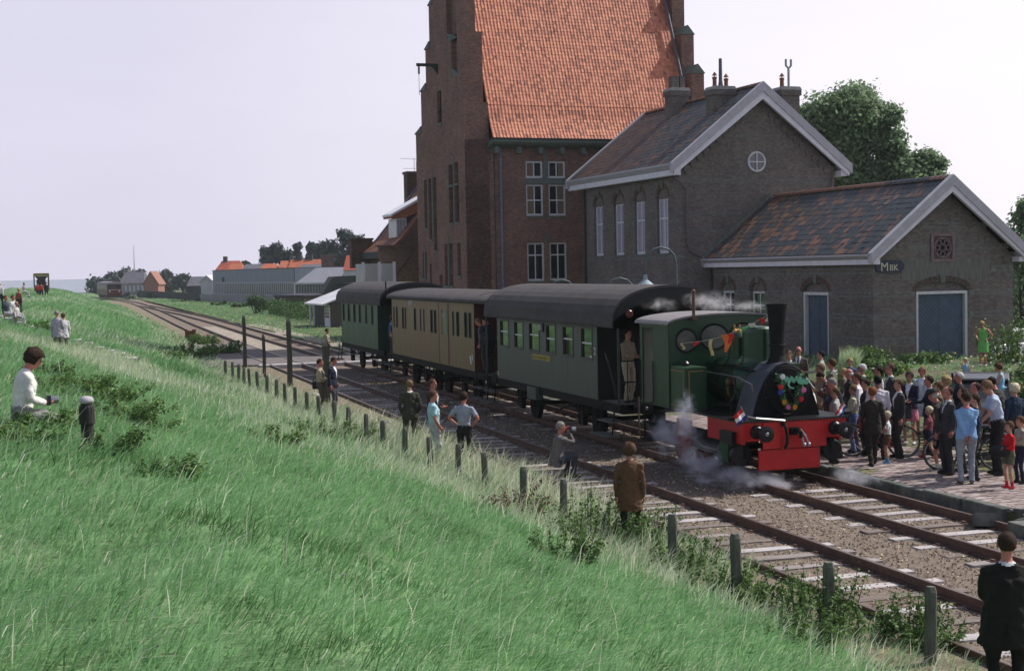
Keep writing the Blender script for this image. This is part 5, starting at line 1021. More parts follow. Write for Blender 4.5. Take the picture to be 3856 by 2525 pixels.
x, y = scatter(42000, 55, 290, 1.5, over=.9); n = len(x); d = np.hypot(x, y); st1 = straw(x, y); tn = np.clip(.5+.12*rg.normal(size=n)-.3*np.clip((vnoise(x, y*.3, .3, 15)-.6)*2, 0, 1), 0, .7); ss = rg.random(n) < st1*.6+.04; tn = np.where(ss, rg.uniform(.74, .98, n), tn)
xs_ = foot_x(y)*0
n2 = 16000; y2 = 17+48*rg.random(n2)**1.3; x2 = foot_x(y2)+rg.normal(.35, .55, n2); q_ = (vnoise(x2*1.3, y2*.8, .8, 41) > .36) & (x2 < 9.1); x2, y2 = x2[q_], y2[q_]; n2 = len(x2)
blades('verge_straw', x2, y2, dike_z(x2, y2)-.02, rg.uniform(.2, .55, n2)*np.where(y2 < 45, 1.1, .9), .006+.0006*y2, rg.uniform(.05, .5, n2), np.where(rg.random(n2) < .72, rg.uniform(.78, 1, n2), rg.uniform(.3, .7, n2)), M_GRS, 'tall straw coloured grass on the verge between the posts and the near rail', rg)
n3 = 4200; y3 = rg.uniform(20, 38, n3); x3 = foot_x(y3)+rg.normal(.55, .38, n3); q_ = (x3 < 9.0) & (vnoise(x3*1.5, y3, .9, 52) > .3); x3, y3 = x3[q_], y3[q_]; n3 = len(x3)
blades('tall_straw', x3, y3, dike_z(x3, y3)-.02, rg.uniform(.45, .95, n3), .005+.0006*y3, rg.uniform(.05, .4, n3), rg.uniform(.74, 1, n3), M_GRS, 'tall dry straw standing round the legs of the men by the near track', rg)
blades('far_dike_grass', x, y, dike_z(x, y)-.03, rg.uniform(.25, .5, n), .02+.0006*d, np.full(n, .3)+0*x, tn, M_GRS, 'grass on the far part of the dike, pale straw tufts along its foot', rg)
# seeding stalks
x, y = scatter(9000, 5, 55, 1.3); n = len(x); d = np.hypot(x, y); kk = rg.random(n) < .25+.75*straw(x, y); x, y, d = x[kk], y[kk], d[kk]; n = len(x)
blades('seed_stalks', x, y, dike_z(x, y), rg.uniform(.3, .6, n), .003+.0004*d, rg.uniform(.15, .6, n), rg.uniform(.78, 1, n), M_GRS, 'pale dry seeding stalks standing above the green grass', rg)
# yard and lawn grass
n = 26000; x = rg.uniform(15.6, 40, n); y = rg.uniform(19, 66, n); m_ = (vnoise(x, y, .45, 6) > .40-.2*(x > 21)) & ((x > 18.5) | (rg.random(n) < .18)); x, y = x[m_], y[m_]; n = len(x)
blades('yard_grass', x, y, ground_z(x, y)-.03, rg.uniform(.04, .12, n)*np.where(x > 21, 2.2, 1), .012+.0004*y, rg.uniform(.1, .5, n), np.clip(rg.normal(.55, .12, n), 0, .8), M_GRS, 'short grass growing through the platform yard', rg)
n = 30000; x = 15.6+26*rg.random(n); y = rg.uniform(66, 290, n); blades('lawn_grass', x, y, -.05+.02*smooth01((x-15.5)/4), rg.uniform(.1, .3, n), .03+.0004*y, rg.uniform(.1, .4, n), np.where(rg.random(n) < np.clip((vnoise(x, y*.3, .35, 9)-.5)*2, 0, .6), rg.uniform(.72, .86, n), np.clip(rg.normal(.5, .12, n), 0, .7)), M_GRS, 'grass and scrub between the tracks and the distant works fence', rg)
# leafy weeds: each a plant
L_WEED = leafmat('weed_leaves', (.03, .07, .018), (.075, .15, .035), (.15, .24, .06), .35); L_DEAD = leafmat('dead_weed', (.05, .032, .02), (.10, .065, .035), (.16, .11, .06), .1)
def weed(lab, loc, w_, h_, seed, nst, m=L_WEED, leaf=.033, name='weed', per=64, group='leafy weeds on the dike'):
    rg_ = np.random.default_rng(seed); t = thing(name, lab, 'plant', loc, 0, group); b = MB(); P, N = [], []
    for k in range(nst):
        a = rg_.uniform(0, 6.28); r_ = w_*.5*math.sqrt(rg_.random()); h = h_*rg_.uniform(.35, 1.15)*(1-.4*r_/w_); x0_, y0_ = r_*math.cos(a), r_*math.sin(a); x1_, y1_ = x0_*1.25+rg_.normal(.08, .08), y0_*1.25+rg_.normal(0, .08)
        b.tube([(x0_*.8, y0_*.8, -.1), ((x0_+x1_)/2, (y0_+y1_)/2, h*.55), (x1_, y1_, h)], [.009, .006, .003], 3)
        f_ = rg_.random(per)**.8; c_ = np.stack([x0_*.8+(x1_-x0_*.8)*f_, y0_*.8+(y1_-y0_*.8)*f_, h*f_], -1); off = rg_.normal(0, leaf*1.1, (per, 3)); P.append(c_+off); N.append(off+[0, 0, .05])
    b.build('stems', M_BARK, t)['kind'] = 'stuff'; P = np.concatenate(P); V, F = leafquads(P, np.concatenate(N), rg_.uniform(.6, 1.3, len(P))*leaf, rg_, 1.8); o = link('foliage', mesh_np('foliage', V, F, m, tint=np.clip(rg_.normal(.5, .22, len(P)), 0, 1)), t); o['kind'] = 'stuff'; return t
def wz(px, py, lab, w_, h_, seed, nst, **k):
    for D in np.arange(6, 130, .2):
        p = atD(px, py, D)
        if p.z <= (float(dike_z(p.x, p.y)) if p.x < 9.4 else -.15): break
    return weed(lab, (p.x, p.y, p.z-.03), w_, h_, seed, nst, **k)
wl = [(2250, 2060, 'large leafy green weed clump before the youth in corduroy', 1.5, 1.0, 60, {}), (2420, 2080, 'bushy weed right of the corduroy coat hem', 1.0, .8, 40, {}), (2140, 2120, 'low leafy weed left of the corduroy coat clump', .9, .55, 26, {}), (2560, 2190, 'weed clump climbing the third split post', 1.0, .75, 36, {}), (2740, 2260, 'weed at the foot of the next post', .9, .6, 30, {}), (2900, 2320, 'spreading weed between posts by the near rail', 1.0, .55, 34, {}), (3100, 2380, 'weed wrapping the second nearest post', .8, .9, 34, {}), (3300, 2420, 'weed left of the nearest post', .9, .55, 30, {}), (3480, 2440, 'weed hiding the foot of the nearest post', .7, .6, 26, {}), (2980, 2420, 'low nettle patch near the lower right grass edge', .9, .4, 26, {}),
      (1950, 1960, 'brown dead bush in front of a post', 1.0, .6, 44, dict(m=L_DEAD)), (2030, 1900, 'second brown dead tuft beside the post', .6, .6, 26, dict(m=L_DEAD)), (1720, 1840, 'green weed clump at the feet of the man with hands on hips', 1.3, .4, 36, {}), (1520, 1690, 'dark weed patch below the man in turquoise', 1.8, .4, 40, {}), (1200, 1640, 'broad dark nettle patch under the short posts', 3., .45, 66, {}), (1380, 1680, 'dark nettle patch continuing right along the posts', 2.2, .4, 46, {}), (1010, 1660, 'dark nettle patch left of the others', 1.2, .3, 22, {}),
      (250, 1470, 'dark nettle bed right of the seated woman', 1.6, .32, 56, {}), (340, 1500, 'dark nettle bed continuing down the slope', 1.5, .3, 46, {}), (430, 1560, 'dark nettle bed above the bollard right', 1.2, .26, 34, {}), (505, 1605, 'tail of the dark nettle bed', .9, .3, 26, {}), (410, 1700, 'small dark weed right of the bollard', .5, .3, 14, {}), (180, 1420, 'nettles beside the camera woman', .9, .35, 24, {}),
      (700, 1345, 'dark bush patch on the dike near the crossing', 3.0, .7, 60, dict(leaf=.07)), (640, 1352, 'left end of the dark bush patch near the crossing', 1.6, .4, 24, dict(leaf=.07)), (830, 1335, 'dark weeds by the first short posts', 2.2, .8, 34, dict(leaf=.08)), (760, 1300, 'dark leafy tuft near the rusty box', 1.6, .8, 30, dict(leaf=.08)), (140, 1250, 'dark weeds left of the steps', 1.6, .5, 26, dict(leaf=.07)), (150, 1610, 'dark dock leaves low on the left', .9, .25, 30, {}), (60, 1680, 'dark dock leaves at the left edge', .9, .25, 30, {}), (600, 1790, 'scattered dark leaves in the mid grass', .6, .2, 16, {})]
for i, (px, py, lab, w_, h_, ns, kw) in enumerate(wl): wz(px, py, lab, w_, h_, 100+i, ns, **kw)
# flower bed planting beyond the platform
L_FL = leafmat('flower_bed_leaves', (.03, .06, .02), (.07, .13, .035), (.14, .22, .06), .3)
for i, (x, y, w_, h_, lab, m) in enumerate([(24.5, 41, 1.6, .6, 'rounded green shrub right of the goods wing corner', L_WEED), (26.5, 42, 1.2, .55, 'dark shrub at the corner by the pale tall grass', L_WEED), (23.0, 37, 1.6, .5, 'flowering plants behind the woman in pale blue', L_FL), (24.6, 36.5, 1.6, .6, 'dark green bush in the middle of the flower bed', L_WEED), (26.0, 36, 1.6, .45, 'yellow green plants before the green dress', L_FL), (27.4, 36.4, 1.5, .5, 'plants right below the green dress', L_FL), (28.6, 35.4, 1.6, .5, 'plants behind the sitting girl', L_FL), (25.4, 33.8, 1.5, .5, 'plants beside the dark car', L_FL), (22.2, 38.5, 1.4, .5, 'plants behind the brown haired woman', L_FL), (30.2, 33.5, 1.6, .6, 'plants at the right edge of the flower bed', L_FL), (33.2, 44.0, 2.4, 1.6, 'tall open shrub right of the green dress', L_WEED), (34.5, 41.5, 2.0, 1.1, 'light green shrub at the right edge by the wall', L_FL), (30.5, 45.6, 1.4, .35, 'weeds along the foot of the goods wing wall', L_WEED), (27.8, 45.2, 1.4, .8, 'dark shrub against the goods wing corner', L_WEED)]):
    weed(lab, (x, y, float(ground_z(x, y))-.05), w_, h_, 300+i, 40, m=m, leaf=.07, name='shrub', group='plants of the station flower bed')
rg_ = np.random.default_rng(77); q = (26.2, 43.8); n = 500; a = rg_.uniform(0, 6.28, n); r_ = .35*np.sqrt(rg_.random(n)); blades('pale_grass_tuft', q[0]+r_*np.cos(a), q[1]+r_*np.sin(a), np.full(n, float(ground_z(*q))), rg_.uniform(.6, 1.0, n), np.full(n, .02), np.full(n, .12), rg_.uniform(.7, .9, n), M_GRS, 'clump of tall pale grass against the goods wing', rg_)
for cc, nm, N in (((.65, .62, .55), 'white', 60), ((.55, .42, .04), 'yellow', 34)):
    b = MB()
    for k in range(N): x = rg_.uniform(21.8, 30.5); y = rg_.uniform(33.5, 40.5); z = float(ground_z(x, y))+rg_.uniform(.35, .75); b.ball((x, y, z), (.045, .045, .03), 5, 3)
    o = b.build('flowers', mat(nm+'_bed_flower', cc, rough=.7)); tag(o, nm+' flowers dotted over the station flower bed', 'flowers', kind='stuff')
# litter on the grass
b = MB()
for (px, py) in ((1347, 1548), (1460, 1571), (1412, 1640), (1190, 1470), (1227, 1530), (1600, 1768), (1290, 1542), (960, 1400)):
    p = atZ(px, py, .05); b.obox((p.x, p.y, float(dike_z(p.x, p.y))+.06), (.16, .22, .03), Matrix.Rotation(random.uniform(0, 3), 3, 'Z') @ Matrix.Rotation(.3, 3, 'X'))
o = b.build('litter', M_WHITE); tag(o, 'scraps of white paper caught in the grass by the posts', 'litter', kind='stuff')
# air
hz = MB(); hz.box(-500, 900, -12, 900, -2.8, 60); m = bpy.data.materials.new('haze'); m.use_nodes = True; t_ = m.node_tree; t_.nodes.clear(); o_ = t_.nodes.new('ShaderNodeOutputMaterial'); v_ = t_.nodes.new('ShaderNodeVolumePrincipled'); v_.inputs['Color'].default_value = (.80, .85, .97, 1); v_.inputs['Density'].default_value = HAZE; t_.links.new(v_.outputs[0], o_.inputs['Volume'])
if HAZE > 0: o = hz.build('haze', m); tag(o, 'thin pale summer haze', 'haze', kind='stuff')
# ================================================================ TRAIN
XC = 13.72
M_BLK = mat('black_underframe', (.009, .009, .009), rough=.75, var=.4, scale=6, spec=.15)
M_BLKG = mat('black_gloss_paint', (.008, .009, .011), rough=.38, var=.3, scale=5, spec=.25)
M_SMOKE = mat('smokebox_sheet', (.05, .058, .078), rough=.55, var=.25, scale=5, metal=.2)
M_RED = mat('red_buffer_paint', (.42, .008, .010), rough=.38, var=.18, scale=5, spec=.4)
M_GRN = mat('loco_green', (.006, .038, .016), rough=.32, var=.15, scale=4, spec=.4, coat=.15)
M_GRN_LIT = mat('side_lit_green', (.015, .052, .021), rough=.5, var=.15, scale=3)  # same green paint, made paler for sides open to sky and grass light
M_ROOFG = mat('carriage_roof_felt', (.06, .056, .06), rough=.9, var=.25, scale=2.5, stretch=(1, .5, 1), bump=.3, bscale=50)
M_STEEL = mat('worn_steel', (.28, .28, .30), rough=.35, var=.25, metal=.8)
M_BRASS = mat('brass', (.42, .28, .10), rough=.35, metal=.8)
M_LINE = mat('orange_lining', (.35, .14, .04), rough=.5)
M_CREAMP = mat('cab_cream', (.42, .43, .36), rough=.6, var=.1)
M_TREAD = mat('step_board', (.10, .10, .095), rough=.9, var=.3)
M_WGLASS = mat('reflecting_glass', (.012, .016, .014), rough=.04, var=.1)
M_WGLASS.node_tree.nodes['Principled BSDF'].inputs['IOR'].default_value = 2.9; M_WGLASS.node_tree.nodes['Principled BSDF'].inputs['Specular IOR Level'].default_value = .6
M_PLATE = mat('white_figure', (.6, .6, .6), rough=.6, var=.15)
def wheelset(Y, r, parent, x=XC, spokes=10, m=None, side='wheel'):
    for s in (-1, 1):
        b = MB(); xx = x+s*.78; n = 24
        b.lathe([(r-.06, -.05), (r, -.05), (r, .035), (r+.022, .045), (r+.022, .065), (r-.06, .065)], (xx, Y, r), n, 'x'); b.lathe([(.09, -.09), (.09, .07)], (xx, Y, r), 10, 'x')
        for k in range(spokes):
            a = 6.2832*k/spokes; b.bar((xx, Y+.07*math.cos(a), r+.07*math.sin(a)), (xx, Y+(r-.04)*math.cos(a), r+(r-.04)*math.sin(a)), .035, .03)
        b.build(side, m or M_BLK, parent)
    b = MB(); b.tube([(x-.75, Y, r), (x+.75, Y, r)], .06, 8); b.build('axle', M_BLK, parent)
def buffers(Yf, parent, sgn=-1, z=1.0, r=.165, xs=(-.87, .87)):
    for s in xs:
        b = MB(); x = XC+s
        b.lathe([(.15, 0), (.13, sgn*.08), (.095, sgn*.12), (.085, sgn*.3), (.05, sgn*.3), (.05, sgn*.40), (r, sgn*.41), (r, sgn*.44), (r*.6, sgn*.455)], (x, Yf, z), 16, 'y'); b.build('buffer', M_BLKG, parent)
        b = MB(); b.lathe([(.04, 0), (.03, sgn*.012)], (x, Yf+sgn*.456, z), 8, 'y'); b.build('buffer_boss', M_STEEL, parent)
def coach(lab, Yf, Yr, zf, ze, zt, col, wins, roofY, endm, pf=1.2, pr=.9, wheels=None, frame_w=.05, roof_m=None, glassm=None, over=.12, name='passenger_carriage', archn=14, rexp=.72, skirt=.06):
    t = thing(name, lab, 'carriage'); x0, x1 = 12.35, 15.09; f = lambda a, z, d: (x0+d, a, z); f2 = lambda a, z, d: (x1-d, a, z)
    body = MB(); wall_grid(body, f, Yf, Yr, zf, ze, [(a, b_, c, d, .05) for a, b_, c, d in wins]); B = body.build('body', col, t)
    body = MB(); wall_grid(body, f2, Yf, Yr, zf, ze, [(a, b_, c, d, .05) for a, b_, c, d in wins]); body.build('far_side', col, t)
    for Y, nm in ((Yf, 'end_wall'), (Yr, 'end_wall')):
        e = MB(); n = archn; P = [(x0, zf), (x1, zf), (x1, ze)]+[(XC+(x1-XC)*math.cos(math.pi*k/n), ze+(zt-ze)*math.sin(math.pi*k/n)**.8 if 0 < k < n else ze) for k in range(1, n)]+[(x0, ze)]
        e.prism(P, lambda u, v, a: (u, a, v), Y+(.004 if Y == Yf else -.05), Y+(.05 if Y == Yf else -.004)); E_ = e.build(nm, endm, t)
        if Y == Yf:
            d = MB(); d.box(XC-.35, XC+.35, Y-.02, Y+.002, zf+.02, zf+1.85); d.build('end_door', M_BLKG, E_)
    for i, (a, b_, c, d) in enumerate(wins):
        fm = MB(); w_ = frame_w; a0, a1 = min(a, b_), max(a, b_)
        for q in ((a0-w_*.3, a0+w_, c, d), (a1-w_, a1+w_*.3, c, d), (a0+w_, a1-w_, c-w_*.3, c+w_), (a0+w_, a1-w_, d-w_, d+w_*.3)): fbox(fm, f, *q, -.012, .03)
        wf = fm.build('window', M_DARKWOOD if frame_w < .045 else mat('bronze_window_frame', (.05, .045, .04), rough=.5), B)
        g = MB(); g.quad(f(a0, c, .035), f(a1, c, .035), f(a1, d, .035), f(a0, d, .035)); g.build('pane', glassm or M_WGLASS, wf)
        if frame_w >= .045:
            zz = (c+d)/2+(.05 if i % 2 else 0); g = MB(); fbox(g, f, a0+w_, a1-w_, zz-.02, zz+.02, .01, .032); g.build('sash_bar', mat('alu_bar', (.45, .47, .47), rough=.4, metal=.3), wf)
    # roof: bent sheet
    n = 16; r0, r1 = roofY; o = over; pts = [(XC-(x1-XC+o)*math.cos(math.pi*k/n), ze-skirt+(zt-ze+skirt)*(math.sin(math.pi*k/n)**rexp)) for k in range(n+1)]
    b = MB(); b.smooth = False; inner = [(XC+(u-XC)*.985, v-.06) for u, v in reversed(pts)]; b.prism(pts+inner, lambda u, v, a: (u, a, v), r0, r1)
    for i in range(2, len(b.f)): b.sm[i] = False
    R = b.build('roof', roof_m or M_ROOFG, t)
    b = MB(); b.box(x0-.05, x0-.004, r0+.05, r1-.05, ze-.075, ze-.015); b.build('rain_strip', M_BLK, R)
    # inner canopy end over the platform
    e = MB(); P = [(XC+(u-XC)*.97, v-.07) for u, v in pts]; P2 = [(XC+(u-XC)*.97, max(ze+.03, v-.35)) for u, v in reversed(pts)]
    e.prism(P+P2, lambda u, v, a: (u, a, v), r0+.02, r0+.06); e.build('roof_end_board', M_BLKG, R)
    # underframe
    u = MB(); u.box(x0+.03, x0+.12, Yf-pf, Yr+pr, zf-.22, zf-.01); u.box(x1-.12, x1-.03, Yf-pf, Yr+pr, zf-.22, zf-.01); u.box(x0+.2, x1-.2, Yf-pf, Yr+pr, zf-.14, zf-.02)
    for Y in (Yf-pf, Yr+pr-.1): u.box(x0+.1, x1-.1, Y, Y+.1, zf-.24, zf-.03)
    U = u.build('underframe', M_BLK, t)
    for Y in wheels:
        wheelset(Y, .43, t); a = MB(); a.box(x0+.1, x0+.22, Y-.14, Y+.14, .32, .6)
        for k in range(4): L = .5-.1*k; a.box(x0+.12, x0+.2, Y-L, Y+L, .66+.03*k, .685+.03*k)
        a.bar((x0+.16, Y-.5, .68), (x0+.16, Y-.3, .86), .04); a.bar((x0+.16, Y+.5, .68), (x0+.16, Y+.3, .86), .04); a.bar((x0+.1, Y-.16, .35), (x0+.1, Y-.16, .86), .03); a.bar((x0+.1, Y+.16, .35), (x0+.1, Y+.16, .86), .03)
        a.build('axle_box', M_BLK, t)
    tr = MB(); tr.bar((x0+.25, wheels[0]+.5, zf-.22), (x0+.25, (Yf+Yr)/2-.6, .52), .04); tr.bar((x0+.25, (Yf+Yr)/2-.6, .52), (x0+.25, (Yf+Yr)/2+.6, .52), .04); tr.bar((x0+.25, (Yf+Yr)/2+.6, .52), (x0+.25, wheels[-1]-.5, zf-.22), .04); tr.build('truss_rod', M_BLK, t)
    bb = MB(); bb.box(XC-.5, XC+.3, (Yf+Yr)/2-.5, (Yf+Yr)/2+.4, .5, .8); bb.build('battery_box', M_BLK, t)
    buffers(Yf-pf, t, -1, r=.17, xs=(-.86, .86))
    for Y in (Yf-pf*.55, Yr+pr*.5):
        s_ = MB(); s_.box(x0-.16, x0+.2, Y-.42, Y+.42, .62, .66); L = s_.build('step', M_TREAD, t); s_ = MB(); s_.box(x0-.32, x0+.02, Y-.5, Y+.5, .30, .34); s_.build('step', M_TREAD, t)
        q = MB(); 
        for d_ in (-.38, .38): q.bar((x0-.02, Y+d_, zf-.05), (x0-.1, Y+d_, .32), .03)
        q.build('step_hanger', M_BLK, t)
    return t, B, R
W1c = [(32.45, 33.28, 2.01, 2.82), (33.83, 34.63, 2.01, 2.82), (35.17, 35.95, 2.01, 2.82), (36.5, 37.4, 2.01, 2.82), (37.9, 38.74, 2.01, 2.82), (39.25, 40.12, 2.01, 2.82)]
M_C1 = mat('grey_green_carriage', (.066, .084, .068), rough=.55, var=.16, scale=2.5, stretch=(1, 2, .3), bump=.05)
c1, B1_, R1_ = coach('grey green carriage with six wide windows and bulging dark roof, next to the engine', 32.1, 40.45, 1.07, 2.98, 3.84, M_C1, W1c, (30.78, 41.25), M_BLKG, pf=1.3, pr=.85, wheels=(33.6, 38.6), over=.16)
# dark sheet added inside the carriage so that the windows read dark
for (a, b_, t_) in ((32.2, 40.35, c1),):
    q = MB(); q.box(13.2, 13.25, a, b_, 1.2, 2.7); q.build('dark_backing', M_DARKWOOD, t_)
b = MB(); b.box(12.336, 12.349, 35.6, 37.12, 1.80, 1.95); pl_ = b.build('name_plate', mat('yellow_plate', (.26, .21, .04), rough=.6, var=.3), c1)
b = MB()
for i in range(9): b.box(12.331, 12.335, 35.78+i*.14, 35.85+i*.14, 1.845, 1.905)
b.build('plate_lettering', mat('faded_ink', (.14, .11, .03), rough=.7), pl_)
b = MB(); b.box(12.31, 12.349, 36.1, 36.47, 2.58, 2.82); nb = b.build('number_box', M_BLKG, c1); put_text('lettering', '30', .22, (12.303, 36.45, 2.62), M_PLATE, nb, 'x', .003)
put_text('lettering', '2', .26, (12.34, 32.36, 2.16), M_PLATE, c1, 'x', .003); put_text('lettering', '8', .22, (12.34, 40.4, 1.13), M_PLATE, c1, 'x', .003); put_text('lettering', '1', .16, (12.34, 40.38, 2.2), M_PLATE, c1, 'x', .003)
b = MB(); b.box(12.28, 12.5, 36.7, 37.45, .70, 1.04); b.build('equipment_box', M_C1, c1)
def plat_rail(t, Y, zf, ze, xs=(12.42, 15.0), door=True):
    b = MB()
    for x in xs: b.tube([(x, Y, zf), (x, Y, ze)], .03, 6)
    b.build('canopy_post', mat('dark_green_post', (.02, .035, .03), rough=.4), t); b = MB()
    for x0_, x1_ in ((12.42, 13.3), (14.1, 15.0)):
        for z in (zf+.5, zf+1.0): b.tube([(x0_, Y, z), (x1_, Y, z)], .02, 6)
        for k in range(5): b.tube([(x0_+(x1_-x0_)*k/4, Y, zf), (x0_+(x1_-x0_)*k/4, Y, zf+1.0)], .012, 4)
    b.build('platform_railing', M_BLKG, t)
    b = MB(); b.tube([(12.4, Y+.15, zf+.15), (12.36, Y+.2, zf+.5), (12.36, Y+.5, zf+.95), (12.4, Y+.8, zf+1.15)], .02, 6); b.build('grab_rail', M_BLKG, t)
plat_rail(c1, 30.95, 1.07, 2.95); b = MB(); b.box(12.4, 15.05, 30.85, 32.1, 1.0, 1.065); b.build('platform_floor', M_TREAD, c1)
b = MB(); b.lathe([(.09, 0), (.09, -.1), (.07, -.12)], (12.62, 30.8, 3.18), 12, 'y'); b.build('tail_lamp', mat('dull_red_lamp', (.10, .02, .02), rough=.3), c1)
def px2(a, b_, c, d):
    p = atX(1250+a/3.1157, 1050+b_/3.1157, 12.35); q = atX(1250+c/3.1157, 1050+d/3.1157, 12.35); return (q.y, p.y, 2.13, 2.93)
W2c = [px2(*q) for q in ((722, 322, 738, 560), (753, 325, 775, 570), (823, 332, 848, 582), (856, 335, 873, 582), (963, 345, 990, 605), (1033, 350, 1048, 612), (1073, 355, 1088, 622), (1155, 365, 1185, 635), (1198, 368, 1226, 640), (1283, 378, 1305, 650), (1412, 382, 1435, 665), (1460, 385, 1495, 675), (1553, 390, 1590, 685), (1603, 392, 1637, 690))]
M_C2 = mat('olive_carriage', (.16, .125, .052), rough=.55, var=.2, scale=2.2, stretch=(1, 3, .25), col2=(.18, .105, .05), bump=.05)
M_MAR = mat('maroon_end', (.055, .014, .010), rough=.55, var=.25)
M_IN = mat('dark_red_interior', (.025, .008, .006), rough=.3, var=.3, spec=.3)
c2, B2_, R2_ = coach('olive brown middle carriage with many narrow windows and a nearly flat roof', 42.82, 54.47, 1.1, 3.3, 3.62, M_C2, W2c, (41.1, 55.0), M_MAR, pf=1.2, pr=1.0, wheels=(44.6, 48.3, 49.6, 53.0), frame_w=.03, glassm=M_IN, over=.1, rexp=1.15, skirt=.0)
b = MB(); b.box(12.341, 12.349, 45.95, 47.2, 1.2, 3.2); dr = b.build('sliding_door', M_C2, c2); b = MB(); b.box(12.334, 12.34, 45.93, 45.97, 1.15, 3.2); b.box(12.334, 12.34, 47.15, 47.2, 1.15, 3.2); b.build('door_edge', M_MAR, dr)
w_ = px2(1308, 380, 1370, 600); b = MB(); b.box(12.33, 12.339, 46.08, 46.55, 2.15, 2.93); b.build('green_blind', mat('green_blind', (.09, .16, .09), rough=.5), dr); put_text('lettering', '8', .2, (12.326, 46.6, 2.7), M_PLATE, dr, 'x', .003)
b = MB(); b.box(12.34, 12.349, 50.95, 51.68, 3.04, 3.28); b.build('pale_patch', mat('pale_patch', (.26, .24, .26), rough=.7, var=.2), c2)
b = MB(); b.prism([(43.3, 1.55), (43.42, 1.55), (43.3, 1.3), (43.2, 1.3)], lambda u, v, a: (a, u, v), 12.338, 12.349); b.prism([(43.1, 1.6), (43.18, 1.6), (43.12, 1.42), (43.07, 1.42)], lambda u, v, a: (a, u, v), 12.338, 12.349); b.build('chalk_mark', M_PLATE, c2)
plat_rail(c2, 41.75, 1.1, 3.2); b = MB(); b.box(12.4, 15.05, 41.6, 42.82, 1.03, 1.09); b.build('platform_floor', M_TREAD, c2)
def px3(a, b_, c, d): p = atX(1250+a/3.1157, 1100, 12.35); q = atX(1250+c/3.1157, 1100, 12.35); return (q.y, p.y, 2.1, 2.88)
W3c = [px3(*q) for q in ((123, 0, 143, 0), (183, 0, 205, 0), (248, 0, 270, 0), (313, 0, 333, 0), (388, 0, 405, 0), (458, 0, 477, 0))]
M_C3 = mat('green_carriage', (.030, .092, .040), rough=.5, var=.2, scale=2.2, stretch=(1, 3, .3), col2=(.03, .065, .03))
c3, B3_, R3_ = coach('green last carriage with six narrow windows and arched roof, far end of the train', 57.05, 64.95, 1.1, 3.05, 3.86, M_C3, W3c, (56.0, 65.4), mat('dark_green_end', (.008, .03, .022), rough=.4), pf=.9, pr=.2, wheels=(58.6, 63.2), frame_w=.03, glassm=M_IN, over=.16)
b = MB(); b.box(12.342, 12.349, 57.2, 64.9, 2.02, 2.06); b.build('waist_moulding', M_C3, c3); put_text('lettering', '8', .2, (12.34, 63.0, 2.68), M_PLATE, c3, 'x', .003)
b = MB(); b.tube([(12.5, 56.1, 3.1), (12.5, 56.1, 3.9)], .03, 6); b.tube([(12.4, 57.0, 3.0), (12.4, 57.0, 3.35)], .025, 6); b.build('signal_staff', M_BLKG, c3)
# ---------------------------------------------------------------- ENGINE
lo = thing('steam_locomotive', 'small dark green tram steam engine with red buffer beam, tall black chimney and flower wreath', 'locomotive')
def part(nm, mb, m, par=None, bev=0): 
    o = mb.build(nm, m, par or lo)
    if bev: q = o.modifiers.new('b', 'BEVEL'); q.width = bev; q.segments = 2; q.limit_method = 'ANGLE'
    return o
bb = part('buffer_beam', MB().box(12.56, 14.86, 24.93, 25.03, .82, 1.19), M_RED, bev=.008)
part('beam_centre_plate', MB().box(13.0, 14.40, 24.905, 24.928, .655, 1.175), M_RED, bb, .004)
ap = part('front_apron', MB().box(12.93, 14.28, 24.95, 24.99, .23, .635), M_RED, bev=.004)
rv = MB()
for k in range(17): rv.ball((12.96+k*.0806, 24.945, .25), .011, 5, 4); rv.ball((12.96+k*.0806, 24.945, .615), .011, 5, 4)
for k in range(6): rv.ball((12.95, 24.945, .27+k*.065), .011, 5, 4); rv.ball((14.26, 24.945, .27+k*.065), .011, 5, 4)
for k in range(18): rv.ball((13.02+k*.0805, 24.9, 1.155), .011, 5, 4)
part('rivets', rv, M_RED)
buffers(24.95, lo, -1, z=1.0, r=.16, xs=(-.84, .88))
part('side_frame', MB().box(12.62, 12.68, 25.03, 26.6, .75, 1.19).box(14.74, 14.8, 25.03, 26.6, .75, 1.19), M_RED)
rb = MB(); rb.box(12.5, 14.92, 24.88, 29.6, 1.195, 1.235); part('running_board', rb, M_BLKG)
rv = MB()
for k in range(34): rv.ball((12.55+k*.07, 24.872, 1.215), .011, 4, 3)
part('running_board_rivets', rv, M_STEEL)
hk = MB(); hk.box(13.58, 13.78, 24.84, 24.905, .92, 1.06); hk.tube([(13.68, 24.9, 1.0), (13.68, 24.7, 1.02), (13.68, 24.62, .98), (13.68, 24.62, .9), (13.68, 24.68, .88)], [.05, .045, .04, .035, .02], 6); H_ = part('coupling_hook', hk, M_BLK)
cc = MB(); cc.tube([(13.76, 24.8, 1.02), (13.84, 24.74, .9), (13.9, 24.72, .74)], .024, 6); cc.tube([(13.7, 24.8, 1.0), (13.76, 24.72, .86), (13.78, 24.7, .74)], .022, 6); cc.ball((13.9, 24.72, .73), .045); cc.ball((13.79, 24.7, .73), .045); part('screw_coupling', cc, M_STEEL, H_)
hs = MB(); hs.tube([(13.42, 24.86, 1.2), (13.43, 24.8, 1.1), (13.47, 24.78, .9), (13.47, 24.8, .75), (13.44, 24.84, .66)], .03, 8); hs.lathe([(.045, 0), (.045, .07)], (13.42, 24.86, 1.1), 8); part('brake_hose', hs, M_BLK)
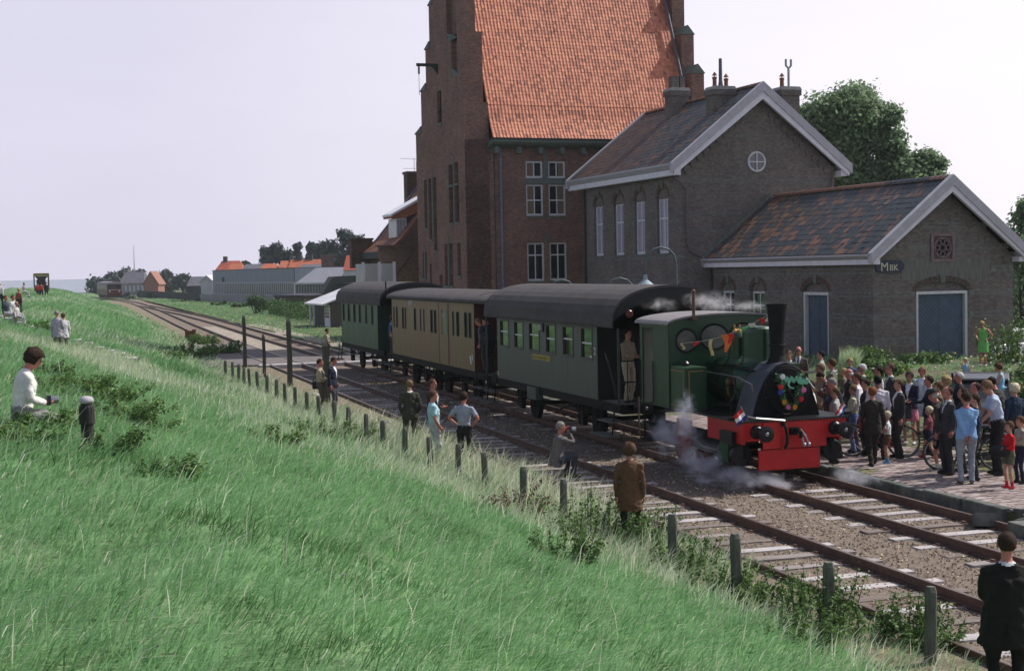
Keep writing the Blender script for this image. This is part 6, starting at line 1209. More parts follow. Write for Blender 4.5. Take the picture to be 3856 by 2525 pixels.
# smokebox
sb = [(12.97, 1.235), (13.02, 1.42), (13.12, 1.72), (13.24, 1.96), (13.38, 2.14), (13.54, 2.27), (13.73, 2.32)]; sbp = sb+[(2*13.73-x, z) for x, z in reversed(sb[:-1])]
m_ = MB(); m_.prism(sbp, lambda u, v, a: (u, a, v), 25.32, 26.05); part('smokebox', m_, M_SMOKE, bev=.01)
m_ = MB(); inner = [(13.73+(x-13.73)*.975, 1.235+(z-1.235)*.98) for x, z in sbp]; m_.prism(inner, lambda u, v, a: (u, a, v), 25.295, 25.318); M_SOOT = mat('smokebox_soot_black', (.006, .006, .007), rough=.7, var=.4, scale=5, spec=.12); sf = part('smokebox_front', m_, M_SOOT)
m_ = MB(); m_.lathe([(.47, 0), (.47, -.02), (.44, -.035), (.25, -.06), (.05, -.07)], (13.73, 25.293, 1.76), 32, 'y'); dr = part('smokebox_door', m_, M_SOOT, sf)
m_ = MB(); m_.tube([(13.73+.49*math.cos(6.2832*k/36), 25.285, 1.76+.49*math.sin(6.2832*k/36)) for k in range(37)], .014, 5); m_.ball((13.73, 25.2, 1.76), .05); m_.bar((13.73, 25.2, 1.76), (13.83, 25.19, 1.62), .022); m_.bar((13.2, 25.27, 1.9), (13.6, 25.23, 1.84), .035, .015); m_.bar((13.2, 25.27, 1.62), (13.6, 25.23, 1.68), .035, .015); part('door_fittings', m_, M_BLKG, dr)
m_ = MB(); m_.lathe([(.1, 0), (.1, -.015), (.08, -.02)], (13.73, 25.29, 1.33), 16, 'y'); m_.v = [(13.73+(x-13.73)*1.1, y, 1.33+(z-1.33)*.6) for x, y, z in m_.v]; part('works_plate', m_, mat('tarnished_plate', (.22, .15, .12), rough=.5, metal=.4), sf)
m_ = MB(); m_.lathe([(.26, 2.22), (.2, 2.32), (.155, 2.42), (.148, 2.6), (.17, 2.61), (.17, 2.65), (.145, 2.66), (.165, 3.0), (.205, 3.42), (.215, 3.43), (.215, 3.47), (.17, 3.47), (.14, 2.7)], (13.76, 25.7, 0), 24); m_.smooth = True; ch = part('chimney', m_, M_SOOT if False else M_BLK)
# boiler
m_ = MB(); m_.lathe([(.50, 26.05), (.50, 27.87)], (XC, 0, 1.80), 32, 'y'); o = part('boiler', m_, M_GRN); o.data.polygons.foreach_set('use_smooth', [len(p.vertices) == 4 for p in o.data.polygons]); BO = o
for y in (26.12, 26.75, 27.35): m_ = MB(); m_.lathe([(.506, y), (.506, y+.035)], (XC, 0, 1.80), 32, 'y'); part('boiler_band', m_, mat('dark_red_lining', (.06, .02, .012), rough=.4), BO)
m_ = MB(); m_.lathe([(.42, 2.18), (.36, 2.27), (.335, 2.36), (.335, 2.88), (.32, 2.95), (.27, 2.99), (.05, 3.01)], (13.72, 26.42, 0), 28); m_.smooth = True; part('sand_dome', m_, M_GRN)
m_ = MB(); m_.lathe([(.3, 2.2), (.22, 2.3), (.19, 2.36), (.19, 2.76), (.15, 2.84), (.04, 2.87)], (13.56, 27.08, 0), 20); m_.smooth = True; dm2 = part('steam_dome', m_, M_GRN)
m_ = MB(); m_.lathe([(.1, 2.86), (.1, 2.9), (.04, 2.93)], (13.56, 27.08, 0), 12); m_.tube([(13.5, 27.08, 2.88), (13.5, 27.08, 3.02)], .02, 6); m_.tube([(13.62, 27.08, 2.88), (13.62, 27.08, 3.02)], .02, 6); part('safety_valve', m_, M_BRASS, dm2)
m_ = MB(); m_.tube([(13.32, 25.9, 2.12), (13.28, 26.5, 2.16), (13.27, 27.3, 2.16), (13.2, 27.85, 2.18)], .02, 6); m_.tube([(13.05, 26.05, 1.55), (13.1, 26.4, 2.0), (13.16, 26.7, 2.08)], .02, 6); m_.tube([(13.24, 26.3, 1.7), (13.05, 26.9, 1.75), (13.0, 27.5, 1.9)], .018, 6); part('pipes', m_, M_BLKG, BO)
m_ = MB(); m_.lathe([(.09, 0), (.11, -.05), (.05, -.1)], (13.12, 26.6, 1.86), 10, 'y'); m_.tube([(13.1, 26.6, 1.86), (13.1, 26.6, 1.6), (13.16, 26.6, 1.5)], .035, 6); part('clack_valve', m_, mat('copper_valve', (.10, .06, .035), rough=.35, metal=.6), BO)
m_ = MB(); m_.tube([(12.98, 26.05, 1.0), (12.9, 26.05, 1.15), (12.86, 26.0, 1.5), (12.95, 25.95, 1.7)], .022, 6); part('lubricator_pipe', m_, M_BLKG)
# side tanks
for s, x0_, x1_ in ((-1, 12.37, 12.86), (1, 14.58, 15.05)):
    m_ = MB(); m_.box(x0_, x1_, 27.12, 28.72, 1.24, 2.15); tk = part('side_tank', m_, M_GRN_LIT, bev=.015)
    if s < 0:
        L = MB(); y0, y1, z0, z1 = 27.2, 28.64, 1.32, 2.07; L.box(12.364, 12.3685, y0, y1, z0, z0+.012); L.box(12.364, 12.3685, y0, y1, z1-.012, z1); L.box(12.364, 12.3685, y0, y0+.012, z0+.012, z1-.012); L.box(12.364, 12.3685, y1-.012, y1, z0+.012, z1-.012); part('lining', L, M_LINE, tk)
        L = MB(); L.box(12.45, 12.78, 27.114, 27.1185, 2.06, 2.075); L.box(12.45, 12.465, 27.114, 27.1185, 1.3, 2.06); part('lining', L, M_LINE, tk)
        for z in (1.93, 1.46): q = MB(); q.box(12.352, 12.3675, 28.06, 28.24, z-.075, z+.075); part('number_patch', q, mat('red_number_patch', (.35, .03, .03), rough=.5, var=.3), tk)
        q = MB(); q.box(12.36, 12.3675, 27.95, 28.42, 1.68, 1.705); q.box(12.36, 12.3675, 28.0, 28.36, 1.72, 1.735); part('brass_plate', q, mat('dull_brass_letters', (.16, .15, .03), rough=.5), tk)
        q = MB(); q.lathe([(.07, 2.15), (.07, 2.2), (.09, 2.21), (.05, 2.25)], (12.6, 27.6, 0), 12); part('filler_cap', q, M_BLKG, tk)
# cab
Yc0, Yc1 = 27.87, 29.5; zc0, zc1 = 1.24, 3.06
fC = lambda a, z, d: (12.35+d, a, z); fC2 = lambda a, z, d: (15.07-d, a, z); fF = lambda a, z, d: (a, Yc0+d, z)
cb = MB(); wall_grid(cb, fC, Yc0, Yc1, zc0, zc1, [(28.74, 29.34, 1.245, 2.93, .03)]); cb.f = cb.f[:-1]; cb.m = cb.m[:-1]; cb.t = cb.t[:-1]; cb.sm = cb.sm[:-1]; part('cab_side', cb, M_GRN_LIT)
cb = MB(); wall_grid(cb, fC2, Yc0, Yc1, zc0, zc1, [(28.74, 29.34, 1.245, 2.93, .03)]); cb.f = cb.f[:-1]; cb.m = cb.m[:-1]; cb.t = cb.t[:-1]; cb.sm = cb.sm[:-1]
part('cab_side', cb, M_GRN_LIT)
m_ = MB(); n = 12; P = [(12.35, 1.24), (15.07, 1.24), (15.07, 3.06)]+[(13.71+1.36*math.cos(math.pi*k/n), 3.06+.17*math.sin(math.pi*k/n)) for k in range(1, n)]+[(12.35, 3.06)]
m_.prism(P, lambda u, v, a: (u, a, v), Yc0-.002, Yc0+.03); cf = part('cab_front', m_, M_GRN); m_ = MB(); m_.prism(P, lambda u, v, a: (u, a, v), Yc1-.03, Yc1); part('cab_back', m_, M_CREAMP)
for cx, cz, r_, wx in ((12.755, 2.67, .245, 1), (13.41, 2.73, .27, 1.2), (14.1, 2.73, .27, 1.2), (14.7, 2.67, .245, 1)):
    m_ = MB(); m_.tube([(cx+r_*wx*math.cos(6.2832*k/28), Yc0-.01, cz+r_*math.sin(6.2832*k/28)) for k in range(29)], .028, 6); wf = part('cab_window', m_, M_BLKG, cf)
    m_ = MB(); m_.lathe([(r_, 0), (r_, -.008)], (cx, Yc0-.003, cz), 24, 'y'); m_.v = [(cx+(x-cx)*wx, y, z) for x, y, z in m_.v]; part('pane', m_, mat('cab_glass', (.07, .08, .075), rough=.25, spec=.6), wf)
m_ = MB(); pts = [(13.71+1.44*math.cos(math.pi-math.pi*k/n), 3.05+.2*math.sin(math.pi*k/n)) for k in range(n+1)]; m_.prism(pts+[(u, v-.035) for u, v in reversed(pts)], lambda u, v, a: (u, a, v), Yc0-.1, Yc1+.08); part('cab_roof', m_, mat('cab_roof_grey', (.2, .19, .20), rough=.75, var=.15))
m_ = MB(); m_.tube([(12.9, 27.8, 3.1), (12.9, 27.8, 3.7)], .035, 6); m_.ball((12.9, 27.8, 3.72), .05); m_.box(12.84, 12.96, 27.74, 27.86, 3.12, 3.2); part('whistle_pipe', m_, mat('rusty_pipe', (.10, .055, .045), rough=.6))
m_ = MB(); m_.box(12.6, 14.9, 28.1, 28.4, 1.3, 2.2); m_.box(13.1, 14.3, 27.95, 28.2, 1.3, 2.6); part('firebox_backhead', m_, M_BLK)
m_ = MB(); m_.tube([(12.32, 28.7, 1.3), (12.32, 28.7, 2.2)], .014, 5); m_.tube([(12.32, 29.38, 1.3), (12.32, 29.38, 2.2)], .014, 5); part('cab_handrail', m_, M_BLKG)
rv = MB()
for k in range(26): rv.ball((12.346, 27.9+k*.034, 1.28), .007, 4, 3) if k % 2 else rv.ball((12.346, 27.9+k*.034, 3.02), .007, 4, 3)
for k in range(28): rv.ball((12.346, 27.9, 1.3+k*.062), .007, 4, 3); rv.ball((12.346, 28.7, 1.3+k*.062), .007, 4, 3); rv.ball((12.346, 29.46, 1.3+k*.062), .007, 4, 3)
for k in range(14): rv.ball((12.365, 27.16, 1.29+k*.063), .007, 4, 3); rv.ball((12.39+k*.035, 27.115, 2.11), .007, 4, 3); rv.ball((12.39+k*.035, 27.115, 1.27), .007, 4, 3)
for k in range(20): rv.ball((12.5+k*.12, 27.865, 2.22), .008, 4, 3)
part('cab_rivets', rv, M_GRN_LIT)
m_ = MB(); m_.tube([(13.05, 25.4, 1.75), (13.0, 25.36, 1.9), (13.02, 26.0, 2.0), (13.05, 27.85, 2.02)], .014, 5); m_.tube([(14.42, 25.4, 1.75), (14.46, 25.9, 2.0), (14.44, 27.85, 2.02)], .014, 5); part('boiler_handrail', m_, M_STEEL, BO)
# motion and wheels
for Y, r_ in ((26.35, .38), (27.45, .38), (28.5, .38)): wheelset(Y, r_, lo, m=M_BLKG if Y < 27 else mat('red_wheel', (.12, .008, .008), rough=.5, var=.3), side='wheel')
m_ = MB(); m_.box(12.74, 12.80, 25.2, 29.4, .45, .85); m_.box(14.64, 14.7, 25.2, 29.4, .45, .85); part('frame_plate', m_, M_BLK)
m_ = MB(); m_.box(12.58, 12.62, 27.35, 28.05, .42, 1.0); part('splasher_plate', m_, mat('sooty_red', (.20, .008, .008), rough=.6, var=.4))
for x_ in (12.62, 14.66):
    m_ = MB(); m_.lathe([(.19, 25.22), (.22, 25.24), (.22, 25.3), (.19, 25.32), (.19, 25.8), (.22, 25.82), (.22, 25.9)], (x_+.07, 0, .52), 20, 'y'); cy = part('cylinder', m_, M_BLKG)
    m_ = MB(); m_.box(x_-.1, x_+.2, 25.3, 25.85, .68, .98); part('valve_chest', m_, M_BLKG, cy)
m_ = MB(); m_.box(12.49, 12.535, 25.42, 25.8, .36, .72); part('cylinder_cladding', m_, M_GRN_LIT)
m_ = MB(); m_.bar((12.64, 25.9, .52), (12.64, 27.0, .52), .04); m_.bar((12.62, 26.3, .46), (12.62, 28.5, .46), .05, .025); m_.bar((12.6, 26.9, .52), (12.6, 27.45, .30), .05, .025); part('side_rod', m_, M_STEEL)
m_ = MB(); m_.box(12.3, 12.72, 29.0, 29.4, .42, .45); m_.box(12.34, 12.72, 29.0, 29.4, .8, .83); m_.bar((12.4, 29.38, .42), (12.4, 29.38, 1.2), .03); part('cab_step', m_, M_BLK)
m_ = MB(); m_.tube([(12.36, 29.62, .5), (12.36, 29.62, 1.35)], .02, 6); part('lamp_iron', m_, mat('rusty_pipe', (.1, .05, .04)))
m_ = MB(); m_.box(12.30, 12.46, 25.02, 25.3, 1.24, 1.3); m_.box(14.9, 15.02, 25.02, 25.3, 1.24, 1.3); part('lamp_bracket', m_, M_BLKG)
m_ = MB(); m_.tube([(12.72, 25.0, 1.3), (12.85, 24.9, 1.27), (13.3, 24.86, 1.22), (13.45, 24.85, 1.2)], .025, 6); part('drain_pipe', m_, M_STEEL)
# national flags on the front corners
M_F = [mat('flag_red', (.45, .015, .02), rough=.7), mat('flag_white', (.7, .7, .72), rough=.7), mat('flag_blue', (.02, .04, .22), rough=.7)]
def flag(px, pz, lab, lean, sz=.25):
    t = thing('flag', lab, 'flag', (px, 24.95, pz-.12)); m_ = MB(); m_.tube([(0, 0, 0), (lean*.18, -.03, .34)], .008, 5); m_.build('staff', mat('flag_staff', (.3, .2, .1)), t)
    for k in range(3):
        b = MB(); n = 6; base = Vector((lean*.15, -.03, .30)); dirx = Vector((lean*-.5-.55 if lean < 0 else -.25, -.1, -.52 if lean > 0 else -.38)).normalized(); dn = Vector((lean*-.45, 0, -.62)).normalized() if lean < 0 else Vector((-.3, 0, -.8)).normalized()
        dirx = Vector((-.8, -.1, -.55)).normalized() if lean < 0 else Vector((-.25, -.1, -.95)).normalized(); dn = Vector((.42, 0, -.85)).normalized() if lean < 0 else Vector((-.5, 0, -.6)).normalized()
        if lean > 0: dirx, dn = Vector((-.62, -.05, -.75)).normalized(), Vector((.5, 0, -.3)).normalized()
        for i in range(n):
            f0, f1 = i/n, (i+1)/n; w0, w1 = .02*math.sin(f0*7), .02*math.sin(f1*7); h = .075 if lean < 0 else .045; L = sz
            P = lambda f_, w_, q: tuple(base+dirx*(f_*L)+dn*(q*h)+Vector((0, w_, 0)))
            b.quad(P(f0, w0, k), P(f1, w1, k), P(f1, w1, k+1), P(f0, w0, k+1))
        fo = b.build('stripe', M_F[k], t); q = fo.modifiers.new('s', 'SOLIDIFY'); q.thickness = .004
flag(12.72, 1.3, 'red white and blue flag on the left front corner of the engine', -1); flag(14.62, 1.3, 'red white and blue flag on the right front corner of the engine', 1, .28)
# wreath: foliage U with flowers and ribbons
wr = thing('flower_wreath', 'green wreath with bright flowers and mint ribbons hung on the smokebox door', 'wreath', (13.76, 25.17, 1.78))
path = []
for k in range(40):
    t = k/39; a = math.pi*(1.0+t); path.append((.245*math.cos(a)*(.55+.45*abs(math.cos(a))), -.06+.30*math.sin(a)*1.0+(.34*abs(math.cos(a))**4)))
M_LEAFW = mat('wreath_leaves', (.02, .08, .03), rough=.5, var=.3, tint=[(0, (.012, .05, .02)), (1, (.05, .15, .06))])
rg = np.random.default_rng(5); P = np.array([(path[i][0], 0, path[i][1]) for i in rg.integers(0, 40, 900)])+rg.normal(0, .028, (900, 3)); V, F = leafquads(P, rg.normal(size=(900, 3))+[0, -1, 0], rg.uniform(.03, .055, 900), rg)
lv = link('foliage', mesh_np('foliage', V, F, M_LEAFW, tint=rg.random(900)), wr); lv['kind'] = 'stuff'
for (x, z, cc, nm) in ((-.25, .06, (.5, .01, .015), 'red'), (-.26, -.04, (.03, .05, .3), 'blue'), (-.17, -.24, (.5, .25, .02), 'yellow'), (-.08, -.34, (.6, .15, .3), 'pink'), (.06, -.35, (.5, .22, .02), 'orange'), (.2, -.2, (.45, .01, .02), 'crimson'), (.26, -.02, (.6, .15, .35), 'rose'), (.25, .16, (.05, .08, .35), 'violet'), (-.2, .26, (.6, .6, .65), 'white')):
    b = MB(); b.ball((x, -.05, z), (.048, .025, .048), 8, 5)
    for k in range(7): b.ball((x+.04*math.cos(k*.9), -.06, z+.04*math.sin(k*.9)), .02, 5, 4)
    b.build('flower', mat(nm+'_petals', cc, rough=.6, var=.3, scale=30), wr)
b = MB()
for k in range(16):
    x0_ = -.16+.022*k; z0_ = .25+.03*math.sin(k*1.3); b.quad((x0_, -.08-.02*math.sin(k*2.), z0_), (x0_+.03, -.1, z0_-.02), (x0_+.02, -.09, z0_-.1-.02*math.cos(k)), (x0_-.01, -.06, z0_-.08))
for k in range(12): x0_ = .14+.016*k; z0_ = .18+.02*math.sin(k*1.7); b.quad((x0_, -.09, z0_), (x0_+.03, -.11, z0_+.03), (x0_+.03, -.1, z0_-.06), (x0_-.005, -.07, z0_-.07))
for k in range(10): a = .4+k*.25; b.quad((.0+.12*math.cos(a+2), -.1, .12+.1*math.sin(a+2)), (.0+.12*math.cos(a+2.3), -.1, .12+.1*math.sin(a+2.3)), (.09*math.cos(a+2.3), -.12, .12+.07*math.sin(a+2.3)), (.09*math.cos(a+2), -.12, .12+.07*math.sin(a+2)))
b.build('ribbon', mat('mint_ribbon', (.18, .5, .35), rough=.25, spec=.6), wr)
# garland from cab to chimney
gl = thing('bunting_garland', 'string of small coloured pennants and ribbons from the cab side up to the chimney', 'bunting', (12.36, 28.4, 2.62))
A_, B_ = Vector((0, 0, 0)), Vector((1.38, -2.6, .68)); pt = [A_.lerp(B_, k/20)+Vector((0, 0, -.22*math.sin(math.pi*k/20))) for k in range(21)]
b = MB(); b.tube(pt, .008, 4); b.build('string', mat('bunting_string', (.35, .33, .28)), gl)
BC = {'yellow': (.55, .42, .12), 'white': (.6, .6, .55), 'cream': (.55, .45, .2), 'red': (.5, .02, .02), 'orange': (.6, .14, .03), 'green': (.08, .3, .12), 'pale': (.6, .5, .4)}
for (k, c_, L, w_) in ((1, 'yellow', .3, .05), (2.3, 'white', .16, .09), (4, 'cream', .14, .08), (6.5, 'red', .09, .1), (9.3, 'cream', .34, .05), (12, 'orange', .36, .16), (12.6, 'red', .2, .1), (15.3, 'green', .14, .12), (16.5, 'white', .12, .1), (18.0, 'red', .12, .1), (19.2, 'pale', .14, .09)):
    i = int(k); p = pt[i].lerp(pt[min(20, i+1)], k-i); b = MB(); s = .5*w_
    ns = 5
    for j in range(ns):
        t0, t1 = j/ns, (j+1)/ns; sw = lambda t: .03*math.sin(t*5+k)
        wd = lambda t: s*(1-.75*t if c_ in ('orange', 'red', 'green') else 1)
        b.quad((p.x-wd(t0)+sw(t0), p.y+wd(t0)-.02, p.z-L*t0), (p.x+wd(t0)+sw(t0), p.y-wd(t0)-.02, p.z-L*t0), (p.x+wd(t1)+sw(t1), p.y-wd(t1)-.02, p.z-L*t1), (p.x-wd(t1)+sw(t1), p.y+wd(t1)-.02, p.z-L*t1))
    o = b.build('pennant', mat('bunting_'+c_, BC[c_], rough=.7), gl); q = o.modifiers.new('s', 'SOLIDIFY'); q.thickness = .004
# steam
def puff(nm, lab, blobs, dens, scale, seed, col=(.9, .9, .93)):
    xs = [b_[0][i]-b_[1][i] for b_ in blobs for i in (0,)]; lo_ = [min(b_[0][i]-b_[1][i] for b_ in blobs) for i in range(3)]; hi_ = [max(b_[0][i]+b_[1][i] for b_ in blobs) for i in range(3)]
    b = MB(); b.box(lo_[0], hi_[0], lo_[1], hi_[1], max(lo_[2], -.14), hi_[2]); m = bpy.data.materials.new(nm); m.use_nodes = True; t = m.node_tree; t.nodes.clear(); L = t.links
    o_ = _nd(t, 'ShaderNodeOutputMaterial'); v = _nd(t, 'ShaderNodeVolumePrincipled'); v.inputs['Color'].default_value = (*col, 1); v.inputs['Anisotropy'].default_value = .2
    g_ = _nd(t, 'ShaderNodeNewGeometry'); acc = None
    nz = _nd(t, 'ShaderNodeTexNoise'); nz.inputs['Scale'].default_value = scale; nz.inputs['Detail'].default_value = 5; nz.inputs['Roughness'].default_value = .65; nz.inputs['Distortion'].default_value = .6; L.new(g_.outputs['Position'], nz.inputs[0])
    for c_, r_ in blobs:
        s_ = _nd(t, 'ShaderNodeVectorMath', operation='SUBTRACT'); L.new(g_.outputs['Position'], s_.inputs[0]); s_.inputs[1].default_value = c_
        d_ = _nd(t, 'ShaderNodeVectorMath', operation='DIVIDE'); L.new(s_.outputs[0], d_.inputs[0]); d_.inputs[1].default_value = r_
        l_ = _nd(t, 'ShaderNodeVectorMath', operation='LENGTH'); L.new(d_.outputs[0], l_.inputs[0]); q = _nd(t, 'ShaderNodeMath', operation='SUBTRACT'); q.inputs[0].default_value = 1; L.new(l_.outputs['Value'], q.inputs[1]); q.use_clamp = True
        if acc is None: acc = q.outputs[0]
        else: mx = _nd(t, 'ShaderNodeMath', operation='MAXIMUM'); L.new(acc, mx.inputs[0]); L.new(q.outputs[0], mx.inputs[1]); acc = mx.outputs[0]
    a_ = _nd(t, 'ShaderNodeMath', operation='MULTIPLY_ADD'); L.new(nz.outputs[0], a_.inputs[0]); a_.inputs[1].default_value = 6.0; a_.inputs[2].default_value = -3.35
    s2 = _nd(t, 'ShaderNodeMath', operation='ADD'); L.new(a_.outputs[0], s2.inputs[0]); L.new(acc, s2.inputs[1])
    s3 = _nd(t, 'ShaderNodeMath', operation='MULTIPLY'); L.new(s2.outputs[0], s3.inputs[0]); L.new(acc, s3.inputs[1]); s3.use_clamp = True
    s4 = _nd(t, 'ShaderNodeMath', operation='MULTIPLY'); L.new(s3.outputs[0], s4.inputs[0]); s4.inputs[1].default_value = dens; L.new(s4.outputs[0], v.inputs['Density']); L.new(v.outputs[0], o_.inputs['Volume'])
    o = b.build(nm, m); tag(o, lab, 'steam', kind='stuff'); return o
puff('drifting_steam', 'thin white steam drifting behind the chimney above the cab roof', [((13.45, 26.25, 3.42), (.5, .75, .15)), ((13.3, 27.3, 3.42), (.5, .8, .22)), ((13.6, 28.7, 3.5), (.7, .8, .3)), ((13.0, 29.8, 3.4), (.5, .6, .2))], 2.0, 4.2, 1)
puff('cylinder_steam', 'bluish wisps of steam rising from the cylinders and curling over the ballast', [((12.2, 26.8, .95), (.4, .6, .85)), ((12.15, 27.6, .7), (.4, .6, .6)), ((12.25, 26.2, .3), (.6, 1.0, .5)), ((12.6, 25.4, .1), (1.0, .8, .28)), ((13.1, 24.9, .02), (.8, .6, .2))], 11, 3.0, 2, (.82, .84, .95))
puff('platform_side_steam', 'small wisp of steam between the front wheels and the platform kerb', [((14.75, 24.4, .06), (.5, .9, .25))], 4, 3.5, 3, (.8, .82, .92))
# ================================================================ PEOPLE
SKIN = {'fair': (.42, .22, .16), 'red': (.42, .17, .13), 'tan': (.32, .16, .11), 'dark': (.20, .10, .07)}
def cloth(c, rough=.9):
    n = 'cloth_%02x%02x%02x' % tuple(int(min(1, v)**.4545*255) for v in c)
    return mat(n, c, rough=rough, var=.18, scale=9, bump=.35, bscale=22)
def skinm(k): return mat('skin_'+k, SKIN[k], rough=.55, var=.08, scale=10)
def hairm(c): return mat('hair_%02x%02x%02x' % tuple(int(v**.4545*255) for v in c), c, rough=.75, var=.4, scale=25, stretch=(3, 3, .6), bump=.5, bscale=70, spec=.1)
HC = {'black': (.012, .01, .009), 'dark': (.035, .022, .016), 'brown': (.08, .045, .028), 'ginger': (.19, .075, .03), 'blond': (.32, .23, .12), 'white': (.50, .49, .48), 'grey': (.22, .21, .20), 'towhead': (.55, .48, .34), 'fairbrown': (.16, .105, .062)}
PEOPLE = []
ARMS = {'down': ((.235, .03, .84), (.5, -.8, 0), 0), 'hips': ((.19, .06, 1.03), (1, -.45, -.2), 1), 'behind': ((.03, -.16, .90), (.4, -1, .1), 1), 'pocket': ((.2, .08, .93), (.7, -.9, 0), 1), 'cam': ((.055, .19, 1.56), (.75, .1, -1), 1),
        'front': ((.07, .26, 1.10), (.6, -.3, -1), 1), 'reach': ((.10, .46, 1.20), (.3, 0, -1), 1), 'bars': ((.2, .40, 1.02), (.4, 0, -1), 1), 'chest': ((.0, .22, 1.26), (.7, 0, -.8), 1), 'swingf': ((.25, .22, .93), (.4, -.6, 0), 0), 'swingb': ((.24, -.18, .88), (.3, -.8, 0), 0), 'knee': ((.12, .38, .75), (.5, 0, -.5), 1), 'face': ((-.02, .16, 1.50), (.8, .1, -1), 1), 'drink': ((.02, .24, 1.42), (.8, 0, -1), 1), 'out': ((.12, .42, 1.18), (.4, 0, -1), 1)}
def ik(a, t, l1, l2, hint):
    a = Vector(a); t = Vector(t); d = t-a; L = max(min(d.length, (l1+l2)*.985), .08); d.normalize(); t = a+d*L
    x = (l1*l1-l2*l2+L*L)/(2*L); h = math.sqrt(max(l1*l1-x*x, 0)); hv = Vector(hint); hv = hv-d*hv.dot(d); hv.normalize(); return a+d*x+hv*h, t
def person(label, pos, h, rel, top=(.1, .1, .1), legs=(.03, .03, .035), hair='brown', style='short', skin='fair', arms=('down', 'down'), stance='stand', lean=0., side=0., head=(0, 0), bottom='trousers', sleeve='long', shirt=None, tie=None, shoe=(.02, .018, .016), sock=None, coat=0., build=1.13, child=False, hem=.52, group=None, seat=.45, roll=0., hat=None, nofeet=False, vox=None, name='person', glasses=False, absolute=False):
    px, py, pz = pos; va = math.degrees(math.atan2(px, py)); hd = rel if absolute else va+rel
    hs = 1.06 if not child else 1.04+min(.42, max(0, 1.6-h)*.6)
    s = h/(1.75+(hs-1)*.27)
    mb = MB(); TG = dict(skin=0, top=1, bottom=2, shoe=3, shirt=4, tie=5, sock=6, dark=7)
    drop = 0.; yo = 0.
    if stance == 'crouch': drop = -.56; yo = -.18
    if stance == 'sit': drop = seat/s-.93+.08; yo = 0
    hip = Vector((0, yo, .93+drop)); la = math.radians(lean); sa = math.radians(side)
    def T(p):
        p = Vector(p); q = p-Vector((0, 0, .93)); z, y = q.z, q.y; q = Vector((q.x, y*math.cos(la)+z*math.sin(la), z*math.cos(la)-y*math.sin(la)))
        q = Vector((q.x*math.cos(sa)+q.z*math.sin(sa), q.y, q.z*math.cos(sa)-q.x*math.sin(sa))); return hip+q
    bw = build; tk = 'top'
    def ringz(z, rx, ry, y=0, n=12): return [T((rx*math.cos(2*math.pi*k/n), y+ry*math.sin(2*math.pi*k/n), z)) for k in range(n)]
    bcol = 'top' if bottom == 'dress' else 'bottom'
    mb.k = TG[bcol]; mb.rings([ringz(.84, .10*bw, .085), ringz(.88, .155*bw, .115*bw), ringz(.97, .165*bw, .115*bw), ringz(1.05, .14*bw, .10*bw)])
    mb.k = TG['top']; sh = .175 if not child else .15
    mb.rings([ringz(1.0, .145*bw, .105*bw), ringz(1.08, .142*bw, .105*bw), ringz(1.20, .155*bw, .118*bw, .005), ringz(1.32, .17*bw, .12*bw, .005), ringz(1.40, sh*1.0, .10, -.005), ringz(1.45, sh*.75, .078, -.01), ringz(1.485, .07, .06, -.01)])
    if coat: mb.rings([ringz(1.12, .15*bw, .112*bw), ringz(.98, .175*bw, .125*bw), ringz(.93-coat, (.185+coat*.1)*bw, (.13+coat*.08)*bw)])
    if bottom in ('skirt', 'dress'):
        mb.k = TG['top' if bottom == 'dress' else 'bottom']
        def rs(z, rx, ry):
            c_ = hip+Vector((0, 0, z-.93)) if stance != 'sit' else hip+Vector((0, (.93-z)*1.0, (z-.93)*.35)); return [c_+Vector((rx*math.cos(2*math.pi*k/12), ry*math.sin(2*math.pi*k/12), 0)) for k in range(12)]
        mb.rings([rs(1.06, .135*bw, .10*bw), rs(.95, .175*bw, .13*bw), rs((.93+hem)/2, .185*bw, .15*bw), rs(hem, .2*bw, .165*bw)])
    # neck and head
    hp, hy = math.radians(head[0]), math.radians(head[1]); nb = T((0, -.01, 1.47)); fwd = lean*.4; hr = Matrix.Rotation(sa*.5, 3, 'Y') @ Matrix.Rotation(-math.radians(fwd)-hp, 3, 'X') @ Matrix.Rotation(-hy, 3, 'Z')
    hr = Matrix.Rotation(-hy, 3, 'Z') @ Matrix.Rotation(-math.radians(fwd)-hp, 3, 'X')
    hc = nb+hr @ Vector((0, .025, .155*hs if child else .168))
    mb.k = 0; mb.tube([nb-Vector((0, 0, .03)), nb+(hc-nb)*.35, hc], [.056, .052, .05], 8)
    def H(p): return hc+hr @ (Vector(p)*hs)
    def eh(c_, r_, n=10, m=8):
        rr = []
        for k in range(m+1): q = math.pi*k/m; rad = max(math.sin(q), .05); rr.append([H((c_[0]+r_[0]*rad*math.cos(2*math.pi*j/n), c_[1]+r_[1]*rad*math.sin(2*math.pi*j/n), c_[2]-r_[2]*math.cos(q))) for j in range(n)])
        mb.rings(rr)
    eh((0, -.008, .025), (.074, .094, .09)); eh((0, .025, -.04), (.055, .062, .075)); eh((0, .088, -.005), (.012, .022, .026), 6, 5)
    # arms
    hands = []
    for i, sd in enumerate((-1, 1)):
        spec = arms[i]
        if isinstance(spec, str): w_, hint, rot = ARMS[spec]
        else: w_, hint, rot = spec
        S = T((sd*sh, 0, 1.405)); tgt = T((sd*w_[0], w_[1], w_[2])) if rot else hip+Vector((sd*w_[0], w_[1]+(S.y-hip.y)*.8, w_[2]-.93+(S.z-hip.z-.475)))
        el, wr_ = ik(S, tgt, .285, .25, (sd*hint[0], hint[1], hint[2])); k0 = {'long': 1, 'short': 1, 'none': 0}[sleeve]; k1 = 1 if sleeve == 'long' else 0
        mb.k = k0; m1 = S.lerp(el, .55)
        mb.tube([S.lerp(T((0, 0, 1.38)), .25), S, m1], [.058, .062, .052], 8)
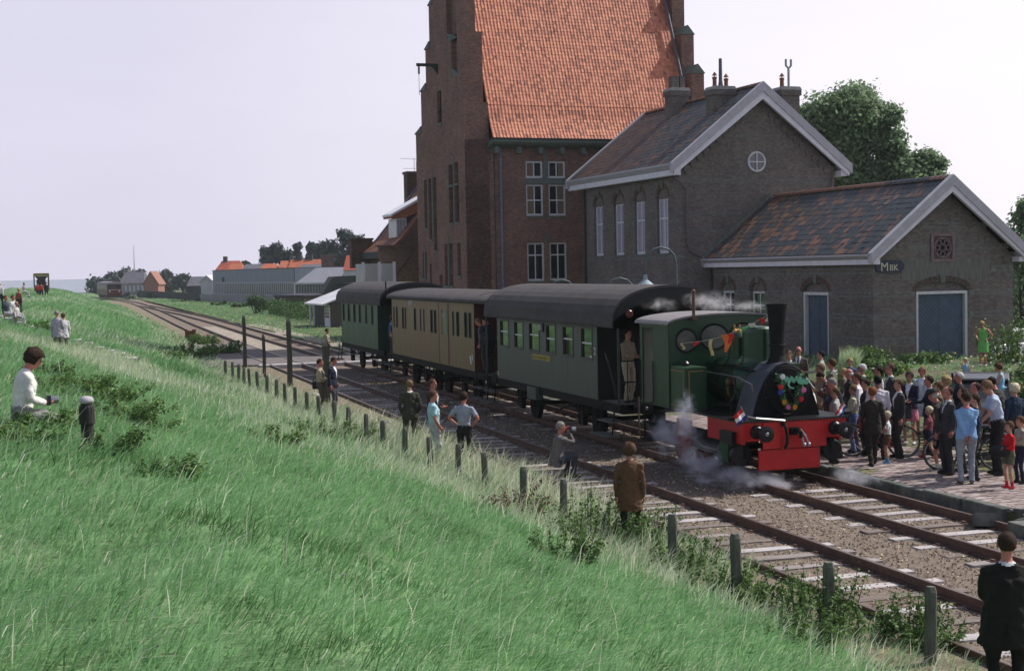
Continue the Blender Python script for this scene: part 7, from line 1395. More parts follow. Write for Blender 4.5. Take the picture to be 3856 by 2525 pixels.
        mb.tube([S, m1, el], [.06, .051, .044], 8) if sleeve == 'long' else None
        if sleeve == 'short': mb.tube([S, S.lerp(el, .72)], [.064, .06], 8)
        mb.k = k1; mb.tube([m1, el], [.05 if sleeve == 'long' else .043, .044 if sleeve == 'long' else .038], 8); mb.tube([el, el.lerp(wr_, .4), wr_], [.045, .041, .032] if sleeve == 'long' else [.039, .036, .026], 8)
        mb.k = 0; mb.tube([el.lerp(wr_, .85), wr_+(wr_-el).normalized()*.02], [.026, .026], 6); hands.append((wr_, (wr_-el).normalized(), sd, el))
    # legs
    fts = []
    for sd in (-1, 1):
        hj = hip+Vector((sd*.088*bw, 0, -.01))
        if stance == 'stand': ft = Vector((sd*.105, .01*sd, .075)); hint = (sd*.1, 1, 0)
        elif stance == 'walk': ft = Vector((sd*.07, .27*sd*(1), .075+(.05 if sd < 0 else 0))); hint = (0, 1, 0)
        elif stance == 'walk2': ft = Vector((sd*.07, -.25*sd, .075+(.05 if sd > 0 else 0))); hint = (0, 1, 0)
        elif stance == 'crouch': ft = Vector((sd*.14, .10+.06*sd, .08)); hint = (sd*.25, 1, .6)
        elif stance == 'lean': ft = Vector((sd*.1, -.18, .075)); hint = (0, 1, 0)
        else: ft = Vector((sd*.1, .40, max(hip.z-.50, -.6))); hint = (0, .6, 1)
        kn, an = ik(hj, ft, .425, .43, hint); fat = {'trousers': 1, 'shorts': 1, 'skirt': 0, 'dress': 0}[bottom]; mb.k = 2 if bottom in ('trousers', 'shorts') else 0
        if bottom == 'trousers': mb.tube([hj, hj.lerp(kn, .5), kn], [.088*bw, .078*bw, .062], 8); mb.tube([kn, kn.lerp(an, .45), an-Vector((0, 0, .02))], [.062, .06, .056], 8)
        elif bottom == 'shorts':
            mb.tube([hj, hj.lerp(kn, .62)], [.09*bw, .088], 8); mb.k = 0; mb.tube([hj.lerp(kn, .5), kn], [.066, .05], 8); mb.tube([kn, kn.lerp(an, .35), an], [.048, .052, .034], 8)
        else: mb.tube([hj, hj.lerp(kn, .6), kn], [.078, .065, .048], 8); mb.tube([kn, kn.lerp(an, .35), an], [.047, .05, .033], 8)
        if sock: mb.k = 6; mb.tube([kn.lerp(an, sock[1]), an], [.054, .042], 8)
        mb.k = 3; hgt = an.z; dirf = Vector((sd*.25, 1, 0)).normalized(); base = Vector((an.x, an.y, an.z-.04)); 
        mb.tube([base-dirf*.07, base-dirf*.04, base+dirf*.05, base+dirf*.13, base+dirf*.17], [.03, .042, .043, .036, .02], 8)
        fts.append(an)
    V = mb.v; mb.v = [(x*s, y*s, z*s) for x, y, z in V]
    src = bpy.data.meshes.new('src'); src.from_pydata(mb.v, [], mb.f); so_ = bpy.data.objects.new('src', src); COL.objects.link(so_)
    r = so_.modifiers.new('r', 'REMESH'); r.mode = 'VOXEL'; r.voxel_size = (vox or .0165)*max(s, .62); r.adaptivity = 0; sm = so_.modifiers.new('s', 'SMOOTH'); sm.factor = .5; sm.iterations = 2
    mats = [skinm(skin), cloth(top), cloth(legs), cloth(shoe), cloth(shirt or (.6, .6, .62)), cloth(tie or (.03, .03, .05)), cloth(sock[0] if sock else (.5, .5, .5)), mat('dark_eye', (.015, .012, .01), rough=.3), mat('lips', (.28, .08, .06), rough=.5)]
    if top == 'pink_print': pass
    rec = dict(label=label, pos=pos, hd=hd, s=s, mb=mb, so=so_, mats=mats, hands=hands, H=H, hs=hs, hair=hair, style=style, shirt=shirt, tie=tie, T=T, group=group, hat=hat, hc=hc, name=name, glasses=glasses, seed=len(PEOPLE))
    PEOPLE.append(rec); return rec
def finish_people():
    bpy.context.view_layer.update(); dg = bpy.context.evaluated_depsgraph_get(); zero = Vector((0, 0, 0))
    for R in PEOPLE:
        s = R['s']; ev = R['so'].evaluated_get(dg); me = bpy.data.meshes.new_from_object(ev); n = len(me.vertices); co = np.empty(n*3, np.float32); me.vertices.foreach_get('co', co); co = co.reshape(-1, 3)
        bv = BVHTree.FromPolygons([Vector(v) for v in R['mb'].v], R['mb'].f); nf = len(me.polygons); ce = np.empty(nf*3, np.float32); me.polygons.foreach_get('center', ce); ce = ce.reshape(-1, 3); F = np.empty(nf*4, np.int32)
        me.loops.foreach_get('vertex_index', F); F = F.reshape(-1, 4); mi = np.zeros(nf, np.int32); tg = R['mb'].m; loc = bv.find_nearest
        for i in range(nf): mi[i] = tg[loc(Vector(ce[i]))[2]]
        if R['shirt']:
            # open collar: shirt shows in a V on the chest
            T = R['T']; a = T((0, .1, 1.47))*s; b_ = T((0, .125, 1.12))*s; ax = (b_-a); L = ax.length; ax = np.array(ax/L); rel = ce-np.array(a); t = rel@ax/L; fd = np.array((T((0, 1, 1.2))-T((0, 0, 1.2))).normalized()); fr = rel@fd
            lat = np.abs(rel[:, 0]-(t*L)*ax[0]); wv = (.075*(1-t)+.006)*s*1.0
            sel = (t > -.15) & (t < 1) & (lat < wv) & (fr > -.05*s) & (mi == 1); mi[sel] = 4
            if R['tie']: mi[sel & (lat < .018*s)] = 5
            neck = T((0, -.01, 1.475))*s; dd = np.linalg.norm(ce-np.array(neck), axis=1); mi[(dd < .078*s) & (mi == 1)] = 4
        # cloth folds
        me2 = co.copy(); vt = np.zeros(n, bool); vt[F[(mi == 1) | (mi == 2)].ravel()] = True; k = R['seed']
        nz = ((vnoise(co[:, 0]*1.+co[:, 2]*.7+9, co[:, 2]*1.+co[:, 1]*1.1+5, 13, k)-.5)*.022+(vnoise(co[:, 0]*1.3-co[:, 2]*.5+3, co[:, 2]*2.2+co[:, 1]+7, 26, k)-.5)*.012)*s; ctr = co.copy(); nrm = np.empty(n*3, np.float32); me.vertices.foreach_get('normal', nrm); me2 += nrm.reshape(-1, 3)*(nz*vt)[:, None]
        ex = MB(); ex.k = 0
        for (wr_, d, sd, el) in R['hands']:
            q = d.to_track_quat('Z', 'X'); lx = Vector((sd*-1, 0, 0)); up_ = Vector((0, 1, 0)); 
            sidev = (Vector((0, 1, 0))-d*d.y); sidev = sidev.normalized() if sidev.length > .2 else Vector((1, 0, 0)); nv = d.cross(sidev)*sd; c_ = wr_+d*.055
            ex.rings([[wr_+d*z+sidev*(a*w_)+nv*(b*t_) for a, b in ((-1, -1), (1, -1), (1, 1), (-1, 1))] for z, w_, t_ in ((-.005, .022, .017), (.035, .037, .016), (.085, .040, .012))])
            curl = nv*-1.
            for j in range(4):
                o_ = sidev*((j-1.5)*.020)+d*.082; L1 = (.036, .042, .040, .030)[j]; p0 = wr_+o_; p1 = p0+(d*.85+curl*.45).normalized()*L1; p2 = p1+(d*.35+curl*.9).normalized()*L1*.8; ex.tube([p0, p1, p2], [.0095, .009, .006], 4)
            p0 = wr_+sidev*.03+d*.03; p1 = p0+(sidev*.75+d*.7+curl*.2).normalized()*.035; p2 = p1+(sidev*.1+d*.8+curl*.5).normalized()*.03; ex.tube([p0, p1, p2], [.012, .011, .007], 4)
        H = R['H']
        def ball(c_, r_, k, n=6, m=4):
            ex.k = k; rr = []
            for a in range(m+1): qq = math.pi*a/m; rad = max(math.sin(qq), .06); rr.append([H((c_[0]+r_[0]*rad*math.cos(2*math.pi*j/n), c_[1]+r_[1]*rad*math.sin(2*math.pi*j/n), c_[2]-r_[2]*math.cos(qq))) for j in range(n)])
            ex.rings(rr)
        for x in (-1, 1): ball((x*.030, .080, .012), (.013, .008, .008), 7); ball((x*.076, .0, -.005), (.012, .02, .03), 0)
        for x in (-1, 1): ball((x*.032, .083, .03), (.018, .006, .004), 7)
        ball((0, .086, -.052), (.022, .007, .006), 8)
        ev_ = np.array([tuple(v) for v in ex.v], np.float32)*s; V = np.concatenate([me2, ev_]); tot = bpy.data.meshes.new('body')
        faces = F.tolist()+[tuple(i+n for i in f_) for f_ in ex.f]; tot.from_pydata(V.tolist(), [], faces)
        for m_ in R['mats']: tot.materials.append(m_)
        tot.polygons.foreach_set('material_index', np.concatenate([mi, np.array(ex.m, np.int32)])); tot.polygons.foreach_set('use_smooth', np.ones(len(faces), bool)); tot.update()
        E_ = thing(R['name'], R['label'], 'person', R['pos'], -math.radians(R['hd']), R['group']); link('body', tot, E_)
        # hair
        st_ = R['style']; rnd = random.Random(R['seed'])
        def shell(nm, c_, r_, zmin, m_, n=18, m=12, amp=.095, par=E_):
            b = MB(); b.smooth = True; rr = []
            for a in range(m+1):
                qq = math.pi*a/m; rad = max(math.sin(qq), .03); ring = []
                for j in range(n):
                    t = 2*math.pi*j/n; w = 1+rnd.uniform(-amp, amp); x, y, z = r_[0]*rad*math.cos(t)*w, r_[1]*rad*math.sin(t)*w, -r_[2]*math.cos(qq)*w
                    zm = zmin(math.sin(t)*rad, abs(math.cos(t))*rad); z = max(z, zm); ring.append(H((c_[0]+x, c_[1]+y, c_[2]+z))*s)
                rr.append(ring)
            b.rings(rr); return b.build(nm, m_, par)
        hm = hairm(HC[R['hair']])
        if st_ == 'short': shell('hair', (0, -.018, .03), (.083, .097, .093), lambda f_, q: .045 if f_ > .35 else (-.02 if f_ > -.2 else -.075), hm)
        elif st_ == 'thick': shell('hair', (0, -.015, .035), (.092, .103, .10), lambda f_, q: .035 if f_ > .4 else (-.06 if f_ > -.2 else -.1), hm, amp=.09)
        elif st_ == 'long': shell('hair', (0, -.022, .015), (.096, .105, .118), lambda f_, q: .05 if f_ > .42 else (-.11 if f_ > -.2 else -.125), hm, amp=.07)
        elif st_ == 'curly': shell('hair', (0, -.015, .03), (.112, .115, .112), lambda f_, q: .03 if f_ > .45 else (-.09 if f_ > -.2 else -.11), hm, amp=.14, n=20, m=14)
        elif st_ == 'bald': shell('hair', (0, -.03, -.01), (.082, .085, .055), lambda f_, q: .0 if f_ > .3 else -.05, hm)
        elif st_ == 'receding': shell('hair', (0, -.032, .025), (.082, .088, .088), lambda f_, q: .05 if f_ > .2 else (-.02 if f_ > -.2 else -.07), hm)
        if R['hat']:
            b = MB(); prof = [(.14, .035), (.145, .042), (.096, .05), (.093, .11), (.08, .135), (.02, .13)]; n = 20
            b.rings([[H((r_*math.cos(6.2832*j/n)*.95, -.01+r_*math.sin(6.2832*j/n)*1.08, z+(.012*abs(math.cos(6.2832*j/n)) if r_ > .12 else 0)))*s for j in range(n)] for r_, z in prof]); ho = b.build('hat', cloth(R['hat']), E_)
            b = MB(); b.rings([[H((r_*math.cos(6.2832*j/n)*.95, -.01+r_*math.sin(6.2832*j/n)*1.08, z))*s for j in range(n)] for r_, z in ((.098, .052), (.0965, .075))], cap=False); b.build('hat_band', cloth((.02, .02, .02)), ho)
        if R['glasses']:
            b = MB()
            for x in (-.031, .031): b.tube([H((x+.018*math.cos(6.2832*j/8), .098, .012+.015*math.sin(6.2832*j/8)))*s for j in range(9)], .003, 4)
            b.tube([H((-.05, .095, .014))*s, H((-.078, .02, .012))*s], .003, 4); b.tube([H((.05, .095, .014))*s, H((.078, .02, .012))*s], .003, 4)
            if R['glasses'] == 'sun':
                for x in (-.031, .031): b.prism([(x+.018*math.cos(6.2832*j/8), .012+.015*math.sin(6.2832*j/8)) for j in range(8)], lambda u, v, a: H((u, a, v))*s, .096, .099)
            b.build('glasses', mat('spectacle_frame', (.02, .018, .015), rough=.3), E_)
        R['root'] = E_; bpy.data.objects.remove(R['so'])
def hd(px, py, h, zg=.05, dy=0): p = atZ(px, py, zg+h); return (p.x, p.y+dy, zg)
def gp(x, y, zg=.05): return (x, y, zg)
def dk(px, py, h):
    """standing on the verge at the dike foot"""
    z = 0.
    for _ in range(8): p = atZ(px, py, z+h); z = float(dike_z(p.x, p.y)) if p.x < 9.3 else -.16
    return (p.x, p.y, z)
Z1 = lambda a, b: (2950+a/2.077, 1150+b/2.077)
def H1p(a, b, h, zg=.05): return hd(*Z1(a, b), h, zg)
NAVY = (.012, .016, .035); GREY = (.05, .05, .055); TW_ = (.06, .055, .045); WHT = (.62, .62, .66)
GR = 'onlookers on the platform'
def crowd():
    P = person
    P('young man with brown hair in navy jacket half hidden behind the chimney', H1p(45, 350, 1.75, .2), 1.75, 185, top=NAVY, hair='brown', shirt=WHT, tie=(.05, .02, .02), group=GR)
    P('bald elderly man with sunglasses in brown tweed suit and dark tie behind the engine', H1p(118, 318, 1.8, .2), 1.8, 190, top=(.085, .068, .055), legs=(.07, .06, .05), style='none', skin='red', shirt=WHT, tie=(.01, .015, .03), glasses='sun', coat=.1, group=GR)
    P('dark haired man in pale jacket stretching an arm out left beside the blue side door', H1p(292, 350, 1.75, .15), 1.75, 265, top=(.30, .31, .28), hair='black', arms=('out', 'down'), group=GR)
    P('bearded man with brown hair in grey green jacket over light blue shirt', H1p(380, 418, 1.82), 1.82, 275, top=(.12, .12, .095), hair='brown', style='thick', skin='red', shirt=(.3, .42, .62), coat=.08, group=GR)
    P('tall fair haired man in beige jacket nearest the smokebox edge', H1p(290, 455, 1.82), 1.82, 262, top=(.28, .21, .15), legs=(.12, .09, .07), hair='fairbrown', style='thick', shirt=(.42, .34, .26), coat=.08, group=GR)
    P('man in maroon brown jacket bowing his dark head beside the beige jacket', H1p(355, 510, 1.72), 1.76, 262, top=(.10, .035, .025), legs=(.05, .03, .03), hair='dark', skin='tan', shirt=(.2, .25, .4), arms=('chest', 'chest'), head=(35, 0), lean=8, group=GR)
    P('grey haired man in dark navy jacket raising both hands to his chest', H1p(430, 565, 1.72), 1.75, 268, top=NAVY, legs=(.02, .02, .03), hair='grey', skin='red', arms=('drink', 'drink'), head=(25, 0), lean=6, coat=.1, group=GR)
    P('fair boy in blue denim jacket standing up high behind the crowd', H1p(520, 412, 1.55, .1), 1.55, 190, top=(.06, .09, .17), hair='blond', style='thick', group=GR)
    P('small blond child mostly hidden behind the red faced old man', H1p(470, 490, 1.35), 1.35, 270, top=(.15, .12, .1), hair='blond', style='thick', child=True, group=GR)
    P('red faced old man with white hair and black jacket', H1p(515, 492, 1.68), 1.68, 265, top=(.015, .015, .018), hair='white', style='bald', skin='red', group=GR)
    P('man in loose white shirt with brown hair looking left', H1p(575, 520, 1.78), 1.78, 270, top=(.66, .62, .68), legs=(.04, .04, .05), hair='brown', skin='red', group=GR)
    P('white haired man with glasses in dark green jacket', H1p(615, 455, 1.78), 1.78, 265, top=(.018, .035, .025), hair='white', skin='tan', shirt=WHT, glasses=True, group=GR)
    P('dark haired man in white shirt behind, between green jacket and tall grey suit', H1p(742, 470, 1.76), 1.76, 255, top=(.5, .5, .52), hair='black', skin='tan', group=GR)
    P('black haired man in lilac white shirt seen from behind', H1p(737, 545, 1.80), 1.80, 350, top=(.50, .48, .55), legs=(.03, .03, .035), hair='black', skin='dark', sleeve='long', build=1.12, arms=('front', 'down'), group=GR)
    P('tall man with glasses in grey suit jacket and blue trousers, hands behind him', H1p(833, 448, 1.88), 1.88, 250, top=(.038, .042, .045), legs=(.045, .06, .11), hair='brown', shirt=WHT, tie=(.01, .015, .02), arms=('behind', 'behind'), glasses=True, coat=.12, build=1.08, group=GR)
    P('boy in cream sweater and blue trousers beside the right buffer', (16.73, 27.75, .05), 1.51, 270, top=(.48, .46, .36), legs=(.10, .14, .30), hair='fairbrown', style='thick', arms=('front', 'front'), group=GR)
    P('ginger haired man in long dark coat walking away past the bicycle', (15.85, 25.55, .05), 1.66, 352, top=(.030, .028, .022), legs=(.022, .02, .018), hair='ginger', style='thick', stance='walk', coat=.2, arms=('front', 'swingb'), build=1.05, group=GR)
    P('blond toddler in white shirt, brown shorts and blue socks by the red bicycle', (16.45, 25.95, .05), 1.10, 265, top=(.60, .62, .66), legs=(.10, .06, .025), hair='towhead', style='thick', bottom='shorts', sleeve='short', child=True, arms=('front', 'front'), sock=((.12, .3, .5), .75), shoe=(.12, .3, .5), group=GR)
    P('woman with brown hair in navy jacket and pink patterned skirt holding a black bag', (18.63, 28.45, .05), 1.68, 205, top=(.012, .014, .04), legs=(.48, .16, .22), hair='dark', style='thick', skin='tan', bottom='skirt', shirt=WHT, arms=('front', 'down'), shoe=(.5, .5, .48), coat=.06, hem=.58, group=GR)
    P('grey haired woman in pale blue dress and open jacket', H1p(1085, 480, 1.66), 1.66, 195, top=(.36, .42, .50), hair='fairbrown', style='thick', skin='red', bottom='dress', shirt=(.55, .6, .66), hem=.5, coat=.05, group=GR)
    P('dark haired man in navy jacket holding out his fist before the pale blue dress', H1p(1140, 548, 1.72), 1.72, 265, top=NAVY, hair='dark', skin='red', shirt=(.3, .35, .5), arms=('out', 'down'), coat=.08, group=GR)
    P('blond little boy in maroon shirt, navy shorts and red socks', (17.53, 26.05, .05), 1.14, 290, top=(.20, .05, .08), legs=(.012, .014, .04), hair='towhead', style='thick', bottom='shorts', sleeve='short', child=True, arms=('front', 'down'), sock=((.4, .02, .03), .7), shoe=(.4, .02, .03), stance='walk', group=GR)
    P('old man in dark felt hat and long charcoal coat stooping forward', (16.75, 24.15, .05), 1.76, 285, top=(.04, .036, .034), legs=(.02, .018, .02), hair='white', style='bald', skin='red', hat=(.03, .035, .03), lean=30, head=(14, 0), arms=('down', 'down'), coat=.36, build=1.15, group=GR)
    P('boy in navy shorts and white socks half hidden by the stooping old man', (16.85, 24.75, .05), 1.2, 280, top=(.03, .03, .05), legs=(.012, .012, .03), hair='dark', bottom='shorts', child=True, sock=((.6, .6, .6), .72), shoe=(.25, .26, .28), group=GR)
    P('balding man with red face in dark grey suit and white shirt facing left', H1p(1285, 630, 1.75), 1.75, 245, top=(.04, .042, .048), hair='dark', style='receding', skin='red', shirt=WHT, tie=(.03, .02, .02), coat=.1, group=GR)
    P('woman with curly blond hair in brown dress and yellow scarf', H1p(1272, 550, 1.68), 1.68, 260, top=(.10, .085, .06), hair='blond', style='curly', bottom='dress', shirt=(.55, .45, .08), group=GR)
    P('white haired stout man in black jacket under the girl in light blue', H1p(1375, 517, 1.72), 1.72, 255, top=(.010, .010, .015), hair='white', style='short', skin='red', build=1.2, group=GR)
    P('balding man with pale collar in olive brown jacket', H1p(1500, 597, 1.72), 1.72, 262, top=(.03, .026, .018), hair='dark', style='receding', skin='red', shirt=WHT, build=1.05, group=GR)
    P('man in light blue cardigan and grey trousers clasping his hands behind his back', (16.22, 22.9, .05), 1.74, 348, top=(.20, .36, .60), legs=(.24, .27, .33), hair='dark', skin='tan', shirt=(.5, .12, .16), arms=('behind', 'behind'), head=(0, -25), shoe=(.12, .09, .07), coat=.05, group=GR)
    P('dark haired man in navy jacket between the blue cardigan and the fair man with glasses', H1p(1500, 690, 1.66), 1.66, 262, top=(.014, .018, .04), hair='dark', group=GR)
    P('fair haired man with glasses in pale blue short sleeved shirt leaning on a black bicycle', (17.45, 23.6, .05), 1.90, 255, top=(.40, .47, .62), legs=(.016, .016, .02), hair='fairbrown', style='thick', sleeve='short', arms=('bars', 'bars'), lean=12, head=(22, 0), glasses=True, group=GR)
    P('dark haired man in long dark grey coat bending left with his back turned', H1p(1725, 585, 1.70), 1.82, 300, top=(.035, .034, .032), legs=(.02, .02, .022), hair='black', skin='red', lean=20, head=(20, 0), coat=.32, build=1.12, group=GR)
    P('blond woman in dark blue coat at the right edge of the crowd', H1p(1805, 610, 1.66), 1.66, 320, top=(.014, .03, .06), hair='towhead', style='curly', group=GR)
    P('boy in bright red jacket with shorts and red socks hugging a black bundle', (16.6, 22.12, .05), 1.24, 235, top=(.48, .012, .016), legs=(.10, .10, .06), hair='brown', style='thick', bottom='shorts', child=True, arms=('front', 'front'), sock=((.45, .02, .03), .72), shoe=(.45, .02, .03), group=GR)
    P('boy in beige top and navy trousers behind the red jacket', (17.16, 22.55, .05), 1.27, 235, top=(.30, .26, .21), legs=(.016, .016, .04), hair='brown', style='thick', child=True, arms=('front', 'front'), group=GR)
    P('man in plain white shirt cut by the right edge of the smokebox', hd(3052, 1432, 1.70), 1.70, 265, top=(.68, .68, .70), hair='dark', group=GR)
    P('man in black overcoat squeezed behind the loose white shirt', H1p(645, 572, 1.68), 1.68, 262, top=(.02, .02, .022), hair='dark', group=GR)
    P('man in dark suit standing between the lilac white shirt and the navy jacket woman', H1p(902, 575, 1.70), 1.70, 250, top=(.03, .03, .035), hair='brown', shirt=WHT, group=GR)
    P('woman in brown cardigan behind the blond boy in maroon', H1p(1212, 598, 1.62), 1.62, 255, top=(.10, .07, .05), hair='brown', style='thick', bottom='skirt', legs=(.08, .07, .06), group=GR)
    P('man in dark blue jacket behind the balding man in the grey suit', H1p(1405, 640, 1.70), 1.70, 258, top=(.02, .025, .05), hair='dark', group=GR)
    P('man in pale grey shirt among the first row by the smokebox', H1p(405, 640, 1.60), 1.60, 270, top=(.35, .34, .34), hair='brown', group=GR)
    pz = lambda x, y: float(ground_z(x, y))
    q = atZ(3702, 1206, .5+1.66); P('woman in bright green sleeveless dress, hands on hips, alone by the goods wing wall', (q.x, q.y, pz(q.x, q.y)), 1.66+.5-pz(q.x, q.y), 205, top=(.14, .42, .11), hair='blond', style='thick', skin='red', bottom='dress', sleeve='none', arms=('hips', 'hips'), hem=.55, head=(25, 10), build=1.05, shoe=(.4, .38, .35))
    q = atZ(3635, 1345, 1.2); P('toddler girl with white bonnet hair in light blue dress above the parked dark car', (q.x, q.y, .1), 1.1, 190, top=(.24, .42, .56), hair='towhead', child=True, bottom='dress', sleeve='none', hem=.62)
    q = atZ(3768, 1367, 2.02); P('little girl in light blue dress sitting on the dark car roof', (q.x, q.y, 1.18), 1.12, 265, top=(.22, .45, .62), hair='brown', style='curly', child=True, bottom='dress', sleeve='none', stance='sit', seat=.25, head=(20, 0), arms=('knee', 'knee'), hem=.6)
    q = atZ(3815, 1392, 1.35); P('child in dull red clothes bending down in the flower bed', (q.x, q.y, .3), 1.1, 90, top=(.22, .10, .09), legs=(.18, .08, .07), hair='brown', child=True, stance='crouch', lean=35, arms=('knee', 'knee'))
    # left of the train
    G2 = 'men watching from beside the near track'
    P('man in fawn patterned shirt with dark shoulder bag next to the navy blazer', dk(1204, 1350, 1.74), 1.74, 95, top=(.34, .27, .20), legs=(.09, .07, .055), hair='dark', skin='red', arms=('front', 'front'), group=G2)
    P('man in navy blazer and white shirt looking down to the right', dk(1250, 1342, 1.80), 1.80, 110, top=(.014, .018, .04), legs=(.06, .065, .08), hair='dark', skin='red', shirt=(.6, .66, .75), arms=('pocket', 'down'), head=(15, 0), coat=.08, group=G2)
    q = atZ(1231, 1238, 1.62); P('distant man in fawn shirt and dark trousers crossing the rails behind the tall post', (q.x, q.y, -.02), 1.66, 100, top=(.30, .24, .18), legs=(.02, .02, .02), hair='black', skin='tan', arms=('pocket', 'front'))
    P('man in dark tweed jacket with white collar seen squarely from behind', dk(1541, 1429, 1.76), 1.76, 355, top=(.045, .045, .032), legs=(.05, .05, .04), hair='fairbrown', shirt=WHT, arms=('pocket', 'pocket'), coat=.12, build=1.08, group=G2)
    P('man in black suit facing right and joining his hands', dk(1628, 1426, 1.78), 1.78, 120, top=(.014, .015, .02), legs=(.014, .014, .018), hair='brown', skin='red', shirt=WHT, arms=('front', 'front'), coat=.1, group=G2)
    P('young man in pale turquoise short sleeved shirt with a hand in his pocket', dk(1633, 1468, 1.74), 1.74, 75, top=(.34, .52, .60), legs=(.38, .39, .40), hair='brown', style='thick', skin='red', sleeve='short', arms=('pocket', 'pocket'), lean=-4, head=(5, 20), group=G2)
    P('dark haired man in grey lilac shirt with both hands on his hips, seen from behind', dk(1745, 1475, 1.74), 1.74, 20, top=(.27, .29, .36), legs=(.014, .012, .014), hair='dark', style='thick', skin='red', sleeve='short', arms=('hips', 'hips'), build=1.05, group=G2)
    q = atZ(2112, 1582, .98-.1); P('grey haired photographer in grey jacket crouching on the sleepers with a cine camera', (10.05, 28.2, -.15), 1.76, 80, top=(.13, .12, .12), legs=(.045, .055, .07), hair='grey', skin='red', stance='crouch', lean=10, arms=('cam', 'cam'), coat=.12)
    P('youth with tousled brown hair in long brown corduroy coat seen from behind', dk(2368, 1668, 1.66), 1.66, 5, top=(.11, .058, .032), legs=(.03, .025, .02), hair='brown', style='curly', skin='tan', coat=.28, arms=('down', 'down'), build=1.05)
    P('stout dark haired man in black jacket close to the viewer at the bottom right corner', dk(3790, 2000, 1.8), 1.8, 352, top=(.012, .011, .010), legs=(.010, .010, .010), hair='dark', skin='red', shirt=WHT, coat=.24, build=1.32, arms=('front', 'front'), head=(0, 5))
    q = atD(72, 1300, 18.5); P('dark haired woman in white blouse sitting in the grass reading a camera dial', (q.x, q.y, q.z-1.28), 1.86, 85, top=(.62, .62, .60), legs=(.2, .2, .2), hair='dark', style='curly', skin='red', stance='sit', seat=.30, arms=('front', 'front'), head=(25, 0), lean=8)
    q = atD(213, 1168, 52); P('grey haired man in pale grey jacket on the dike slope, left of the couple', (q.x, q.y, q.z-1.75), 1.75, 30, top=(.33, .32, .38), legs=(.10, .11, .08), hair='grey', skin='red', coat=.15, arms=('down', 'front'), build=1.05)
    q = atD(237, 1178, 52.3); P('brown haired woman in white jacket leaning against the man in grey on the dike', (q.x, q.y, q.z-1.64), 1.64, 350, top=(.50, .49, .53), legs=(.2, .2, .2), hair='brown', skin='red', coat=.15, arms=('front', 'down'))
    far = [(-2, 1060, 1.75, 85, 'stand', (.62, .6, .6), 'white', 'tall white haired man in white shirt cut by the left edge of the picture', 1.75), (20, 1116, 1.7, 62, 'sit', (.03, .04, .06), 'brown', 'dark clothed youth sitting on the crest at the far left', .95), (48, 1117, 1.7, 64, 'sit', (.5, .48, .5), 'brown', 'brown haired person in white sitting on the crest', .92), (62, 1136, 1.3, 62, 'sit', (.55, .5, .5), 'blond', 'small fair child in pinkish white sitting on the crest', .8), (70, 1084, 1.35, 75, 'stand', (.25, .08, .06), 'blond', 'child in red brown standing on the crest slope', 1.35),
           (142, 1066, 1.7, 150, 'stand', (.42, .05, .04), 'brown', 'person in red by the parked lorry, left one', 1.7), (154, 1064, 1.75, 148, 'stand', (.45, .06, .04), 'dark', 'person in orange red by the parked lorry, middle one', 1.75), (173, 1062, 1.75, 152, 'stand', (.02, .03, .03), 'dark', 'dark clothed person by the parked lorry, right one', 1.75), (90, 1068, 1.7, 130, 'sit', (.25, .2, .22), 'brown', 'seated figure in grey pink far along the crest', .9)]
    for (x, y, h, D, stn, c_, hc_, lb, up) in far:
        q = atD(x, y, D); P(lb, (q.x, q.y, q.z-up), h, 120 if stn == 'sit' else 30, top=c_, legs=(.03, .03, .05) if stn != 'sit' else (.3, .3, .32), hair=hc_, skin='red', stance=stn, seat=.12, vox=.028, child=h < 1.4)
    # on the train
    P('young man in beige shirt and trousers holding the post on the open carriage end', atX(2362, 1236, 12.75).to_tuple()[:2]+(1.07,), 1.74, 130, top=(.22, .17, .115), legs=(.33, .28, .21), hair='black', skin='tan', arms=('front', 'front'), sleeve='long')
    P('woman in tan jacket on the open carriage end behind the young man', (12.95, 30.6, 1.07), 1.6, 120, top=(.20, .14, .09), legs=(.2, .16, .12), hair='fairbrown', style='thick', arms=('chest', 'chest'))
    P('engine driver in dark blue overalls standing in the cab doorway', (12.62, 28.95, 1.24), 1.68, 75, top=(.012, .016, .06), legs=(.010, .012, .03), hair='white', skin='red', arms=('down', 'front'))
    q = atX(1828, 1170, 12.55); P('man in navy jacket leaning out between the grey green and olive carriages', (12.62, 41.95, 1.1), 1.78, 300, top=(.014, .017, .035), legs=(.012, .012, .018), hair='black', skin='red', lean=12, arms=('face', 'down'), head=(20, 0))
    P('man in grey jacket bending his head on the olive carriage platform', (12.6, 42.45, 1.1), 1.74, 290, top=(.10, .10, .11), legs=(.05, .05, .06), hair='fairbrown', skin='red', lean=16, head=(25, 0))
    P('child with curly brown hair in blue sweater leaning out behind the olive carriage', (12.5, 55.3, 1.1), 1.45, 120, top=(.05, .09, .22), legs=(.06, .05, .06), hair='brown', style='curly', skin='red', lean=6, child=True)
crowd(); finish_people()
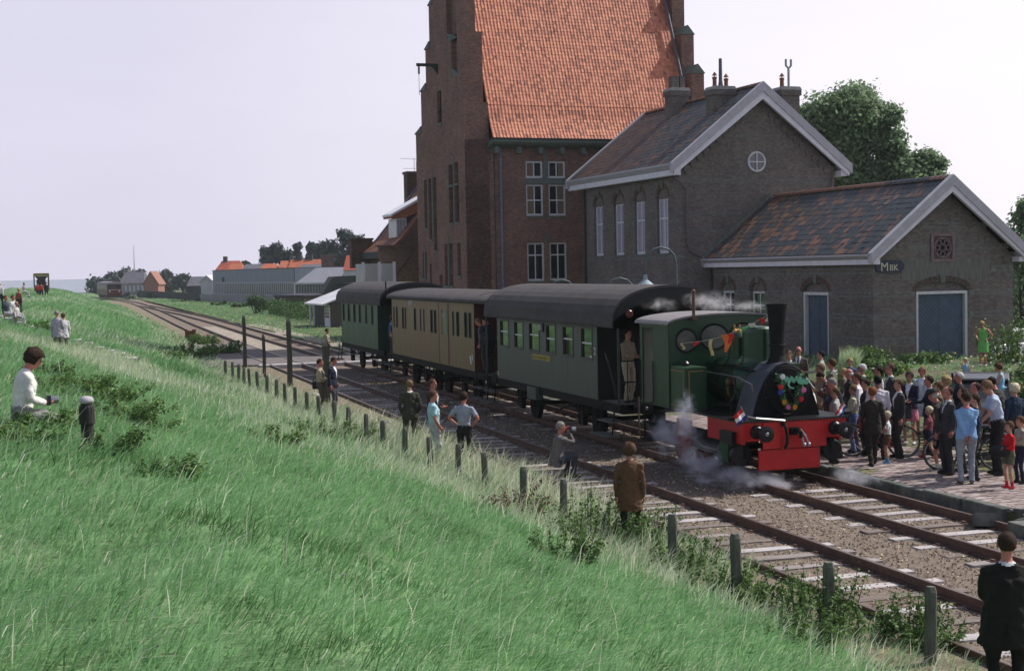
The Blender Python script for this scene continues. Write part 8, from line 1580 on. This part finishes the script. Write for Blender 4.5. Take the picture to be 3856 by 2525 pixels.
# things people hold
def camera_obj(lab, loc, rz=0., big=False):
    t = thing('camera', lab, 'camera', loc, rz); k = 1.6 if big else 1.
    b = MB(); b.box(-.06*k, .06*k, -.02, .03, -.04*k, .04*k); b.build('camera_body', mat('camera_black', (.03, .03, .035), rough=.4), t); b = MB(); b.lathe([(.03*k, .03), (.034*k, .08*k), (.025*k, .085*k)], (0, 0, 0), 12, 'y'); b.build('lens', mat('camera_chrome', (.4, .4, .42), rough=.3, metal=.8), t)
def byname(s): return next(R for R in PEOPLE if R['label'].startswith(s))
def handpos(R, i=0, up=.05):
    R['root'].rotation_euler; m = Matrix.Translation(Vector(R['pos'])) @ Matrix.Rotation(-math.radians(R['hd']), 4, 'Z'); w_, d, sd, el = R['hands'][i]; return m @ ((w_+d*up)*R['s'])
R = byname('grey haired photographer'); p = (handpos(R, 0)+handpos(R, 1))/2; camera_obj('small cine camera held to the crouching photographer\'s eye', p+Vector((.02, 0, .03)), -math.radians(R['hd']), True)
R = byname('dark haired woman in white'); p = (handpos(R, 0)+handpos(R, 1))/2; camera_obj('silver camera in the hands of the woman in the white blouse', p+Vector((0, 0, .04)), -math.radians(R['hd']), True)
R = byname('grey haired man in dark navy'); p = (handpos(R, 0)+handpos(R, 1))/2; camera_obj('camera held up by the grey haired man in navy', p+Vector((0, 0, .04)), -math.radians(R['hd']))
R = byname('woman with brown hair in navy'); p = handpos(R, 0, .1); t = thing('handbag', 'large black bag hanging from the hand of the woman in the pink skirt', 'bag', p-Vector((0, 0, .42)), .2)
b = MB(); b.prism([(-.2, 0), (.2, 0), (.17, .32), (-.17, .32)], lambda u, v, a: (u, a, v), -.07, .07); o = b.build('bag_body', cloth((.01, .011, .02)), t); q = o.modifiers.new('b', 'BEVEL'); q.width = .03; q.segments = 2
b = MB(); b.tube([(-.1, 0, .3), (-.06, 0, .4), (.06, 0, .4), (.1, 0, .3)], .012, 5); b.build('bag_handle', cloth((.01, .011, .02)), t)
R = byname('man in fawn patterned shirt'); m = Matrix.Translation(Vector(R['pos'])) @ Matrix.Rotation(-math.radians(R['hd']), 4, 'Z'); t = thing('shoulder_bag', 'dark shoulder bag at the hip of the man in the fawn shirt', 'bag', m @ Vector((-.2, -.1, .78)), -math.radians(R['hd']))
b = MB(); b.box(-.07, .07, -.17, .17, 0, .24); o = b.build('bag_body', cloth((.025, .028, .03)), t); q = o.modifiers.new('b', 'BEVEL'); q.width = .03; q.segments = 2; b = MB(); b.tube([(0, -.14, .22), (.1, -.05, .55), (.2, .1, .72)], .012, 4); b.build('bag_strap', cloth((.025, .028, .03)), t)
R = byname('boy in bright red'); p = (handpos(R, 0)+handpos(R, 1))/2; t = thing('bundle', 'dark padded bundle held by the boy in the red jacket', 'bundle', p-Vector((0, 0, .1))); b = MB(); b.smooth = True; b.ball((0, 0, .05), (.24, .13, .12), 12, 8); b.build('bundle_cloth', cloth((.012, .012, .015)), t)
# ---------------------------------------------------------------- bicycles
def bicycle(lab, p, q, col, lean=.06, name='bicycle', extra=0):
    """p rear hub, q front hub ground points"""
    p = Vector(p); q = Vector(q); d = (q-p); rz = math.atan2(d.y, d.x); t = thing(name, lab, 'bicycle', ((p+q)/2).to_tuple(), rz); t.rotation_euler = (lean, 0, rz); r = .335; X0, X1 = -.55, .55
    MC_ = mat('bike_'+lab[:8], col, rough=.35, coat=.3); TY = mat('bike_tyre', (.06, .065, .055), rough=.8); CH = M_STEEL
    for nm, x in (('wheel', X0), ('wheel', X1)):
        b = MB(); b.tube([(x+r*math.cos(6.2832*k/32), 0, r+r*math.sin(6.2832*k/32)) for k in range(33)], .019, 6); W = b.build(nm, TY, t); b = MB(); b.tube([(x+(r-.025)*math.cos(6.2832*k/32), 0, r+(r-.025)*math.sin(6.2832*k/32)) for k in range(33)], .01, 5); b.build('rim', CH, W); b = MB()
        for k in range(16): a = 6.2832*k/16; b.tube([(x, .02*(-1)**k, r), (x+(r-.02)*math.cos(a), 0, r+(r-.02)*math.sin(a))], .0022, 3)
        b.tube([(x, -.05, r), (x, .05, r)], .02, 6); b.build('spokes', CH, W)
        b = MB(); b.rings([[(x+(r+.035)*math.cos(a), y_, r+(r+.035)*math.sin(a)+z_) for y_, z_ in ((-.025, 0), (0, .008), (.025, 0))] for a in [(.35 if x > 0 else .1)+2.3*k/10+(0 if x > 0 else .4) for k in range(11)]], cap=False, close=False); b.build('mudguard', MC_, t)
    b = MB(); bbx = (-.08, 0, .28); sx = (-.27, 0, .78); hx = (.38, 0, .82); b.tube([bbx, sx], .018, 8); b.tube([bbx, (.36, 0, .62)], .02, 8); b.tube([(-.22, 0, .62), (.37, 0, .72)] if not extra else [(-.12, 0, .40), (.37, 0, .72)], .018, 8)
    b.tube([bbx, (X0, .04, r)], .012, 6); b.tube([(-.22, 0, .64), (X0, .05, r)], .011, 6); b.tube([(-.22, 0, .64), (X0, -.05, r)], .011, 6); b.tube([(.35, 0, .58), (.39, 0, .86)], .02, 8); b.tube([(.36, .03, .6), (.44, .05, .5), (X1, .05, r)], .013, 6); b.tube([(.36, -.03, .6), (.44, -.05, .5), (X1, -.05, r)], .013, 6); b.build('frame', MC_, t)
    b = MB(); b.tube([(.38, 0, .84), (.37, 0, .98)], .013, 6); b.tube([(.22, -.27, .98), (.34, -.2, 1.0), (.38, 0, .98), (.34, .2, 1.0), (.22, .27, .98)], .013, 6); b.build('handlebar', CH, t)
    b = MB(); b.prism([(-.42, 0), (-.40, .09), (-.3, .08), (-.14, .02), (-.14, -.02), (-.3, -.08), (-.40, -.09)], lambda u, v, a: (u, v, a), .84, .89); b.build('saddle', cloth((.03, .035, .05)), t); b = MB(); b.tube([sx, (-.28, 0, .86)], .013, 6); b.build('seat_post', CH, t)
    b = MB(); b.lathe([(.1, -.03), (.1, -.022)], (-.08, 0, .28), 16, 'y'); b.bar((-.08, -.06, .28), (.02, -.06, .15), .02); b.box(-.03, .07, -.16, -.07, .13, .16); b.bar((-.08, .06, .28), (-.18, .06, .41), .02); b.box(-.23, -.13, .07, .16, .4, .43); b.build('crank', M_BLK, t)
    b = MB(); b.box(-.5, -.12, -.045, -.03, .2, .36); b.build('chain_guard', MC_, t); b = MB(); b.box(X0-.2, X0+.22, -.06, .06, .72, .74); b.bar((X0-.1, .05, .72), (X0, .05, r), .012); b.bar((X0-.1, -.05, .72), (X0, -.05, r), .012); b.build('carrier', CH, t)
a = atZ(3254, 1728, .05); c_ = atZ(3430, 1724, .05); bicycle('red bicycle standing behind the walking man and the toddler', (c_.x-.3, c_.y+.4, .05), (a.x+.3, a.y+.4, .05), (.42, .04, .02), extra=1)
a = atZ(3600, 1772, .05); c_ = atZ(3745, 1765, .05); bicycle('black bicycle held by the fair man with glasses', (c_.x, c_.y-.1, .05), (a.x-.2, a.y+.25, .05), (.02, .02, .022))
# ---------------------------------------------------------------- parked cars behind the crowd
def car(lab, loc, rz, col):
    t = thing('parked_car', lab, 'car', loc, rz); m = mat('car_'+lab[:10], col, rough=.3, coat=.4, spec=.5); prof = [(-2.05, .35), (-2.1, .6), (-2.0, .85), (-1.55, .95), (-1.2, .98), (-.75, 1.38), (-.3, 1.46), (.5, 1.45), (1.15, 1.0), (1.9, .88), (2.08, .7), (2.1, .35), (1.75, .3), (-1.7, .3)]
    b = MB(); low_ = [p for p in prof if p[1] < 1.1]; b.prism(low_, lambda u, v, a: (u, a, v), -.78, .78); o = b.build('body', m, t); q = o.modifiers.new('b', 'BEVEL'); q.width = .07; q.segments = 3; q.limit_method = 'ANGLE'
    def cabs(y): return [(-1.2, y, .97), (-.75, y*.86, 1.38), (-.3, y*.83, 1.46), (.5, y*.83, 1.45), (1.15, y, .99)]
    b = MB(); b.rings([cabs(-.74), cabs(.74)], cap=True, close=True); b.build('windows', glass_mat('car_glass', (.02, .025, .03)), t)
    b = MB(); b.prism([(-.85, 1.385), (-.3, 1.465), (.5, 1.455), (.62, 1.40), (.5, 1.50), (-.3, 1.51), (-.8, 1.43)], lambda u, v, a: (u, a, v), -.64, .64); ro = b.build('roof', m, t); q = ro.modifiers.new('b', 'BEVEL'); q.width = .03; q.segments = 2
    b = MB()
    for y in (-.7, .7):
        for x0_, z0_, x1_, z1_ in ((-1.18, .98, -.75, 1.4), (-.3, .98, -.28, 1.46), (.48, 1.45, 1.12, 1.0)): b.bar((x0_, y, z0_), (x1_, y*.88, z1_), .05)
    b.build('pillar', m, t)
    for x in (-1.3, 1.3):
        for y in (-.72, .72): b = MB(); b.lathe([(.14, -.09), (.29, -.08), (.31, 0), (.29, .08), (.14, .09)], (x, y, .31), 18, 'y'); W = b.build('wheel', mat('car_tyre', (.02, .02, .02)), t); b = MB(); b.lathe([(.15, -.1), (.16, .1)], (x, y, .31), 14, 'y'); b.build('hub_cap', M_STEEL, W)
    b = MB(); b.box(2.1, 2.17, -.8, .8, .38, .48); b.box(-2.17, -2.1, -.8, .8, .38, .48); b.build('bumper', M_STEEL, t)
    for y in (-.6, .6): b = MB(); b.lathe([(.1, 0), (.09, .04)], (2.08, y, .68), 12, 'x'); b.build('headlight', mat('lamp_glass', (.5, .5, .5), rough=.1), t)
q = atD(3695, 1450, 35.2); car('dark grey parked car with its roof showing behind the crowd', (q.x, q.y, -.02), R_(54), (.02, .022, .025))
q = atZ(3850, 1305, .9); car('white car glimpsed at the right edge beyond the goods wing', (q.x+1.2, q.y+2, .0), R_(10), (.55, .55, .58))
